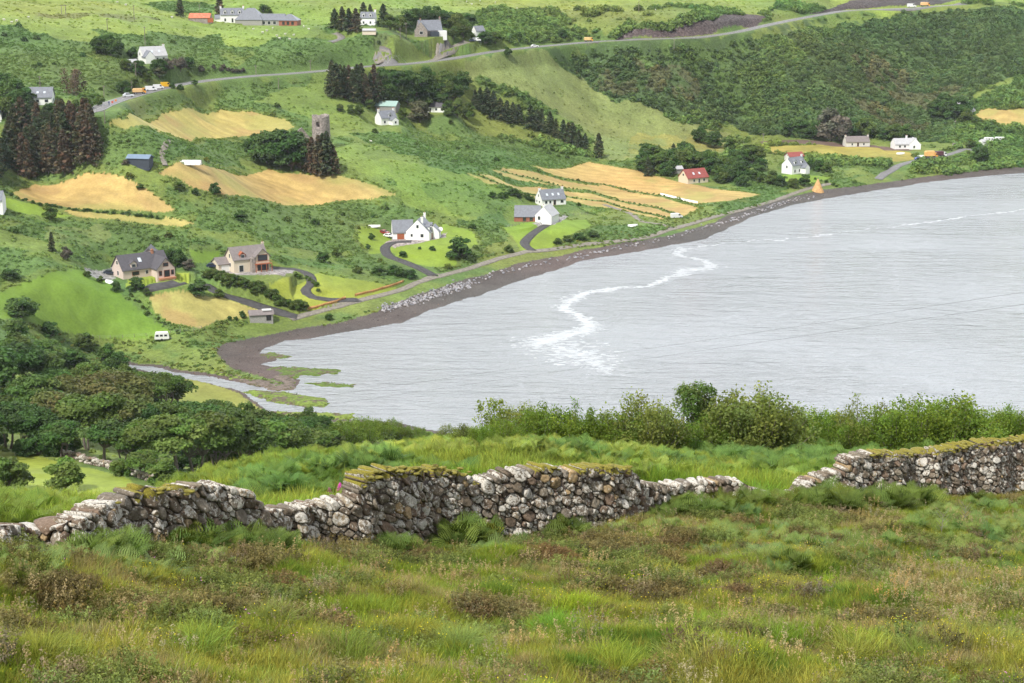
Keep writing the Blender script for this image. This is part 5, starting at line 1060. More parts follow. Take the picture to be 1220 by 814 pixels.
hedge([(272,380),(290,378),(302,376)], 5, 1.4, 'dark', 'dark shrub in the short row left of the grey boarded shed', 'shrubs left of the grey shed')
hedge([(960,212),(985,218),(1000,224)], 6, 1.6, 'dark', 'low dark shrub above the shore near the conical tent', 'shrubs by the tent')
hedge([(255,85),(275,84),(292,86)], 9, 2.2, 'wither', 'purple brown shrub in the short row above the main road', 'brown shrubs above the main road')
# skyline shrubs behind the drystone wall
sky_s = [(556,532,22,'willow','s0'),(585,530,48,'shrub','t1'),(600,534,26,'shrub','s1'),(622,532,34,'willow','s2'),(645,534,40,'shrub','s3'),(665,536,36,'shrub','s4'),(686,534,50,'shrub','t2'),(700,538,34,'shrub','s0'),(722,536,40,'shrub','t2'),(745,538,34,'shrub','s1'),(765,540,46,'willow','s2'),(782,538,40,'willow','s3'),
 (800,538,46,'shrub','t2'),(830,540,92,'broad','t0'),(815,544,44,'shrub','s0'),(845,542,46,'shrub','s1'),(868,542,68,'willow','s3'),(888,542,74,'willow','s4'),(905,542,62,'willow','s2'),(925,540,48,'shrub','s1'),(945,538,46,'shrub','s0'),(965,536,44,'shrub','s2'),(985,536,42,'shrub','s4'),(1005,536,44,'shrub','s3'),(1028,538,74,'willow','t2'),(1045,538,50,'shrub','s1'),
 (1062,538,52,'shrub','s0'),(1080,538,56,'shrub','s2'),(1100,537,70,'shrub','t2'),(1118,537,74,'shrub','s4'),(1135,534,64,'shrub','s3'),(1155,530,48,'shrub','s0'),(1175,530,44,'shrub','s1'),(1195,528,42,'shrub','s2'),(1215,527,40,'shrub','s4'),(1240,526,40,'shrub','s3'),
 (575,536,20,'shrub','s2'),(535,528,16,'willow','s1'),(1020,540,34,'shrub','s2'),(860,545,36,'shrub','s2'),(900,545,38,'shrub','s0'),(955,540,30,'shrub','s3'),(1090,540,34,'shrub','s1')]
for i, (x, y, h, m_, v_) in enumerate(sky_s):
    spec = {0: 'spindly', 585: 'spindly open topped sapling left of the other skyline bushes', 830: 'tallest leafy young tree on the brow above the gap in the wall', 1028: 'thin twiggy grey green bush poking above the brow right of centre', 1118: 'tall dark pointed bush on the brow behind the right wall'}.get(x)
    pos = 'behind the highest part of the left wall' if x < 780 else 'around the tallest young tree on the brow' if x < 930 else 'above the broken end of the right wall' if x < 1060 else 'behind the right wall near the picture edge'
    lb = spec if x in (585, 830, 1028, 1118) else '%s bush on the brow %s' % ('grey green' if m_ == 'willow' else 'leafy green', pos)
    plantpx('young_tree' if v_ in ('t0', 't1') else 'brow_bush', v_, m_, x, y, h * (1.4 if x < 800 else 1.1 if x < 1060 else .98), lb, 'tree' if v_ in ('t0', 't1') else 'bush', None if x in (585, 830, 1028, 1118) else ('%s bushes %s' % ('grey green' if m_ == 'willow' else 'leafy green', pos)), ymin=45, tr='stems' if v_ != 't0' else 'trunk', wid=1.05)
for x, y, h, m_, lb in [(78,612,42,'willow','rounded grey green tree standing alone in the near left field'),(12,612,44,'broad','bright green bush cut by the left edge below the wood')]:
    p = cast(x, 584, 175); plant('round_tree', 'b2', m_, p.x, p.y, h * p.y / cP / FPX, lb, 'tree', wid=1.25)
for x, y, h in [(460,524,12),(448,520,10),(430,530,16),(415,532,16),(470,522,12),(405,528,14),(495,524,9)]:
    p = cast(x, y, 60); plant('brow_bush', 's%d' % gg.randrange(5), 'shrub', p.x, p.y, h * 2.0 * p.y / cP / FPX, 'low bush on the brow above the near shore left of the spindly sapling', 'bush', 'low bushes on the brow at the near shore')
# ------------------------------------------------------------------ dry stone walls
WALL_TOP = [(3,632),(10,626),(23,621),(37,621),(42,630),(62,625),(88,628),(111,614),(131,604),(137,599),(155,596),(170,586),(196,580),(211,587),(227,583),(248,576),(273,578),(302,583),(313,592),(326,607),(365,602),(390,600),(411,598),(430,594),(434,579),(444,566),(465,558),(496,559),(532,559),(560,563),(573,576),(591,570),(607,564),(653,556),(684,561),(705,556),(754,558),(767,574),(793,578),(813,577),(834,574),(847,574),(869,571),(903,581),(919,586)]
WALL_TOP2 = [(962,582),(969,571),(986,566),(1006,561),(1013,547),(1037,540),(1075,540),(1117,537),(1161,528),(1220,523),(1300,516)]
WALL_BOT = [(0,662),(60,664),(100,667),(150,667),(200,662),(260,657),(330,657),(400,657),(470,657),(560,650),(620,647),(700,637),(760,622),(800,610),(850,606),(920,600),(960,602),(1000,604),(1080,600),(1150,597),(1230,590),(1300,585)]
m, nt, b = newmat('lichened field stone'); M['stone'] = m; b.inputs['Roughness'].default_value = .92; b.inputs['Specular IOR Level'].default_value = .2
tc = nt.nodes.new('ShaderNodeTexCoord'); at = nt.nodes.new('ShaderNodeAttribute'); at.attribute_name = 'rs'; am = nt.nodes.new('ShaderNodeAttribute'); am.attribute_name = 'moss'
def nn(scale, det=5, rough=.6, off=None):
    n = nt.nodes.new('ShaderNodeTexNoise'); n.inputs['Scale'].default_value = scale; n.inputs['Detail'].default_value = det; n.inputs['Roughness'].default_value = rough; nt.links.new(tc.outputs['Object'], n.inputs['Vector']); return n
def ramp(src, stops):
    r = nt.nodes.new('ShaderNodeValToRGB'); cr = r.color_ramp
    while len(cr.elements) < len(stops): cr.elements.new(.5)
    for e, (p, c) in zip(cr.elements, stops): e.position = p; e.color = (*c, 1) if len(c) == 3 else c
    nt.links.new(src, r.inputs[0]); return r
def mixn(f, a_, b_):
    q = nt.nodes.new('ShaderNodeMixRGB'); nt.links.new(f, q.inputs[0]); nt.links.new(a_, q.inputs[1]); nt.links.new(b_, q.inputs[2]); return q
base = ramp(at.outputs['Fac'], [(0, (.18, .13, .095)), (.3, (.12, .095, .07)), (.5, (.20, .165, .125)), (.7, (.15, .13, .105)), (.88, (.23, .20, .155)), (1, (.33, .24, .13))])
n_a = nn(14, 6, .7); n_b = nn(10, 5, .7); n_c = nn(38, 4, .7)
dk = ramp(n_a.outputs[0], [(.3, (.45, .42, .38)), (.62, (1.25, 1.22, 1.2))]); mul = nt.nodes.new('ShaderNodeMixRGB'); mul.blend_type = 'MULTIPLY'; mul.inputs[0].default_value = 1; nt.links.new(base.outputs[0], mul.inputs[1]); nt.links.new(dk.outputs[0], mul.inputs[2])
# lichen: white-grey plates, more on some stones than on others
ma = nt.nodes.new('ShaderNodeMath'); ma.operation = 'MULTIPLY_ADD'; ma.inputs[1].default_value = 7.31; ma.inputs[2].default_value = 0; nt.links.new(at.outputs['Fac'], ma.inputs[0])
fr = nt.nodes.new('ShaderNodeMath'); fr.operation = 'FRACT'; nt.links.new(ma.outputs[0], fr.inputs[0])
m1 = nt.nodes.new('ShaderNodeMath'); m1.operation = 'MULTIPLY_ADD'; m1.inputs[1].default_value = .24; nt.links.new(fr.outputs[0], m1.inputs[0]); nt.links.new(n_b.outputs[0], m1.inputs[2])
m2 = nt.nodes.new('ShaderNodeMath'); m2.operation = 'MULTIPLY_ADD'; m2.inputs[1].default_value = .16; nt.links.new(n_c.outputs[0], m2.inputs[0]); nt.links.new(m1.outputs[0], m2.inputs[2])
lf = ramp(m2.outputs[0], [(.725, (0, 0, 0)), (.76, (1, 1, 1))]); lc = ramp(n_c.outputs[0], [(.35, (.30, .275, .235)), (.6, (.58, .55, .49))])
c1 = mixn(lf.outputs[0], mul.outputs[0], lc.outputs[0])
ge = nt.nodes.new('ShaderNodeNewGeometry'); sx = nt.nodes.new('ShaderNodeSeparateXYZ'); nt.links.new(ge.outputs['Normal'], sx.inputs[0])
mm = nt.nodes.new('ShaderNodeMath'); mm.operation = 'MULTIPLY'; nt.links.new(am.outputs['Fac'], mm.inputs[0]); up = nt.nodes.new('ShaderNodeMapRange'); up.inputs[1].default_value = -.1; up.inputs[2].default_value = .5; nt.links.new(sx.outputs[2], up.inputs[0]); nt.links.new(up.outputs[0], mm.inputs[1])
mm2 = nt.nodes.new('ShaderNodeMath'); mm2.operation = 'ADD'; nt.links.new(mm.outputs[0], mm2.inputs[0]); nt.links.new(n_a.outputs[0], mm2.inputs[1]); mf = ramp(mm2.outputs[0], [(.97, (0, 0, 0)), (1.1, (1, 1, 1))])
mc = ramp(n_c.outputs[0], [(.3, (.08, .075, .015)), (.65, (.27, .23, .035))]); c2 = mixn(mf.outputs[0], c1.outputs[0], mc.outputs[0])
nt.links.new(c2.outputs[0], b.inputs['Base Color'])
bp = nt.nodes.new('ShaderNodeBump'); bp.inputs['Strength'].default_value = .8; bp.inputs['Distance'].default_value = .03; nt.links.new(n_a.outputs[0], bp.inputs['Height']); nt.links.new(bp.outputs[0], b.inputs['Normal'])
M['moss'] = simple('moss cushion', (.17, .15, .03), .95, .7, 12, .9)
def clip_poly(P, nx, ny, c):
    """keep points with nx*x+ny*y <= c"""
    out = []; n = len(P)
    for i in range(n):
        a_, b_ = P[i], P[(i + 1) % n]; da = nx * a_[0] + ny * a_[1] - c; db = nx * b_[0] + ny * b_[1] - c
        if da <= 0: out.append(a_)
        if (da < 0) != (db < 0) and da != db: t = da / (da - db); out.append((a_[0] + t * (b_[0] - a_[0]), a_[1] + t * (b_[1] - a_[1])))
    return out
def build_wall(top, label, mossx, seed, smin=.05, smax=.155):
    g = random.Random(seed); x0, x1 = top[0][0], top[-1][0]; tx = [p[0] for p in top]; ty = [p[1] for p in top]; bx = [p[0] for p in WALL_BOT]; by = [p[1] for p in WALL_BOT]
    S = []; 
    for x in np.arange(x0, x1 + .1, 3.0):
        yb = float(np.interp(x, bx, by)); p = cast(x, yb, 20, 75); a_, k_ = ray(x, float(np.interp(x, tx, ty))); S.append([float(x), p.x, p.y, CAMH + float(k_) * (p.y + .1) - float(hxy(p.x, p.y))])
    S = np.array(S)
    for _ in range(3): S[1:-1, 1:3] = (S[:-2, 1:3] + S[1:-1, 1:3] * 2 + S[2:, 1:3]) / 4
    s = np.r_[0, np.cumsum(np.hypot(np.diff(S[:, 1]), np.diff(S[:, 2])))]; Ltot = s[-1]
    H = lambda q: float(np.interp(q, s, S[:, 3]))
    P2 = lambda q: (float(np.interp(q, s, S[:, 1])), float(np.interp(q, s, S[:, 2])))
    asp = 1.25; sites = []; cell = {}
    def ok(u, w, r):
        cu, cw = int(u / .3), int(w / .3)
        for i in range(cu - 2, cu + 3):
            for j in range(cw - 2, cw + 3):
                for (a_, b_, r2) in cell.get((i, j), ()):
                    if (a_ - u) ** 2 + (b_ - w) ** 2 < (.80 * (r + r2)) ** 2: return False
        return True
    for rr, tries in ((smax, 400), (smax * .8, 900), (.6 * smax, 2500), (.45 * smax, 6000), (smin * 1.4, 9000), (smin, 14000)):
        for _ in range(int(tries * Ltot / 25)):
            q = g.random() * Ltot; hh = H(q); r = rr * (.8 + .4 * g.random()); w = -.12 + g.random() * (hh + .12); 
            if w > hh - r * .85: continue
            u = q / asp
            if ok(u, w, r): sites.append((u, w, r)); cell.setdefault((int(u / .3), int(w / .3)), []).append((u, w, r))
    V = []; F4 = []; F3 = []; RS = []; MS = []; NP = 14
    rings = [(.55, -1.0), (.88, -.96), (1.0, -.75), (1.0, 0.0), (.98, .5), (.90, .84), (.66, .97), (.32, 1.0)]
    for (u, w, r) in sites:
        L0 = 1.35 * r; P = [(u + L0 * math.cos(t), w + L0 * math.sin(t)) for t in np.linspace(0, 2 * math.pi, 11)[:-1] + g.random()]
        for i in range(int(u / .3) - 3, int(u / .3) + 4):
            for j in range(int(w / .3) - 3, int(w / .3) + 4):
                for (a_, b_, r2) in cell.get((i, j), ()):
                    dx, dy = a_ - u, b_ - w; d2 = dx * dx + dy * dy
                    if d2 < 1e-9 or d2 > (L0 + 1.35 * r2) ** 2: continue
                    c = (d2 + r * r - r2 * r2) / 2; P = clip_poly(P, dx, dy, c + dx * u + dy * w)
                    if len(P) < 3: break
                if len(P) < 3: break
            if len(P) < 3: break
        if len(P) < 3: continue
        P = np.array(P); cen = P.mean(0); P[:, 0] *= asp; cen[0] *= asp
        Q = np.roll(P, -1, 0); P = np.stack([P * .86 + Q * .14, P * .14 + Q * .86], 1).reshape(-1, 2)
        e = np.hypot(*(np.roll(P, -1, 0) - P).T); cs = np.r_[0, np.cumsum(e)]; t = np.arange(NP) / NP * cs[-1]; PP = np.r_[P, P[:1]]
        P = np.c_[np.interp(t, cs, PP[:, 0]), np.interp(t, cs, PP[:, 1])]; P = cen + (P - cen) * (.955 if r > .12 else .93)
        bul = .03 + r * .26 * (.6 + .6 * g.random()); off = g.uniform(-.035, .04) - .03; th = .52; rs = g.random(); tilt = (g.uniform(-.4, .4), g.uniform(-.45, .2)); b0 = len(V)
        for sc, dp in rings:
            for k in range(NP):
                q = cen + (P[k] - cen) * sc; d = (dp * bul if dp > 0 else dp * th) + off
                if dp > 0: d += tilt[0] * (q[0] - cen[0]) + tilt[1] * (q[1] - cen[1]); d += (float(vnoise(q[0] * 8, q[1] * 8, seed)) - .5) * .075 + (float(vnoise(q[0] * 20, q[1] * 20, seed)) - .5) * .03
                V.append((q[0], d, q[1])); RS.append(rs)
        for sgn, dp in ((-1, -1.0), (1, 1.0)): V.append((cen[0], (dp * bul if dp > 0 else dp * th) + off, cen[1])); RS.append(rs)
        nr = len(rings)
        for i in range(nr - 1):
            for k in range(NP): F4.append((b0 + i * NP + k, b0 + i * NP + (k + 1) % NP, b0 + (i + 1) * NP + (k + 1) % NP, b0 + (i + 1) * NP + k))
        for k in range(NP): F3.append((b0 + nr * NP, b0 + (k + 1) % NP, b0 + k)); F3.append((b0 + nr * NP + 1, b0 + (nr - 1) * NP + k, b0 + (nr - 1) * NP + (k + 1) % NP))
    V = np.array(V); q = V[:, 0]; X = np.interp(q, s, S[:, 1]); Y = np.interp(q, s, S[:, 2]); X2 = np.interp(q + .2, s, S[:, 1]); Y2 = np.interp(q + .2, s, S[:, 2]); X1 = np.interp(q - .2, s, S[:, 1]); Y1 = np.interp(q - .2, s, S[:, 2])
    tx_, ty_ = X2 - X1, Y2 - Y1; l = np.hypot(tx_, ty_) + 1e-9; nx_, ny_ = ty_ / l, -tx_ / l; base = hxy(X, Y)
    hq = np.interp(q, s, S[:, 3]); xp = np.interp(q, s, S[:, 0]); ms = np.zeros(len(q))
    for (xa, xb, am_) in mossx: ms = np.maximum(ms, am_ * ((xp > xa) & (xp < xb)) * sm(.34, .1, hq - V[:, 2]))
    lean = -.08 * V[:, 2]
    W = np.c_[X + nx_ * (V[:, 1] + lean), Y + ny_ * (V[:, 1] + lean), base + V[:, 2]]
    mid = (float(W[:, 0].mean()), float(W[:, 1].mean()), float(base.mean())); e = empty('dry_stone_wall', mid); tag(e, label, 'stone wall')
    obj('stonework', mesh_np('stonework', W - mid, [np.array(F4), np.array(F3)], M['stone'], {'rs': ('FLOAT', np.array(RS)), 'moss': ('FLOAT', ms)}, smooth=True), e)
    # plain core inside, coloured dark to stand in for shade between the face stones
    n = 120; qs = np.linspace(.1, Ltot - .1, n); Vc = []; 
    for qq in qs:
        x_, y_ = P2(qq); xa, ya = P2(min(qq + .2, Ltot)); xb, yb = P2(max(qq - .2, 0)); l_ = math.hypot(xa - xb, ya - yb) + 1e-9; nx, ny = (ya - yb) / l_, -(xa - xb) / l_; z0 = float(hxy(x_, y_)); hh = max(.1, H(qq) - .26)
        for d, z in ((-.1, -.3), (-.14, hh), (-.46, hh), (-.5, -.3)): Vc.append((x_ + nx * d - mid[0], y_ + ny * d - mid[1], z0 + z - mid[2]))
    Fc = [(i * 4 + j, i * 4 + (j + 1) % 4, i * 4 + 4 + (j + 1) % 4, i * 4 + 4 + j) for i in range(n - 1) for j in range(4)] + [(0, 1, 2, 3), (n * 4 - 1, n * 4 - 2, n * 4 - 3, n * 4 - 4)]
    obj('gap_shade_core', mesh_np('gap_shade_core', np.array(Vc), np.array(Fc), simple('painted gap shade', (.07, .055, .045), 1, .4, 8)), e)
    MV = []; MF = []
    ico = bmesh.new(); bmesh.ops.create_icosphere(ico, subdivisions=2, radius=1); iv = np.array([v.co[:] for v in ico.verts]); if_ = np.array([[v.index for v in f.verts] for f in ico.faces]); ico.free()
    for (xa, xb, am_) in mossx:
        qa, qb = np.interp(xa, S[:, 0], s), np.interp(xb, S[:, 0], s)
        for _ in range(int((qb - qa) * 13 * am_ ** 2)):
            qq = g.uniform(qa, qb); x_, y_ = P2(qq); z0 = float(hxy(x_, y_)); r = g.uniform(.03, .085); d = g.uniform(-.45, .03)
            pv = iv * np.array([r * 1.3, r, r * .5]) * (1 + .35 * (vnoise(iv[:, 0] * 3 + qq, iv[:, 1] * 3 + iv[:, 2] * 2, 9) - .5))[:, None]
            MF.append(if_ + len(MV) * len(iv)); MV.append(pv + np.array([x_ - mid[0] , y_ - d - mid[1], z0 + H(qq) - g.uniform(.02, .09) - mid[2]]))
    if MV: obj('moss', mesh_np('moss', np.concatenate(MV), np.concatenate(MF), M['moss'], smooth=True), e)
    return S, s
WS1, _s = build_wall(WALL_TOP, 'long lichened drystone wall, left and middle stretch, mossy and tumbling low at both ends', [(168,202,.9),(222,236,.6),(120,150,.35),(434,480,1.0),(480,560,.75),(565,575,.5),(640,668,.7),(690,712,.6),(712,756,.7)], 1)
WS2, _s = build_wall(WALL_TOP2, 'right hand drystone wall with yellow moss cap, rising to the right edge beyond a gap', [(1008,1040,.3),(1040,1120,.6),(1120,1160,.8),(1160,1300,.75)], 2, .05, .135)
ico = bmesh.new(); bmesh.ops.create_icosphere(ico, subdivisions=3, radius=1); IV = np.array([v.co[:] for v in ico.verts]); IF = np.array([[v.index for v in f.verts] for f in ico.faces]); ico.free()
def boulder(x, y, w, h, label, seed, ymin=20, mat='stone', group=None, cat='boulder'):
    p = cast(x, y, ymin, 700); s = w * p.y / cP / FPX / 2; hh = h * p.y / cP / FPX / 2; g = np.random.default_rng(seed); v = IV.copy()
    for _ in range(7): d = unit(1, g)[0]; c = .62 + .25 * g.random(); k = v @ d; v -= np.outer(np.clip(k - c, 0, None), d) * .85
    v *= (1 + .12 * (vnoise(v[:, 0] * 2.5 + seed, v[:, 1] * 2.5 + v[:, 2] * 2, seed) - .5))[:, None]; v *= np.array([s, s * .9, hh]) * 1.12; v[:, 2] += hh * .8
    o = obj('boulder', mesh_np('boulder', v, IF, M[mat], {'rs': ('FLOAT', np.full(len(v), g.random())), 'moss': ('FLOAT', np.zeros(len(v)))}, smooth=True), None, p); return tag(o, label, cat, group)
boulder(24, 645, 28, 24, 'large rounded brown boulder at the tumbled left end of the wall', 4)
boulder(48, 648, 22, 18, 'brown and white boulder right of the large rounded one at the wall end', 5)
boulder(5, 650, 16, 14, 'small boulder touching the left edge at the wall end', 6)
boulder(938, 592, 13, 10, 'brown boulder in the grass of the wall gap, left of a second one', 7); boulder(961, 590, 11, 10, 'grey brown boulder leaning at the broken end of the right wall', 8)
boulder(925, 596, 9, 6, 'small pale stone in the bracken at the end of the long wall', 9)
# ------------------------------------------------------------------ scatter (ground cover) with geometry nodes
def proto(name, V, F, shade, mat):
    me = mesh_np(name, V, F, mat, {'shade': ('FLOAT', shade)}); return bpy.data.objects.new(name, me)     # not linked: only a source for the instances
def scatter(name, label, cat, P, rot, scl, tint, idx, protos):
    n = len(P); me = bpy.data.meshes.new(name); me.vertices.add(n); me.vertices.foreach_set('co', np.ascontiguousarray(P, np.float32).ravel())
    def at_(k, tp, arr, f): a_ = me.attributes.new(k, tp, 'POINT'); a_.data.foreach_set(f, np.ascontiguousarray(arr).ravel())
    at_('rot', 'FLOAT_VECTOR', rot.astype(np.float32), 'vector'); at_('scl', 'FLOAT_VECTOR', scl.astype(np.float32), 'vector'); at_('tint', 'FLOAT_COLOR', np.c_[tint, np.ones(n)].astype(np.float32), 'color'); at_('pick', 'INT', idx.astype(np.int32), 'value')
    o = obj(name, me); tag(o, label, cat, None, 'stuff')
    ng = bpy.data.node_groups.new(name, 'GeometryNodeTree'); ng.interface.new_socket('Geometry', in_out='INPUT', socket_type='NodeSocketGeometry'); ng.interface.new_socket('Geometry', in_out='OUTPUT', socket_type='NodeSocketGeometry')
    N_ = ng.nodes; gi = N_.new('NodeGroupInput'); go = N_.new('NodeGroupOutput'); ip = N_.new('GeometryNodeInstanceOnPoints'); jn = N_.new('GeometryNodeJoinGeometry'); lk = ng.links.new
    for pr in reversed(protos):
        oi = N_.new('GeometryNodeObjectInfo'); oi.inputs['Object'].default_value = pr; g2 = N_.new('GeometryNodeGeometryToInstance'); lk(oi.outputs['Geometry'], g2.inputs[0]); lk(g2.outputs[0], jn.inputs[0])
    lk(gi.outputs[0], ip.inputs['Points']); lk(jn.outputs[0], ip.inputs['Instance']); ip.inputs['Pick Instance'].default_value = True
    def na_(k, dt): q = N_.new('GeometryNodeInputNamedAttribute'); q.data_type = dt; q.inputs['Name'].default_value = k; return q
    lk(na_('pick', 'INT').outputs[0], ip.inputs['Instance Index']); lk(na_('rot', 'FLOAT_VECTOR').outputs[0], ip.inputs['Rotation']); lk(na_('scl', 'FLOAT_VECTOR').outputs[0], ip.inputs['Scale'])
    lk(ip.outputs[0], go.inputs[0]); md = o.modifiers.new('scatter', 'NODES'); md.node_group = ng; return o
IM = leaf_mat('blades and fronds', (.1, .1, .1), inst=True, transl=.3, rough=.75); IMF = leaf_mat('far growth', (.1, .1, .1), inst=True, transl=.15, rough=.8)
G = np.random.default_rng(77)
def blades(n, h0, h1, spread, lean, wid, seed, seg=3):
    g = np.random.default_rng(seed); V = []; F3 = []; Sh = []
    for i in range(n):
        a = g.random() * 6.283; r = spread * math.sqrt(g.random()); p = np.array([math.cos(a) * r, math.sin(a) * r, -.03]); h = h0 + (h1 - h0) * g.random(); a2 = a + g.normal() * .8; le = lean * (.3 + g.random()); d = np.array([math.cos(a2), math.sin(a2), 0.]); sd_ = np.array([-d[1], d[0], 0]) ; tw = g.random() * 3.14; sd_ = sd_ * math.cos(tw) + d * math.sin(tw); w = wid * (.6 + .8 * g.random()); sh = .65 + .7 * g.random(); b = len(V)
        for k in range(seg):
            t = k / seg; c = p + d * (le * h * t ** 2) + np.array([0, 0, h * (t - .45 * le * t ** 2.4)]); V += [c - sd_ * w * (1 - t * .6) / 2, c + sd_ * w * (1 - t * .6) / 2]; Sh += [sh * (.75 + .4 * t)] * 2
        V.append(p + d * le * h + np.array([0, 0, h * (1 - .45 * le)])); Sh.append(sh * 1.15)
        for k in range(seg - 1): q = b + 2 * k; F3 += [(q, q + 1, q + 3), (q, q + 3, q + 2)]
        q = b + 2 * (seg - 1); F3.append((q, q + 1, q + 2))
    return np.array(V), np.array(F3), np.array(Sh)
def heather(seed, n=34, h=.32, r=.24):
    g = np.random.default_rng(seed); P = []; S_ = []
    for i in range(n):
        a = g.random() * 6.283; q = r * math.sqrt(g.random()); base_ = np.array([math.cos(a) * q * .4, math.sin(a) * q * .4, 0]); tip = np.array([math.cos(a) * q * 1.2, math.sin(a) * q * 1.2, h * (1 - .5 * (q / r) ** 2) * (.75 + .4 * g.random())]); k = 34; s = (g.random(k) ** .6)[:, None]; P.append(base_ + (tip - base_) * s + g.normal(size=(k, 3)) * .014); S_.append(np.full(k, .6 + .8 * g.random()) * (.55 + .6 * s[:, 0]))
    P = np.concatenate(P); S_ = np.concatenate(S_); V, F, T = leaf_quads(P, .0115, g, np.tile([0, 0, .8], (len(P), 1)), S_[:, None], 2.6); return V, F, T[:, 0]
def seedgrass(seed, n=16):
    g = np.random.default_rng(seed); V, F, S_ = blades(n, .3, .62, .16, .35, .006, seed); tips = V[6::7][:n]; P = np.repeat(tips, 16, 0); t = g.random(len(P))[:, None]; P = P + g.normal(size=P.shape) * np.array([.012, .012, .006]) - np.array([0, 0, .16]) * t; v2, f2, t2 = leaf_quads(P, .014, g, None, np.full((len(P), 1), 1.25), 2.2)
    return np.r_[V, v2], np.r_[F, f2 + len(V)], np.r_[S_ * .8, t2[:, 0]]
def fern(seed, nf=8, L_=.85):
    g = np.random.default_rng(seed); V = []; F = []; S_ = []
    for i in range(nf):
        a = i * 2.4 + g.random(); le = L_ * (.7 + .5 * g.random()); el = .95 + .45 * g.random(); d = np.array([math.cos(a), math.sin(a), 0]); sd_ = np.array([-d[1], d[0], 0]); sh = .7 + .55 * g.random(); dr = g.uniform(.5, 1.0)
        def pos(t): ang = el - t * dr * 1.15; return d * (math.cos(el) * le * t + .25 * le * t * t * dr) + np.array([0, 0, le * (math.sin(el) * t - .48 * dr * t * t)])
        prev = pos(0); b = len(V); w = .008
        for k in range(6): p = pos(k / 5); V += [p - sd_ * w, p + sd_ * w]; S_ += [sh * .7] * 2
        for k in range(5): q = b + 2 * k; F += [(q, q + 1, q + 3), (q, q + 3, q + 2)]
        npn = 15
        for k in range(npn):
            t = .2 + .8 * (k + .5) / npn; p = pos(t); tg = pos(min(t + .05, 1)) - pos(t - .05); tg /= np.linalg.norm(tg) + 1e-9; L2 = le * .36 * math.sin(math.pi * min(1, (1 - t) * 1.05 + .08) * .62) * (.9 + .2 * g.random())
            for s_ in (-1, 1):
                out = sd_ * s_ * .93 + tg * .35 - np.array([0, 0, .22]); out /= np.linalg.norm(out); fw = tg * .85; m_ = 5
                for j in range(m_):
                    u = (j + .4) / m_; c = p + out * L2 * u; wl = L2 * .26 * (1 - u * .75)
                    for s2 in (-1, 1):
                        q = c + fw * s2 * wl - np.array([0, 0, .01 * g.random()]); b = len(V); hw = L2 / m_ * .42; V += [c - out * hw * .6, q + out * hw * .5, c + out * hw]; S_ += [sh * (.85 + .3 * g.random())] * 3; F.append((b, b + 1, b + 2))
    return np.array(V), np.array(F), np.array(S_)
def mound(seed, n, r, h, ls):
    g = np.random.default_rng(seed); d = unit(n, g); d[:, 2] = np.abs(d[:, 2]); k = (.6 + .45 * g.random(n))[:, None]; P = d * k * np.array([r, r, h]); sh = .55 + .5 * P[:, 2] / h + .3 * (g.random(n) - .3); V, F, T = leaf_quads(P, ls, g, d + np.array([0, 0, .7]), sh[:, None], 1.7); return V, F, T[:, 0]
def mk(name, arr, mat=None): return proto(name, arr[0], arr[1], arr[2], mat or IM)
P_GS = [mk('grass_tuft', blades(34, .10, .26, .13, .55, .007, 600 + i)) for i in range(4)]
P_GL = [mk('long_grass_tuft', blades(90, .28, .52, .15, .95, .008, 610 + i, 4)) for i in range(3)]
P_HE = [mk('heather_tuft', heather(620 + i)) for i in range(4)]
P_SE = [mk('seeding_grass', seedgrass(630 + i)) for i in range(3)]
P_FE = [mk('bracken_plant', fern(640 + i)) for i in range(4)]
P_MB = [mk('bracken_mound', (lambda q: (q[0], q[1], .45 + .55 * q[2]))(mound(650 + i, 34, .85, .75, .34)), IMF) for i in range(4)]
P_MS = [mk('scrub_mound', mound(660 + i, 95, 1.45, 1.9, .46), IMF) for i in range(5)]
def samp(n, y0, y1, amin=-.34, amax=.34, pw=1.0):
    Y = (y0 ** (1 + pw) + (y1 ** (1 + pw) - y0 ** (1 + pw)) * G.random(n)) ** (1 / (1 + pw)); a = amin + (amax - amin) * G.random(n); return a * Y, Y
def gat(arr, X, Y):
    ia = np.clip(((X / Y - GA[0]) / (GA[1] - GA[0])).round().astype(int), 0, NA - 1); iy = np.clip(np.searchsorted(GY, Y), 0, NR - 1); return arr[iy, ia]
def put(name, label, cat, X, Y, tint, protos, s0, s1, tilt=.12, dz=0.0, zs=None, sc=None):
    n = len(X); z = hxy(X, Y) + dz; rot = np.c_[G.normal(size=(n, 2)) * tilt, G.random(n) * 6.283]; s = (s0 + (s1 - s0) * G.random(n)) if sc is None else sc; S3 = np.c_[s, s, s * (1 if zs is None else zs)]
    return scatter(name, label, cat, np.c_[X, Y, z], rot, S3, tint, G.integers(0, len(protos), n), protos)
def vary(c, n, a=.3, hue=.12):
    k = 1 + a * (G.random(n) - .5) * 2; h = 1 + hue * G.normal(size=n); return np.array(c)[None, :] * k[:, None] * np.c_[h, np.ones(n), 2 - h] if np.ndim(c) == 1 else c * k[:, None] * np.c_[h, np.ones(n), 2 - h]
BRs = BR.copy(); BRs[(cuts > .45)] = 0; BRs[inw] = 0
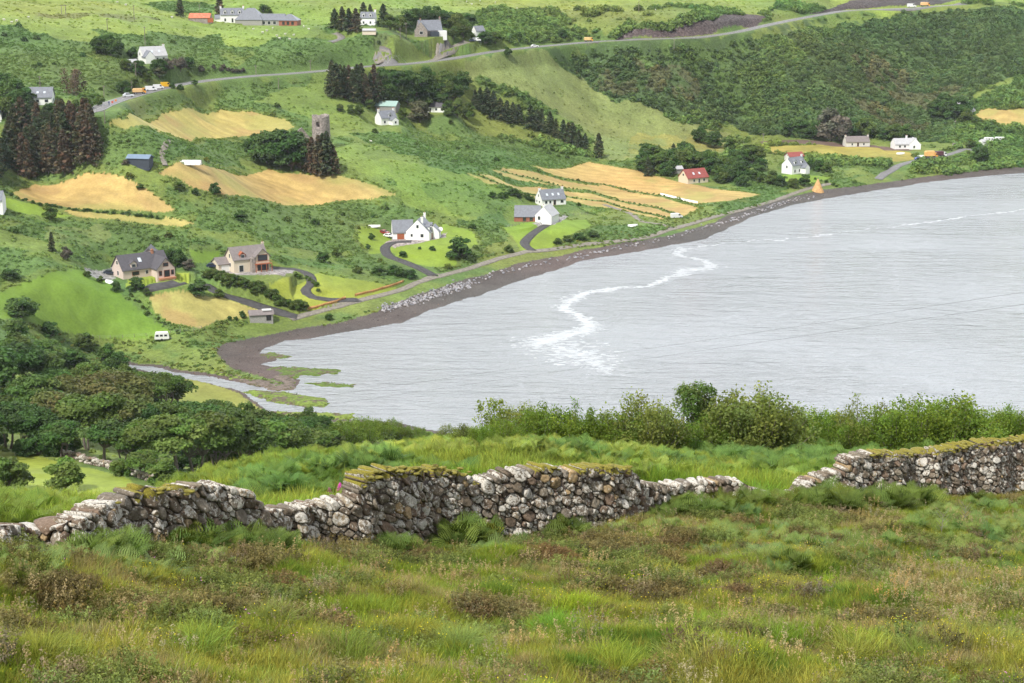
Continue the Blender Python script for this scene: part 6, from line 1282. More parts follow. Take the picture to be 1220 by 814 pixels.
# far hillsides
X, Y = samp(290000, 260, 1320); br = gat(BRs, X, Y); cc = gat(CC, X, Y); big = fbm(X, Y, 15, 3, 90)
scr = (br > .95); k = (G.random(len(X)) < np.where(scr, .5, br ** 1.3 * (.45 + 1.3 * sm(.38, .58, big)))) & (gat(FID, X, Y) == 0)
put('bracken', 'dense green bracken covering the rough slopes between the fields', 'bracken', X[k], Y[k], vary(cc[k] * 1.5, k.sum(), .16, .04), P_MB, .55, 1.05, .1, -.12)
X, Y = samp(170000, 880, 1330, -.02, .34); br = gat(BRs, X, Y); cc = gat(CC, X, Y); big = fbm(X, Y, 17, 3, 91)
k = (br > .55) & (G.random(len(X)) < (.25 + .5 * sm(.36, .6, big)) * (br ** 2)) & (gat(FID, X, Y) == 0); n = k.sum()
sc = (.55 + .9 * G.random(n) ** 2 + .7 * sm(.5, .7, big[k])); t_ = vary(cc[k] * np.array((1.5, 1.5, 1.45)), n, .25, .06)
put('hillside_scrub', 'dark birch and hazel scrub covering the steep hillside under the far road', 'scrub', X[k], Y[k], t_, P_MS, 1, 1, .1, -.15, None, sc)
X, Y = samp(1300, 260, 1100); br = gat(BRs, X, Y); big = fbm(X, Y, 30, 3, 92); k = (br > .3) & (big > .5) & (gat(FID, X, Y) == 0) & (gat(dist, X, Y) > 8); cc = gat(CC, X, Y)
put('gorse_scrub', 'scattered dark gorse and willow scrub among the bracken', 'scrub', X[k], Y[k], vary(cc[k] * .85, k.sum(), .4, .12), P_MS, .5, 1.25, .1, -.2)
# rough grass by the shore and on the near brow
X, Y = samp(60000, 300, 760); dd = gat(dist, X, Y); k = (dd > 3) & (dd < 26) & ~gat(inw, X, Y) & (gat(FID, X, Y) == 0) & (gat(cuts, X, Y) < .4) & (G.random(len(X)) < .6)
cs_ = np.where((fbm(X, Y, 8, 3, 93) > .5)[:, None], np.array((.10, .15, .035)), np.array((.16, .19, .055)))
put('shore_grass', 'rough long grass between the shore track and the beach', 'grass', X[k], Y[k], vary(cs_[k], k.sum(), .35, .1), P_MB, .45, .95, .1, -.12)
# foreground: density maps
def inpx(X, Y, polys):
    r = np.zeros(len(X), bool)
    for q in polys: r |= inpoly(X + (fbm(X, Y, 1.2, 2, 95) - .5) * 1.2, Y + (fbm(X, Y, 1.2, 2, 96) - .5) * 1.6, castay(q, 8))
    return r
wy = np.interp; WA = np.r_[WS1[:, 1] / WS1[:, 2], WS2[:, 1] / WS2[:, 2]]; WY = np.r_[WS1[:, 2], WS2[:, 2]]
def wallY(X, Y): return np.interp(X / Y, WA, WY)
def mask(X, Y): dY = Y - wallY(X, Y); return dY < -.05, dY > .75
BRK_F = [[(820,640),(900,630),(1050,640),(1060,665),(960,690),(860,680)],[(1060,640),(1110,615),(1240,600),(1240,690),(1150,690),(1080,668)],[(-20,676),(110,676),(260,668),(250,690),(100,700),(-20,690)],[(560,655),(640,650),(640,665),(560,668)],[(700,640),(960,612),(980,640),(760,650)]]
BRK_B = [[(-60,570),(190,572),(300,566),(430,545),(440,560),(400,590),(180,600),(60,625),(-60,640)],[(790,540),(850,535),(1070,530),(1060,555),(960,572),(900,570),(780,572),(640,548),(640,532)],[(430,528),(620,530),(640,548),(430,552)]]
HE_F = [[(-20,690),(200,690),(420,700),(560,660),(640,662),(800,655),(830,690),(1000,690),(1040,730),(700,745),(420,740),(200,760),(-20,770)],[(930,710),(1000,705),(1000,730),(930,735)],[(1130,655),(1170,650),(1175,675),(1135,680)],[(1080,745),(1240,700),(1240,760),(1100,775)]]
X, Y = samp(250000, 15, 58); f_, b_ = mask(X, Y); n_he = fbm(X, Y, 1.5, 4, 101); inhe = inpx(X, Y, HE_F); he = (n_he + .09 * inhe) > .655
n_g = fbm(X, Y, 2.4, 3, 103); n_d = fbm(X, Y, .9, 3, 104)
gcol = np.array((.175, .22, .028))[None] * (1 - sm(.38, .6, n_g))[:, None] + np.array((.245, .24, .046))[None] * sm(.38, .6, n_g)[:, None]
gcol = np.where((n_d > .64)[:, None], np.array((.24, .20, .085)), gcol); gcol = np.where((n_d < .34)[:, None], np.array((.105, .165, .025)), gcol)
gcol = gcol * (1 - .45 * he[:, None]) + np.array((.12, .085, .045)) * (.45 * he[:, None])
k = f_ & (G.random(len(X)) < np.where(he, .5, 1.0)) & (Y < 58)
hum = .55 + .9 * fbm(X, Y, 1.1, 3, 105)
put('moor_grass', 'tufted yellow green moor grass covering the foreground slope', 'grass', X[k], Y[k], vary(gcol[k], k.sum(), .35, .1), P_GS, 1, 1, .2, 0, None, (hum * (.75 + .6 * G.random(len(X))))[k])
X, Y = samp(24000, 15, 56); f_, b_ = mask(X, Y); n_he = fbm(X, Y, 1.5, 4, 101); he = (n_he + .09 * inpx(X, Y, HE_F)) > .655; k = f_ & (he | (G.random(len(X)) < .035)); n = k.sum()
hc = np.where((fbm(X, Y, 1.3, 3, 106) > .5)[:, None], np.array((.14, .10, .052)), np.array((.125, .125, .045))); hc = np.where((G.random(len(X)) < .06)[:, None], np.array((.17, .11, .085)), hc)
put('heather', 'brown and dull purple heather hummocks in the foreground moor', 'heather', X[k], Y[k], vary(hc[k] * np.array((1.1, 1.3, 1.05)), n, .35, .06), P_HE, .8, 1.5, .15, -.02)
# named clumps of heather and bright long grass where the photo shows them
cl = []
for x, y, w, c in [(235,775,60,(.15,.26,.05)),(900,765,50,(.17,.27,.06)),(780,690,45,(.26,.30,.05)),(985,705,42,(.17,.29,.03)),(690,735,50,(.20,.32,.03)),(850,752,60,(.15,.27,.04)),(1100,790,55,(.14,.22,.05)),(820,790,50,(.20,.27,.07)),(1180,770,50,(.17,.23,.06)),(940,775,40,(.13,.25,.03)),(1095,605,26,(.20,.32,.03)),(660,755,40,(.10,.24,.03)),(560,780,60,(.16,.25,.07)),(420,790,50,(.14,.22,.04)),(60,790,50,(.16,.22,.05)),(1040,780,40,(.20,.27,.05)),(1160,720,30,(.13,.2,.05)),(330,745,40,(.16,.22,.06)),(1010,790,40,(.22,.28,.06)),(740,800,60,(.17,.26,.04))]:
    p = cast(x, y, 8, 60); r = w / 2 * p.y / FPX; n = int(8 + r * r * 190)
    for _ in range(n): a = rnd.random() * 6.28; q = r * math.sqrt(rnd.random()) * 1.1; cl.append((p.x + math.cos(a) * q, p.y + math.sin(a) * q * 1.7, *c))
cl = np.array(cl); put('long_grass', 'bright green arching clumps of long moor grass in the foreground', 'grass', cl[:, 0], cl[:, 1], vary(cl[:, 2:] * np.array((1.2, .98, .9)), len(cl), .25, .08), P_GL, .65, 1.1, .2)
X, Y = samp(14000, 15, 50); f_, b_ = mask(X, Y); k = f_ & (fbm(X, Y, 3, 3, 108) > .46) & (G.random(len(X)) < .7)
put('long_grass', 'scattered longer tufts among the short moor grass', 'grass', X[k], Y[k], vary(np.array((.20, .225, .04)), k.sum(), .35, .12), P_GL, .4, .8, .2)
hl = []
for x, y, w, c in [(960,722,58,(.085,.06,.05)),(1148,668,44,(.10,.06,.06)),(500,672,90,(.11,.085,.05)),(660,668,80,(.12,.075,.05)),(720,665,60,(.10,.07,.05)),(180,745,70,(.12,.09,.06)),(330,712,80,(.13,.085,.055)),(80,710,70,(.11,.08,.05)),(860,690,60,(.11,.075,.055)),(430,668,50,(.12,.1,.05)),(800,655,50,(.11,.075,.05)),(1060,690,60,(.10,.085,.05)),(780,720,40,(.1,.075,.05)),(560,735,50,(.12,.085,.06)),(880,715,40,(.11,.075,.055)),(250,700,50,(.11,.08,.05)),(1030,700,40,(.09,.08,.05)),(400,755,50,(.12,.085,.06))]:
    p = cast(x, y, 8, 60); r = w / 2 * p.y / FPX; n = int(10 + r * r * 150)
    for _ in range(n): a = rnd.random() * 6.28; q = r * math.sqrt(rnd.random()); hl.append((p.x + math.cos(a) * q, p.y + math.sin(a) * q * 1.5, *c, 1.9 - .9 * (q / r) ** 2))
hl = np.array(hl); put('heather', 'tall dark rounded heather bushes standing out of the foreground grass', 'heather', hl[:, 0], hl[:, 1], vary(hl[:, 2:5] * np.array((1.35, 1.4, 1.05)), len(hl), .3, .06), P_HE, 1, 1, .15, -.02, None, hl[:, 5] * (.7 + .5 * G.random(len(hl))) * .62)
# pale seed heads
X, Y = samp(26000, 15, 50); f_, b_ = mask(X, Y); SEED = [[(1040,690),(1240,690),(1240,760),(1120,770),(1040,735)],[(750,645),(790,640),(800,660),(755,665)],[(640,680),(700,675),(700,700),(650,700)],[(850,750),(960,745),(980,770),(900,780),(860,775)]]
k = f_ & (inpx(X, Y, SEED) & (G.random(len(X)) < .11) | (G.random(len(X)) < .02)); put('seeding_grass', 'pale pinkish seed heads of grass standing above the moor', 'grass', X[k], Y[k], vary(np.array((.28, .215, .12)), k.sum(), .3, .08), P_SE, .6, 1.1, .15)
# bracken in front
X, Y = samp(9500, 15, 60); f_, b_ = mask(X, Y); k = f_ & inpx(X, Y, BRK_F) & (G.random(len(X)) < .62); fc = np.where((fbm(X, Y, 2, 2, 110) > .5)[:, None], np.array((.18, .235, .07)), np.array((.13, .19, .05)))
put('bracken', 'pale green bracken fronds spreading over the slope in front of the walls', 'bracken', X[k], Y[k], vary(fc[k], k.sum(), .25, .08), P_FE, .45, .8, .15, -.08)
# bracken against the foot of the wall
fl = []
for xa, xb, s_, dens in [(-10,45,.45,2),(100,178,.85,6),(212,345,.9,6),(465,498,.8,5),(540,580,1.25,8),(655,692,1.0,6),(770,800,.7,6),(800,925,.85,8),(925,965,.9,7),(965,1110,1.05,8),(1150,1175,.7,5),(340,470,.35,4),(500,760,.3,4)]:
    n = int((xb - xa) * .06 * dens)
    for _ in range(n):
        x = rnd.uniform(xa, xb); yb = float(np.interp(x, [p[0] for p in WALL_BOT], [p[1] for p in WALL_BOT])); p = cast(x, yb + rnd.uniform(-1, 7), 20, 75); fl.append((p.x, p.y - rnd.uniform(.05, .5), s_ * rnd.uniform(.6, 1.15)))
fl = np.array(fl); put('bracken', 'dark green bracken fronds growing against the foot of the dry stone walls', 'bracken', fl[:, 0], fl[:, 1], vary(np.array((.115, .16, .035)), len(fl), .35, .08), P_FE, 1, 1, .15, 0, None, fl[:, 2])
# behind the wall
X, Y = samp(90000, 30, 112); f_, b_ = mask(X, Y); n_g = fbm(X, Y, 5, 3, 111); gc = np.array((.15, .235, .03))[None] * (1 - sm(.4, .6, n_g))[:, None] + np.array((.24, .285, .05))[None] * sm(.4, .6, n_g)[:, None]; k = b_
put('rough_grass', 'bright yellow green grass on the slope behind the walls', 'grass', X[k], Y[k], vary(gc[k], k.sum(), .3, .1), P_GS, 1.3, 2.6, .2)
X, Y = samp(34000, 30, 115); f_, b_ = mask(X, Y); inb = inpx(X, Y, BRK_B); k = b_ & ((inb & (G.random(len(X)) < .55)) | (fbm(X, Y, 5, 3, 112) > .60) & (G.random(len(X)) < .35)); fc = np.where((fbm(X, Y, 4, 3, 113) > .5)[:, None], np.array((.16, .22, .04)), np.array((.225, .275, .06)))
put('bracken', 'fresh green bracken carpeting the slope behind the left wall and below the brow bushes', 'bracken', X[k], Y[k], vary(fc[k], k.sum(), .3, .08), P_FE, .5, .95, .15, -.05)
bl_ = []
for x, y, s_ in [(890,552,2.0),(985,562,2.4),(860,548,1.6),(1000,552,1.8),(800,560,1.3),(950,558,1.7),(690,545,1.2),(915,560,1.5),(445,562,1.7),(430,560,1.4),(1020,566,1.5),(350,575,1.2),(320,580,1.2)]:
    p = cast(x, y, 45, 120)
    for _ in range(34): q_ = rnd.gauss(0, 1); r_ = rnd.gauss(0, 1); bl_.append((p.x + q_ * .6 * s_, p.y + r_ * .7 * s_, (.75 + .25 * s_) * rnd.uniform(.6, .95)))
bl_ = np.array(bl_); put('bracken', 'tall dark clumps of bracken behind the gap and the walls', 'bracken', bl_[:, 0], bl_[:, 1], vary(np.array((.12, .2, .05)), len(bl_), .3, .06), P_FE, 1, 1, .15, 0, None, bl_[:, 2])
# low leafy growth under the skyline bushes and on the brow
X, Y = samp(26000, 58, 100); yy = CAMH + 0 * Y; bn = np.interp(X / Y, [-.3, -.1, -.02, .05, .12, .2, .3], [200, 84, 78, 66, 62, 66, 74]); k = (Y > bn) & (Y < bn + 16) & (G.random(len(X)) < .8)
put('brow_scrub', 'low leafy scrub and brambles along the brow under the bushes', 'scrub', X[k], Y[k], vary(np.array((.085, .15, .025)), k.sum(), .4, .12), P_MB, .3, .75, .1, -.05)
# tiny flowers
def dots(seed, n, r, s, z0, z1):
    g = np.random.default_rng(seed); P = np.c_[g.normal(size=(n, 2)) * r, z0 + (z1 - z0) * g.random(n)]; V, F, T = leaf_quads(P, s, g, np.tile([0, 0, 1.], (n, 1)), np.ones((n, 1)), 1.1); return V, F, T[:, 0]
P_FL = [mk('flower_dots', dots(700 + i, 5, .12, .016, .14, .28)) for i in range(2)]
X, Y = samp(9000, 15, 40); f_, b_ = mask(X, Y); k = f_ & (fbm(X, Y, 2, 3, 120) > .52) & (G.random(len(X)) < .5); n = k.sum(); fc = np.where((G.random(n) < .85)[:, None], np.array((.75, .62, .03)), np.array((.6, .2, .55)))
put('wild_flowers', 'tiny yellow and pink wild flowers dotted through the foreground grass', 'flowers', X[k], Y[k], fc, P_FL, .7, 1.2, .1)
# ------------------------------------------------------------------ shore rocks, weed, poles, wires, fences, animals
P_RK = []
for i in range(4):
    g = np.random.default_rng(800 + i); v = IV.copy()
    for _ in range(9): d = unit(1, g)[0]; c = .55 + .3 * g.random(); k_ = v @ d; v -= np.outer(np.clip(k_ - c, 0, None), d)
    P_RK.append((v * np.array([1, .8, .65]), IF))
M['rk'] = leaf_mat('grey shore rock', (.1, .1, .1), inst=True, transl=0, rough=.85)
P_RK = [mk('shore_boulder', (v, f, np.full(len(v), 1.0)), M['rk']) for v, f in P_RK]
def along(px, n, sx, sy, ymin=250):
    P = np.array(castay(px, ymin)); s = np.r_[0, np.cumsum(np.hypot(*np.diff(P, axis=0).T))]; q = G.random(n) * s[-1]; return np.interp(q, s, P[:, 0]) + G.normal(size=n) * sx, np.interp(q, s, P[:, 1]) + G.normal(size=n) * sy
X, Y = along([(455,368),(480,362),(510,354),(540,344),(562,337)], 420, 1.2, 2.4); X2, Y2 = along([(562,337),(600,324),(640,314),(800,283),(860,266),(930,243),(970,233)], 260, 1.0, 1.8); X = np.r_[X, X2]; Y = np.r_[Y, Y2]
put('rock_armour', 'pale grey boulders tipped along the top of the beach', 'boulders', X, Y, vary(np.array((.27, .26, .27)), len(X), .4, .03), P_RK, .25, .75, .4, .1)
X, Y = samp(26000, 430, 900); k = (gat(FID, X, Y) == 30) & ~gat(inw, X, Y) & (G.random(len(X)) < .8); k2 = gat(inw, X, Y) & (gat(dist, X, Y) < 3.0) & (G.random(len(X)) < .07); k = k | k2
put('beach_stones', 'dark stones and cobbles strewn over the beach', 'stones', X[k], Y[k], vary(np.array((.13, .105, .095)), k.sum(), .6, .08), P_RK, .08, .32, .4, .02)
# weed covered shingle banks in the mouth of the river
M['weed'] = land_mat('weed on shingle', 1.2, .6, 1.4, .8, .3)
def bank(poly, h, col, name='salt_marsh'):
    a_, Y_, _ = atz(np.array([p[0] for p in poly], float), np.array([p[1] for p in poly], float), 0.0); P = np.c_[a_ * Y_, Y_]
    x0, y0 = P.min(0) - 1; x1, y1 = P.max(0) + 1; nx = int((x1 - x0) / .35) + 2; ny = int((y1 - y0) / .5) + 2; X_, Y2_ = np.meshgrid(np.linspace(x0, x1, nx), np.linspace(y0, y1, ny))
    wxx = X_ + (fbm(X_, Y2_, 2.2, 3, 131) - .5) * 2.6; wyy = Y2_ + (fbm(X_, Y2_, 2.2, 3, 132) - .5) * 4; ins = inpoly(wxx, wyy, P); d = distpoly(wxx, wyy, P) * np.where(ins, 1, -1); Z = np.clip(d * .25, -.4, h) + (fbm(X_, Y2_, 1.2, 2, 133) - .5) * .12
    q = (np.arange(ny - 1)[:, None] * nx + np.arange(nx - 1)[None]).ravel(); qd = np.c_[q, q + 1, q + nx + 1, q + nx]; keep = (d.ravel()[qd] > -1.5).any(1); c = np.array(col)[None] * (.75 + .5 * fbm(X_, Y2_, 2, 3, 134).ravel())[:, None]; br_ = (fbm(X_, Y2_, 1.5, 3, 135).ravel() > .58)[:, None]; c = np.where(br_, np.array((.11, .09, .06)), c)
    tag(obj(name, mesh_np(name, np.stack([X_, Y2_, Z], -1).reshape(-1, 3), qd[keep], M['weed'], {'col': ('FLOAT_COLOR', np.c_[c, np.ones(len(c))])}, smooth=True)), kind='structure')
    n = int(len(q) * .10); xs = x0 + (x1 - x0) * G.random(n); ys = y0 + (y1 - y0) * G.random(n); inn = inpoly(xs, ys, P); return xs[inn], ys[inn]
WX = []; WY_ = []
for poly, h, col in [([(308,424),(322,420),(345,424),(343,427),(320,428)], .25, (.10, .145, .03)), ([(300,446),(330,437),(360,438),(405,441),(402,446),(360,448),(352,452),(330,449)], .3, (.095, .14, .03)), ([(360,456),(385,455),(422,459),(420,462),(385,461)], .2, (.10, .15, .03)),
    ([(288,466),(312,466),(345,468),(385,474),(393,480),(385,485),(355,485),(325,480),(300,472)], .45, (.135, .185, .035)), ([(290,446),(350,447),(355,456),(350,464),(330,466),(300,460),(280,452)], .35, (.15, .12, .10)), ([(315,490),(350,491),(420,493),(422,498),(400,501),(340,502)], .8, (.16, .21, .04)), ([(240,444),(262,440),(300,446),(320,450),(300,456),(262,449)], .4, (.15, .20, .04)), ([(425,488),(432,489),(430,491)], .15, (.12, .16, .03))]:
    a_, b_2 = bank(poly, h, col); WX.append(a_); WY_.append(b_2)
WX = np.concatenate(WX); WY_ = np.concatenate(WY_); n = len(WX); scatter('seaweed', 'tufts of green weed and salt grass on the low banks at the river mouth', 'seaweed', np.c_[WX, WY_, np.full(n, .1)], np.c_[G.normal(size=(n, 2)) * .1, G.random(n) * 6.28], np.repeat((.12 + .25 * G.random(n))[:, None], 3, 1), vary(np.array((.13, .175, .035)), n, .4, .15), G.integers(0, 4, n), P_MB)
# telegraph and power poles
def pole(x, y, hpx, label, hform=False):
    p = site(x, y); h = hpx * p.y / cP / FPX * 1.05; t = tag(empty('utility_pole', p, rnd.uniform(-.4, .4)), label, 'utility pole')
    m = MB()
    if hform: m.tube((-1, 0, -.6), (-1, 0, h), .16, .11); m.tube((1, 0, -.6), (1, 0, h), .16, .11); m.box(-1.7, 1.7, -.1, .1, h - .5, h - .3)
    else: m.tube((0, 0, -.6), (0, 0, h), .17, .12)
    m.build('post', M['wood'], t)
    if not hform: MB().box(-.75, .75, -.06, .06, h - .55, h - .42).build('crossarm', M['wood'], t)
    q = MB()
    for s in (-.6, 0, .6): q.tube((s, 0, h - .42 + (.3 if hform else 0)), (s, 0, h - .2 + (.3 if hform else 0)), .06)
    q.build('insulators', M['steel'], t)
for x, y, h, lb, hf in [(76,17,10,'twin legged power pole on the top left pasture',True),(160,24,16,'thin pole on the light pasture above the bracken at the top left',False),(128,36,12,'pole on the pasture edge right of the twin legged pole',False),(173,54,20,'tall pale pole standing behind the pale roofed cottage',False),(162,92,16,'pole on the bank below the pale roofed cottage',False),(48,106,14,'pole behind the white house above the plantation',False),(124,115,12,'pole in the bracken left of the road bend',False),(157,110,12,'pole beside the parked queue on the main road',False),(125,147,14,'pole on the road verge above the curved stubble field',False),
 (238,21,14,'pole behind the red roofed barn',False),(305,89,10,'pole beside the main road above the upper hay field, left of two',False),(370,85,12,'pole beside the main road just before the spruce block',False),(332,106,12,'pole below the main road in the rough pasture',False),(761,15,14,'pole on the green field at the top centre',False),(803,60,12,'pole in the scrub below the far road',False),(1073,160,14,'left one of two poles in the scrub above the far cottages',False),(1079,162,12,'right one of two poles in the scrub above the far cottages',False),(909,172,12,'thin pole at the end of the earth bank left of the far field',False),(484,45,16,'pole in front of the shelter belt left of the stone house',False),(477,47,12,'shorter pole left of the stone house below the trees',False)]:
    pole(x, y, h, lb, hf)
# two power lines swinging across the bay
for k_, (px, lb) in enumerate([([((1300, 336), 150), ((600, 441), 330), ((-60, 536), 265)], 'upper of two thin power lines crossing in front of the bay'), ([((1300, 351), 148), ((600, 452), 326), ((-60, 548), 262)], 'lower of two thin power lines crossing in front of the bay')]):
    Q = []
    for (x, y), Yd in px: a_, kk = ray(x, y); Q.append(Vector((float(a_) * Yd, Yd, CAMH + float(kk) * Yd)))
    V = []; F = []; N_ = 60; pts_ = []
    for i in range(N_ + 1):
        t = i / N_; p = Q[0].lerp(Q[1], t / .5) if t < .5 else Q[1].lerp(Q[2], (t - .5) / .5); q = (Q[0] * (1 - t) ** 2 + (Q[1] * 2 - (Q[0] + Q[2]) / 2) * 2 * t * (1 - t) + Q[2] * t ** 2); pts_.append(q)
    m = MB()
    for i in range(N_):
        m.tube(pts_[i], pts_[i + 1], .012, .012, 4)
    tag(m.build('power_line', M['black']), lb, 'power line')
# orange plastic barrier fences beside the shore track
M['orange'] = simple('orange barrier mesh', (.52, .27, .11), .8, .2, 2)
for px, lb in [([(366,371),(378,369),(395,364),(412,358)], 'orange mesh fence, left piece, along the shore track below the bright lawn'), ([(423,355),(445,350),(465,344),(481,338)], 'orange mesh fence, right piece, ending at the white house drive')]:
    P = [site(x, y - 1.5) for x, y in px]; C = smooth_poly(P, 2.5); t = tag(empty('barrier_fence', C[0]), lb, 'fence'); V = []; F = []
    for i, c in enumerate(C): z = float(hxy(c.x, c.y)); V += [(c.x - C[0].x, c.y - C[0].y, z + .1 - C[0].z), (c.x - C[0].x, c.y - C[0].y, z + 1.05 - C[0].z + .06 * math.sin(i * 2)), (c.x - C[0].x, c.y - C[0].y + .04, z + 1.05 - C[0].z), (c.x - C[0].x, c.y - C[0].y + .04, z + .1 - C[0].z)]
    F = [(i * 4 + j, i * 4 + (j + 1) % 4, i * 4 + 4 + (j + 1) % 4, i * 4 + 4 + j) for i in range(len(C) - 1) for j in range(4)]; obj('netting', mesh_np('netting', np.array(V), np.array(F), M['orange']), t)
    for i in range(0, len(C), 2): z = float(hxy(C[i].x, C[i].y)); MB().tube((C[i].x - C[0].x, C[i].y - C[0].y, z - .2 - C[0].z), (C[i].x - C[0].x, C[i].y - C[0].y, z + 1.2 - C[0].z), .04).build('post', M['redwood'], t)
# field fences with wooden posts
def fence(px, lb, h=1.1, st=3.0):
    P = [site(x, y) for x, y in px]; C = smooth_poly([Vector((p.x, p.y, 0)) for p in P], st); t = tag(empty('post_and_wire_fence', P[0]), lb, 'fence'); o = P[0]
    for i, c in enumerate(C[:95]): z = float(hxy(c.x, c.y)); MB().tube((c.x - o.x, c.y - o.y, z - .3 - o.z), (c.x - o.x, c.y - o.y, z + h - o.z), .07, .07, 5).build('post', M['wood'], t)
    w = MB()
    for i in range(min(94, len(C) - 1)):
        a_, b_ = C[i], C[i + 1]
        for hh in (.4, .75, 1.05): w.tube((a_.x - o.x, a_.y - o.y, float(hxy(a_.x, a_.y)) + hh - o.z), (b_.x - o.x, b_.y - o.y, float(hxy(b_.x, b_.y)) + hh - o.z), .012, .012, 3)
    w.build('wires', M['steel'], t)
fence([(110,403),(160,402),(215,396),(240,392)], 'post and wire fence along the foot of the bright green field'); fence([(604,271),(650,260),(700,256)], 'fence behind the lawn of the timber winged house')
# sheep : one continuous body each
def sheep_mesh():
    bm = bmesh.new(); P = [(-.55,0,.62,.02),(-.5,0,.64,.2),(-.3,0,.62,.3),(0,0,.6,.32),(.28,0,.62,.29),(.42,0,.72,.2),(.52,0,.85,.14),(.6,0,.9,.12),(.72,0,.84,.07),(.78,0,.8,.02)]; rings = []
    for x, y, z, r in P: rings.append([bm.verts.new((x, y + r * .85 * math.cos(t), z + r * math.sin(t))) for t in np.linspace(0, 2 * math.pi, 9)[:-1]])
    for i in range(len(rings) - 1):
        for k in range(8): bm.faces.new((rings[i][k], rings[i][(k + 1) % 8], rings[i + 1][(k + 1) % 8], rings[i + 1][k]))
    bm.faces.new(rings[0][::-1]); bm.faces.new(rings[-1])
    bm.faces.ensure_lookup_table()
    for (x, y) in ((-.34, .14), (-.34, -.14), (.26, .14), (.26, -.14)):
        top = [bm.verts.new((x + .06 * math.cos(t), y + .06 * math.sin(t), .42)) for t in np.linspace(0, 2 * math.pi, 6)[:-1]]; kn = [bm.verts.new((x + .02 + .035 * math.cos(t), y + .035 * math.sin(t), .22)) for t in np.linspace(0, 2 * math.pi, 6)[:-1]]; bt = [bm.verts.new((x + .035 * math.cos(t), y + .035 * math.sin(t), 0)) for t in np.linspace(0, 2 * math.pi, 6)[:-1]]
        for A_, B_ in ((top, kn), (kn, bt)):
            for k in range(5): bm.faces.new((A_[k], A_[(k + 1) % 5], B_[(k + 1) % 5], B_[k]))
        bm.faces.new(bt[::-1])
    me = bpy.data.meshes.new('sheep'); bm.to_mesh(me); bm.free(); me.shade_smooth(); me.materials.append(simple('fleece', (.62, .60, .54), 1)); return me
sm_ = sheep_mesh()
for x, y in [(302,36),(313,40),(318,38),(330,44),(340,42),(333,47),(345,48),(368,36),(362,33),(20,26),(34,22),(5,25),(14,28),(140,4),(150,7),(205,22),(556,3),(562,6),(572,2),(590,4),(596,8),(585,10),(781,13),(616,11),(350,43),(325,35),(442,170),(430,8)]:
    o = obj('sheep', sm_, None, site(x, y), rnd.random() * 6.28); o.scale = (1.15,) * 3
    if x == 442: tag(o, 'single pale sheep on the slope below the small white cottage', 'sheep'); continue
    if x == 781: tag(o, 'lone sheep on the green field above the rock cutting', 'sheep'); continue
    g_ = 'sheep on the pasture in front of the steading' if 295 < x < 375 else 'sheep on the top left pasture' if x < 210 else 'sheep on the highest pasture at the top centre'
    tag(o, 'white ' + g_, 'sheep', g_)
# road worker on the main road : one skinned body
def person(x, y, label):
    p = site(x, y); p.z += .1; bm = bmesh.new(); J = dict(hip=(0,0,.95,.15),chest=(0,0,1.32,.19),neck=(0,0,1.5,.07),head=(0,.01,1.63,.11),crown=(0,.01,1.74,.08),ls=(-.2,0,1.42,.075),le=(-.27,0,1.14,.055),lh=(-.27,-.12,.9,.045),rs=(.2,0,1.42,.075),re=(.27,0,1.14,.055),rh=(.28,-.08,.88,.045),lh1=(-.1,0,.88,.1),lk=(-.12,-.02,.48,.07),lf=(-.13,0,.07,.055),lt=(-.13,-.18,.04,.045),rh1=(.1,0,.88,.1),rk=(.13,.02,.48,.07),rf=(.14,.06,.07,.055),rt=(.15,-.12,.04,.045))
    me = bpy.data.meshes.new('person'); ks = list(J); me.from_pydata([J[k][:3] for k in ks], [(ks.index(a_), ks.index(b_)) for a_, b_ in (('hip','chest'),('chest','neck'),('neck','head'),('head','crown'),('chest','ls'),('ls','le'),('le','lh'),('chest','rs'),('rs','re'),('re','rh'),('hip','lh1'),('lh1','lk'),('lk','lf'),('lf','lt'),('hip','rh1'),('rh1','rk'),('rk','rf'),('rf','rt'))], []); o = obj('person', me, None, p, .4); o.modifiers.new('skin', 'SKIN')
    for i, k in enumerate(ks): me.skin_vertices[0].data[i].radius = (J[k][3],) * 2
    me.skin_vertices[0].data[0].use_root = True; me.materials.append(simple('blue work clothes', (.03, .05, .14), .9)); s_ = o.modifiers.new('sub', 'SUBSURF'); s_.levels = 1; s_.render_levels = 1; tag(o, label, 'person')
person(130, 126, 'person in dark blue clothes standing on the main road before the vehicles')
def sign(x, y, label, col):
    p = site(x, y); t = tag(empty('road_works_sign', p, .3), label, 'sign'); m = MB(); m.box(-.45, .45, -.03, .03, .35, 1.15); m.build('panel', simple('sign ' + label[:6], col, .5), t); q = MB(); q.tube((-.4, -.25, 0), (-.3, 0, 1.1), .03); q.tube((.4, -.25, 0), (.3, 0, 1.1), .03); q.tube((0, .35, 0), (0, 0, 1.1), .03); q.build('legs', M['steel'], t)
sign(138, 122, 'orange road works board on the verge side of the main road', (.7, .25, .05)); sign(134, 124, 'smaller red road works board left of the orange one', (.6, .1, .05))
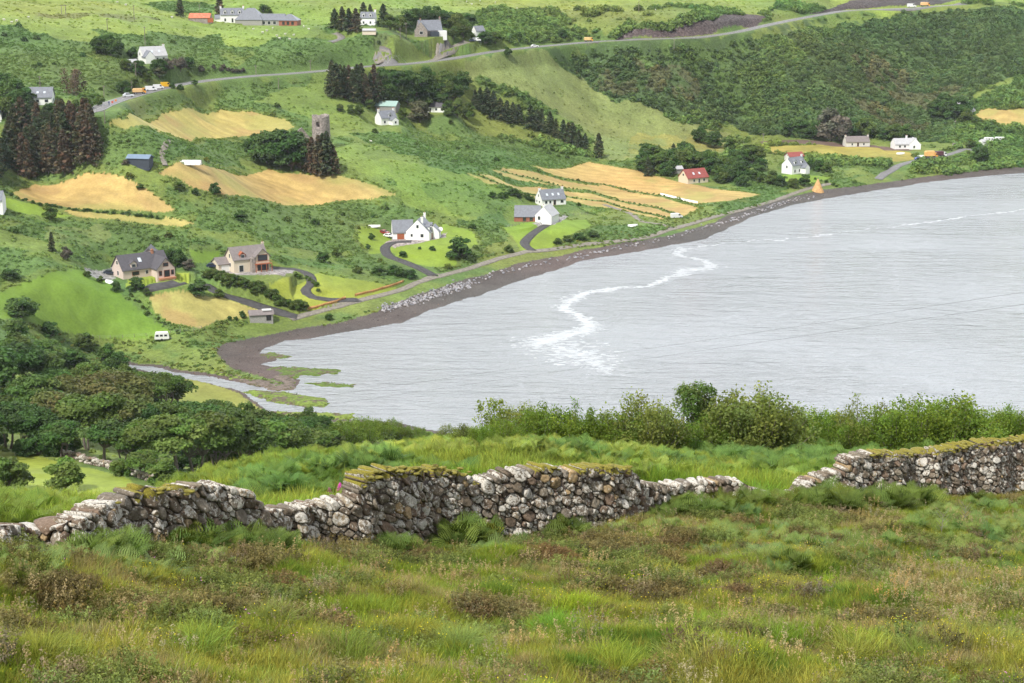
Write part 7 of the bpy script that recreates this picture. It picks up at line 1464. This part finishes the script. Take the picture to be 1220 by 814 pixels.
# foxgloves behind the wall
def foxglove(x, y, hpx, lb):
    a_, k_ = ray(x, y); p = cast(x, 596, 34, 60); Yd = p.y; z = float(hxy(float(a_) * Yd, Yd)); top = CAMH + float(k_) * Yd; h = top - z; t = tag(empty('foxglove', (float(a_) * Yd, Yd, z)), lb, 'foxglove')
    m = MB(); m.tube((0, 0, -.05), (.02, 0, h), .012, .006); m.build('stem', simple('foxglove stem', (.12, .2, .05)), t); g = np.random.default_rng(int(x)); m = MB()
    for i in range(26):
        q = i / 26; zz = h - .02 - q * min(.42, h * .35); a = i * 2.4; r = .02 + .05 * q; m.tube((math.cos(a) * .01, math.sin(a) * .01, zz), (math.cos(a) * r * 1.5, math.sin(a) * r * 1.5, zz - .05 - .02 * q), .008, .014 + .012 * q, 6)
    m.build('flowers', simple('foxglove magenta', (.50, .06, .32), .6), t); V, F, T = leaf_quads(np.c_[g.normal(size=(14, 2)) * .1, .05 + .3 * g.random(14)], .1, g, None, np.ones((14, 4))); obj('leaves', mesh_np('leaves', V, F, LM['shrub'], {'tint': ('FLOAT_COLOR', T)}), t)
foxglove(392, 580, 14, 'nearer magenta foxglove spike behind the low part of the wall, left of two'); foxglove(405, 574, 14, 'smaller magenta foxglove spike behind the wall, right of two')
# thin dead stalks in front of the right wall
for x, y, h, lb in [(1121,641,34,'thin dry dock stalk in front of the right wall, left of two'),(1148,630,32,'branching dry stalk in front of the right wall, right of two')]:
    p = cast(x, y, 20, 70); hh = h * p.y / FPX; m = MB(); m.tube((0, 0, -.05), (.02, 0, hh), .012, .004, 5)
    for i in range(7): q = .35 + .09 * i; m.tube((.01, 0, hh * q), (.16 * (1 if i % 2 else -1), .05 * (i - 3) / 3, hh * (q + .3)), .006, .003, 4)
    tag(m.build('dry_stalk', M['wood'], None, p), lb, 'dry stalk')
# far field wall by the near left field
P = [cast(x, y, 175) for x, y in [(70,542),(95,549),(120,556),(150,565),(185,574),(200,580)]]; C = smooth_poly(P, .7); mid = C[0]; Vw = []; Fw = []; Rw = []
for i, c in enumerate(C):
    for j in range(3):
        v = IV[::1] * np.array([.45, .4, .3]) * rnd.uniform(.7, 1.15); Fw.append(IF + len(Vw) * len(IV)); Vw.append(v + np.array([c.x - mid.x + rnd.gauss(0, .15), c.y - mid.y + rnd.gauss(0, .15), float(hxy(c.x, c.y)) - mid.z + .25 + .42 * j * rnd.uniform(.7, 1)])); Rw.append(np.full(len(v), rnd.random()))
o = obj('field_wall', mesh_np('field_wall', np.concatenate(Vw), np.concatenate(Fw), M['stone'], {'rs': ('FLOAT', np.concatenate(Rw)), 'moss': ('FLOAT', np.zeros(sum(len(q) for q in Rw)))}), None, mid); tag(o, 'low grey dry stone wall at the foot of the dark wood above the near left field', 'stone wall')

# ------------------------------------------------------------------ sea air
m, nt, b = newmat('thin sea haze'); nt.nodes.remove(b); pv = nt.nodes.new('ShaderNodeVolumePrincipled'); pv.inputs['Color'].default_value = (.86, .92, 1, 1); pv.inputs['Density'].default_value = .00003; pv.inputs['Anisotropy'].default_value = .2
nt.links.new(pv.outputs[0], nt.nodes['Material Output'].inputs['Volume'])
tag(MB().box(-1150, 1150, -60, 2700, -8, 240).build('haze', m), 'thin pale sea haze over the bay', 'haze', None, 'stuff')
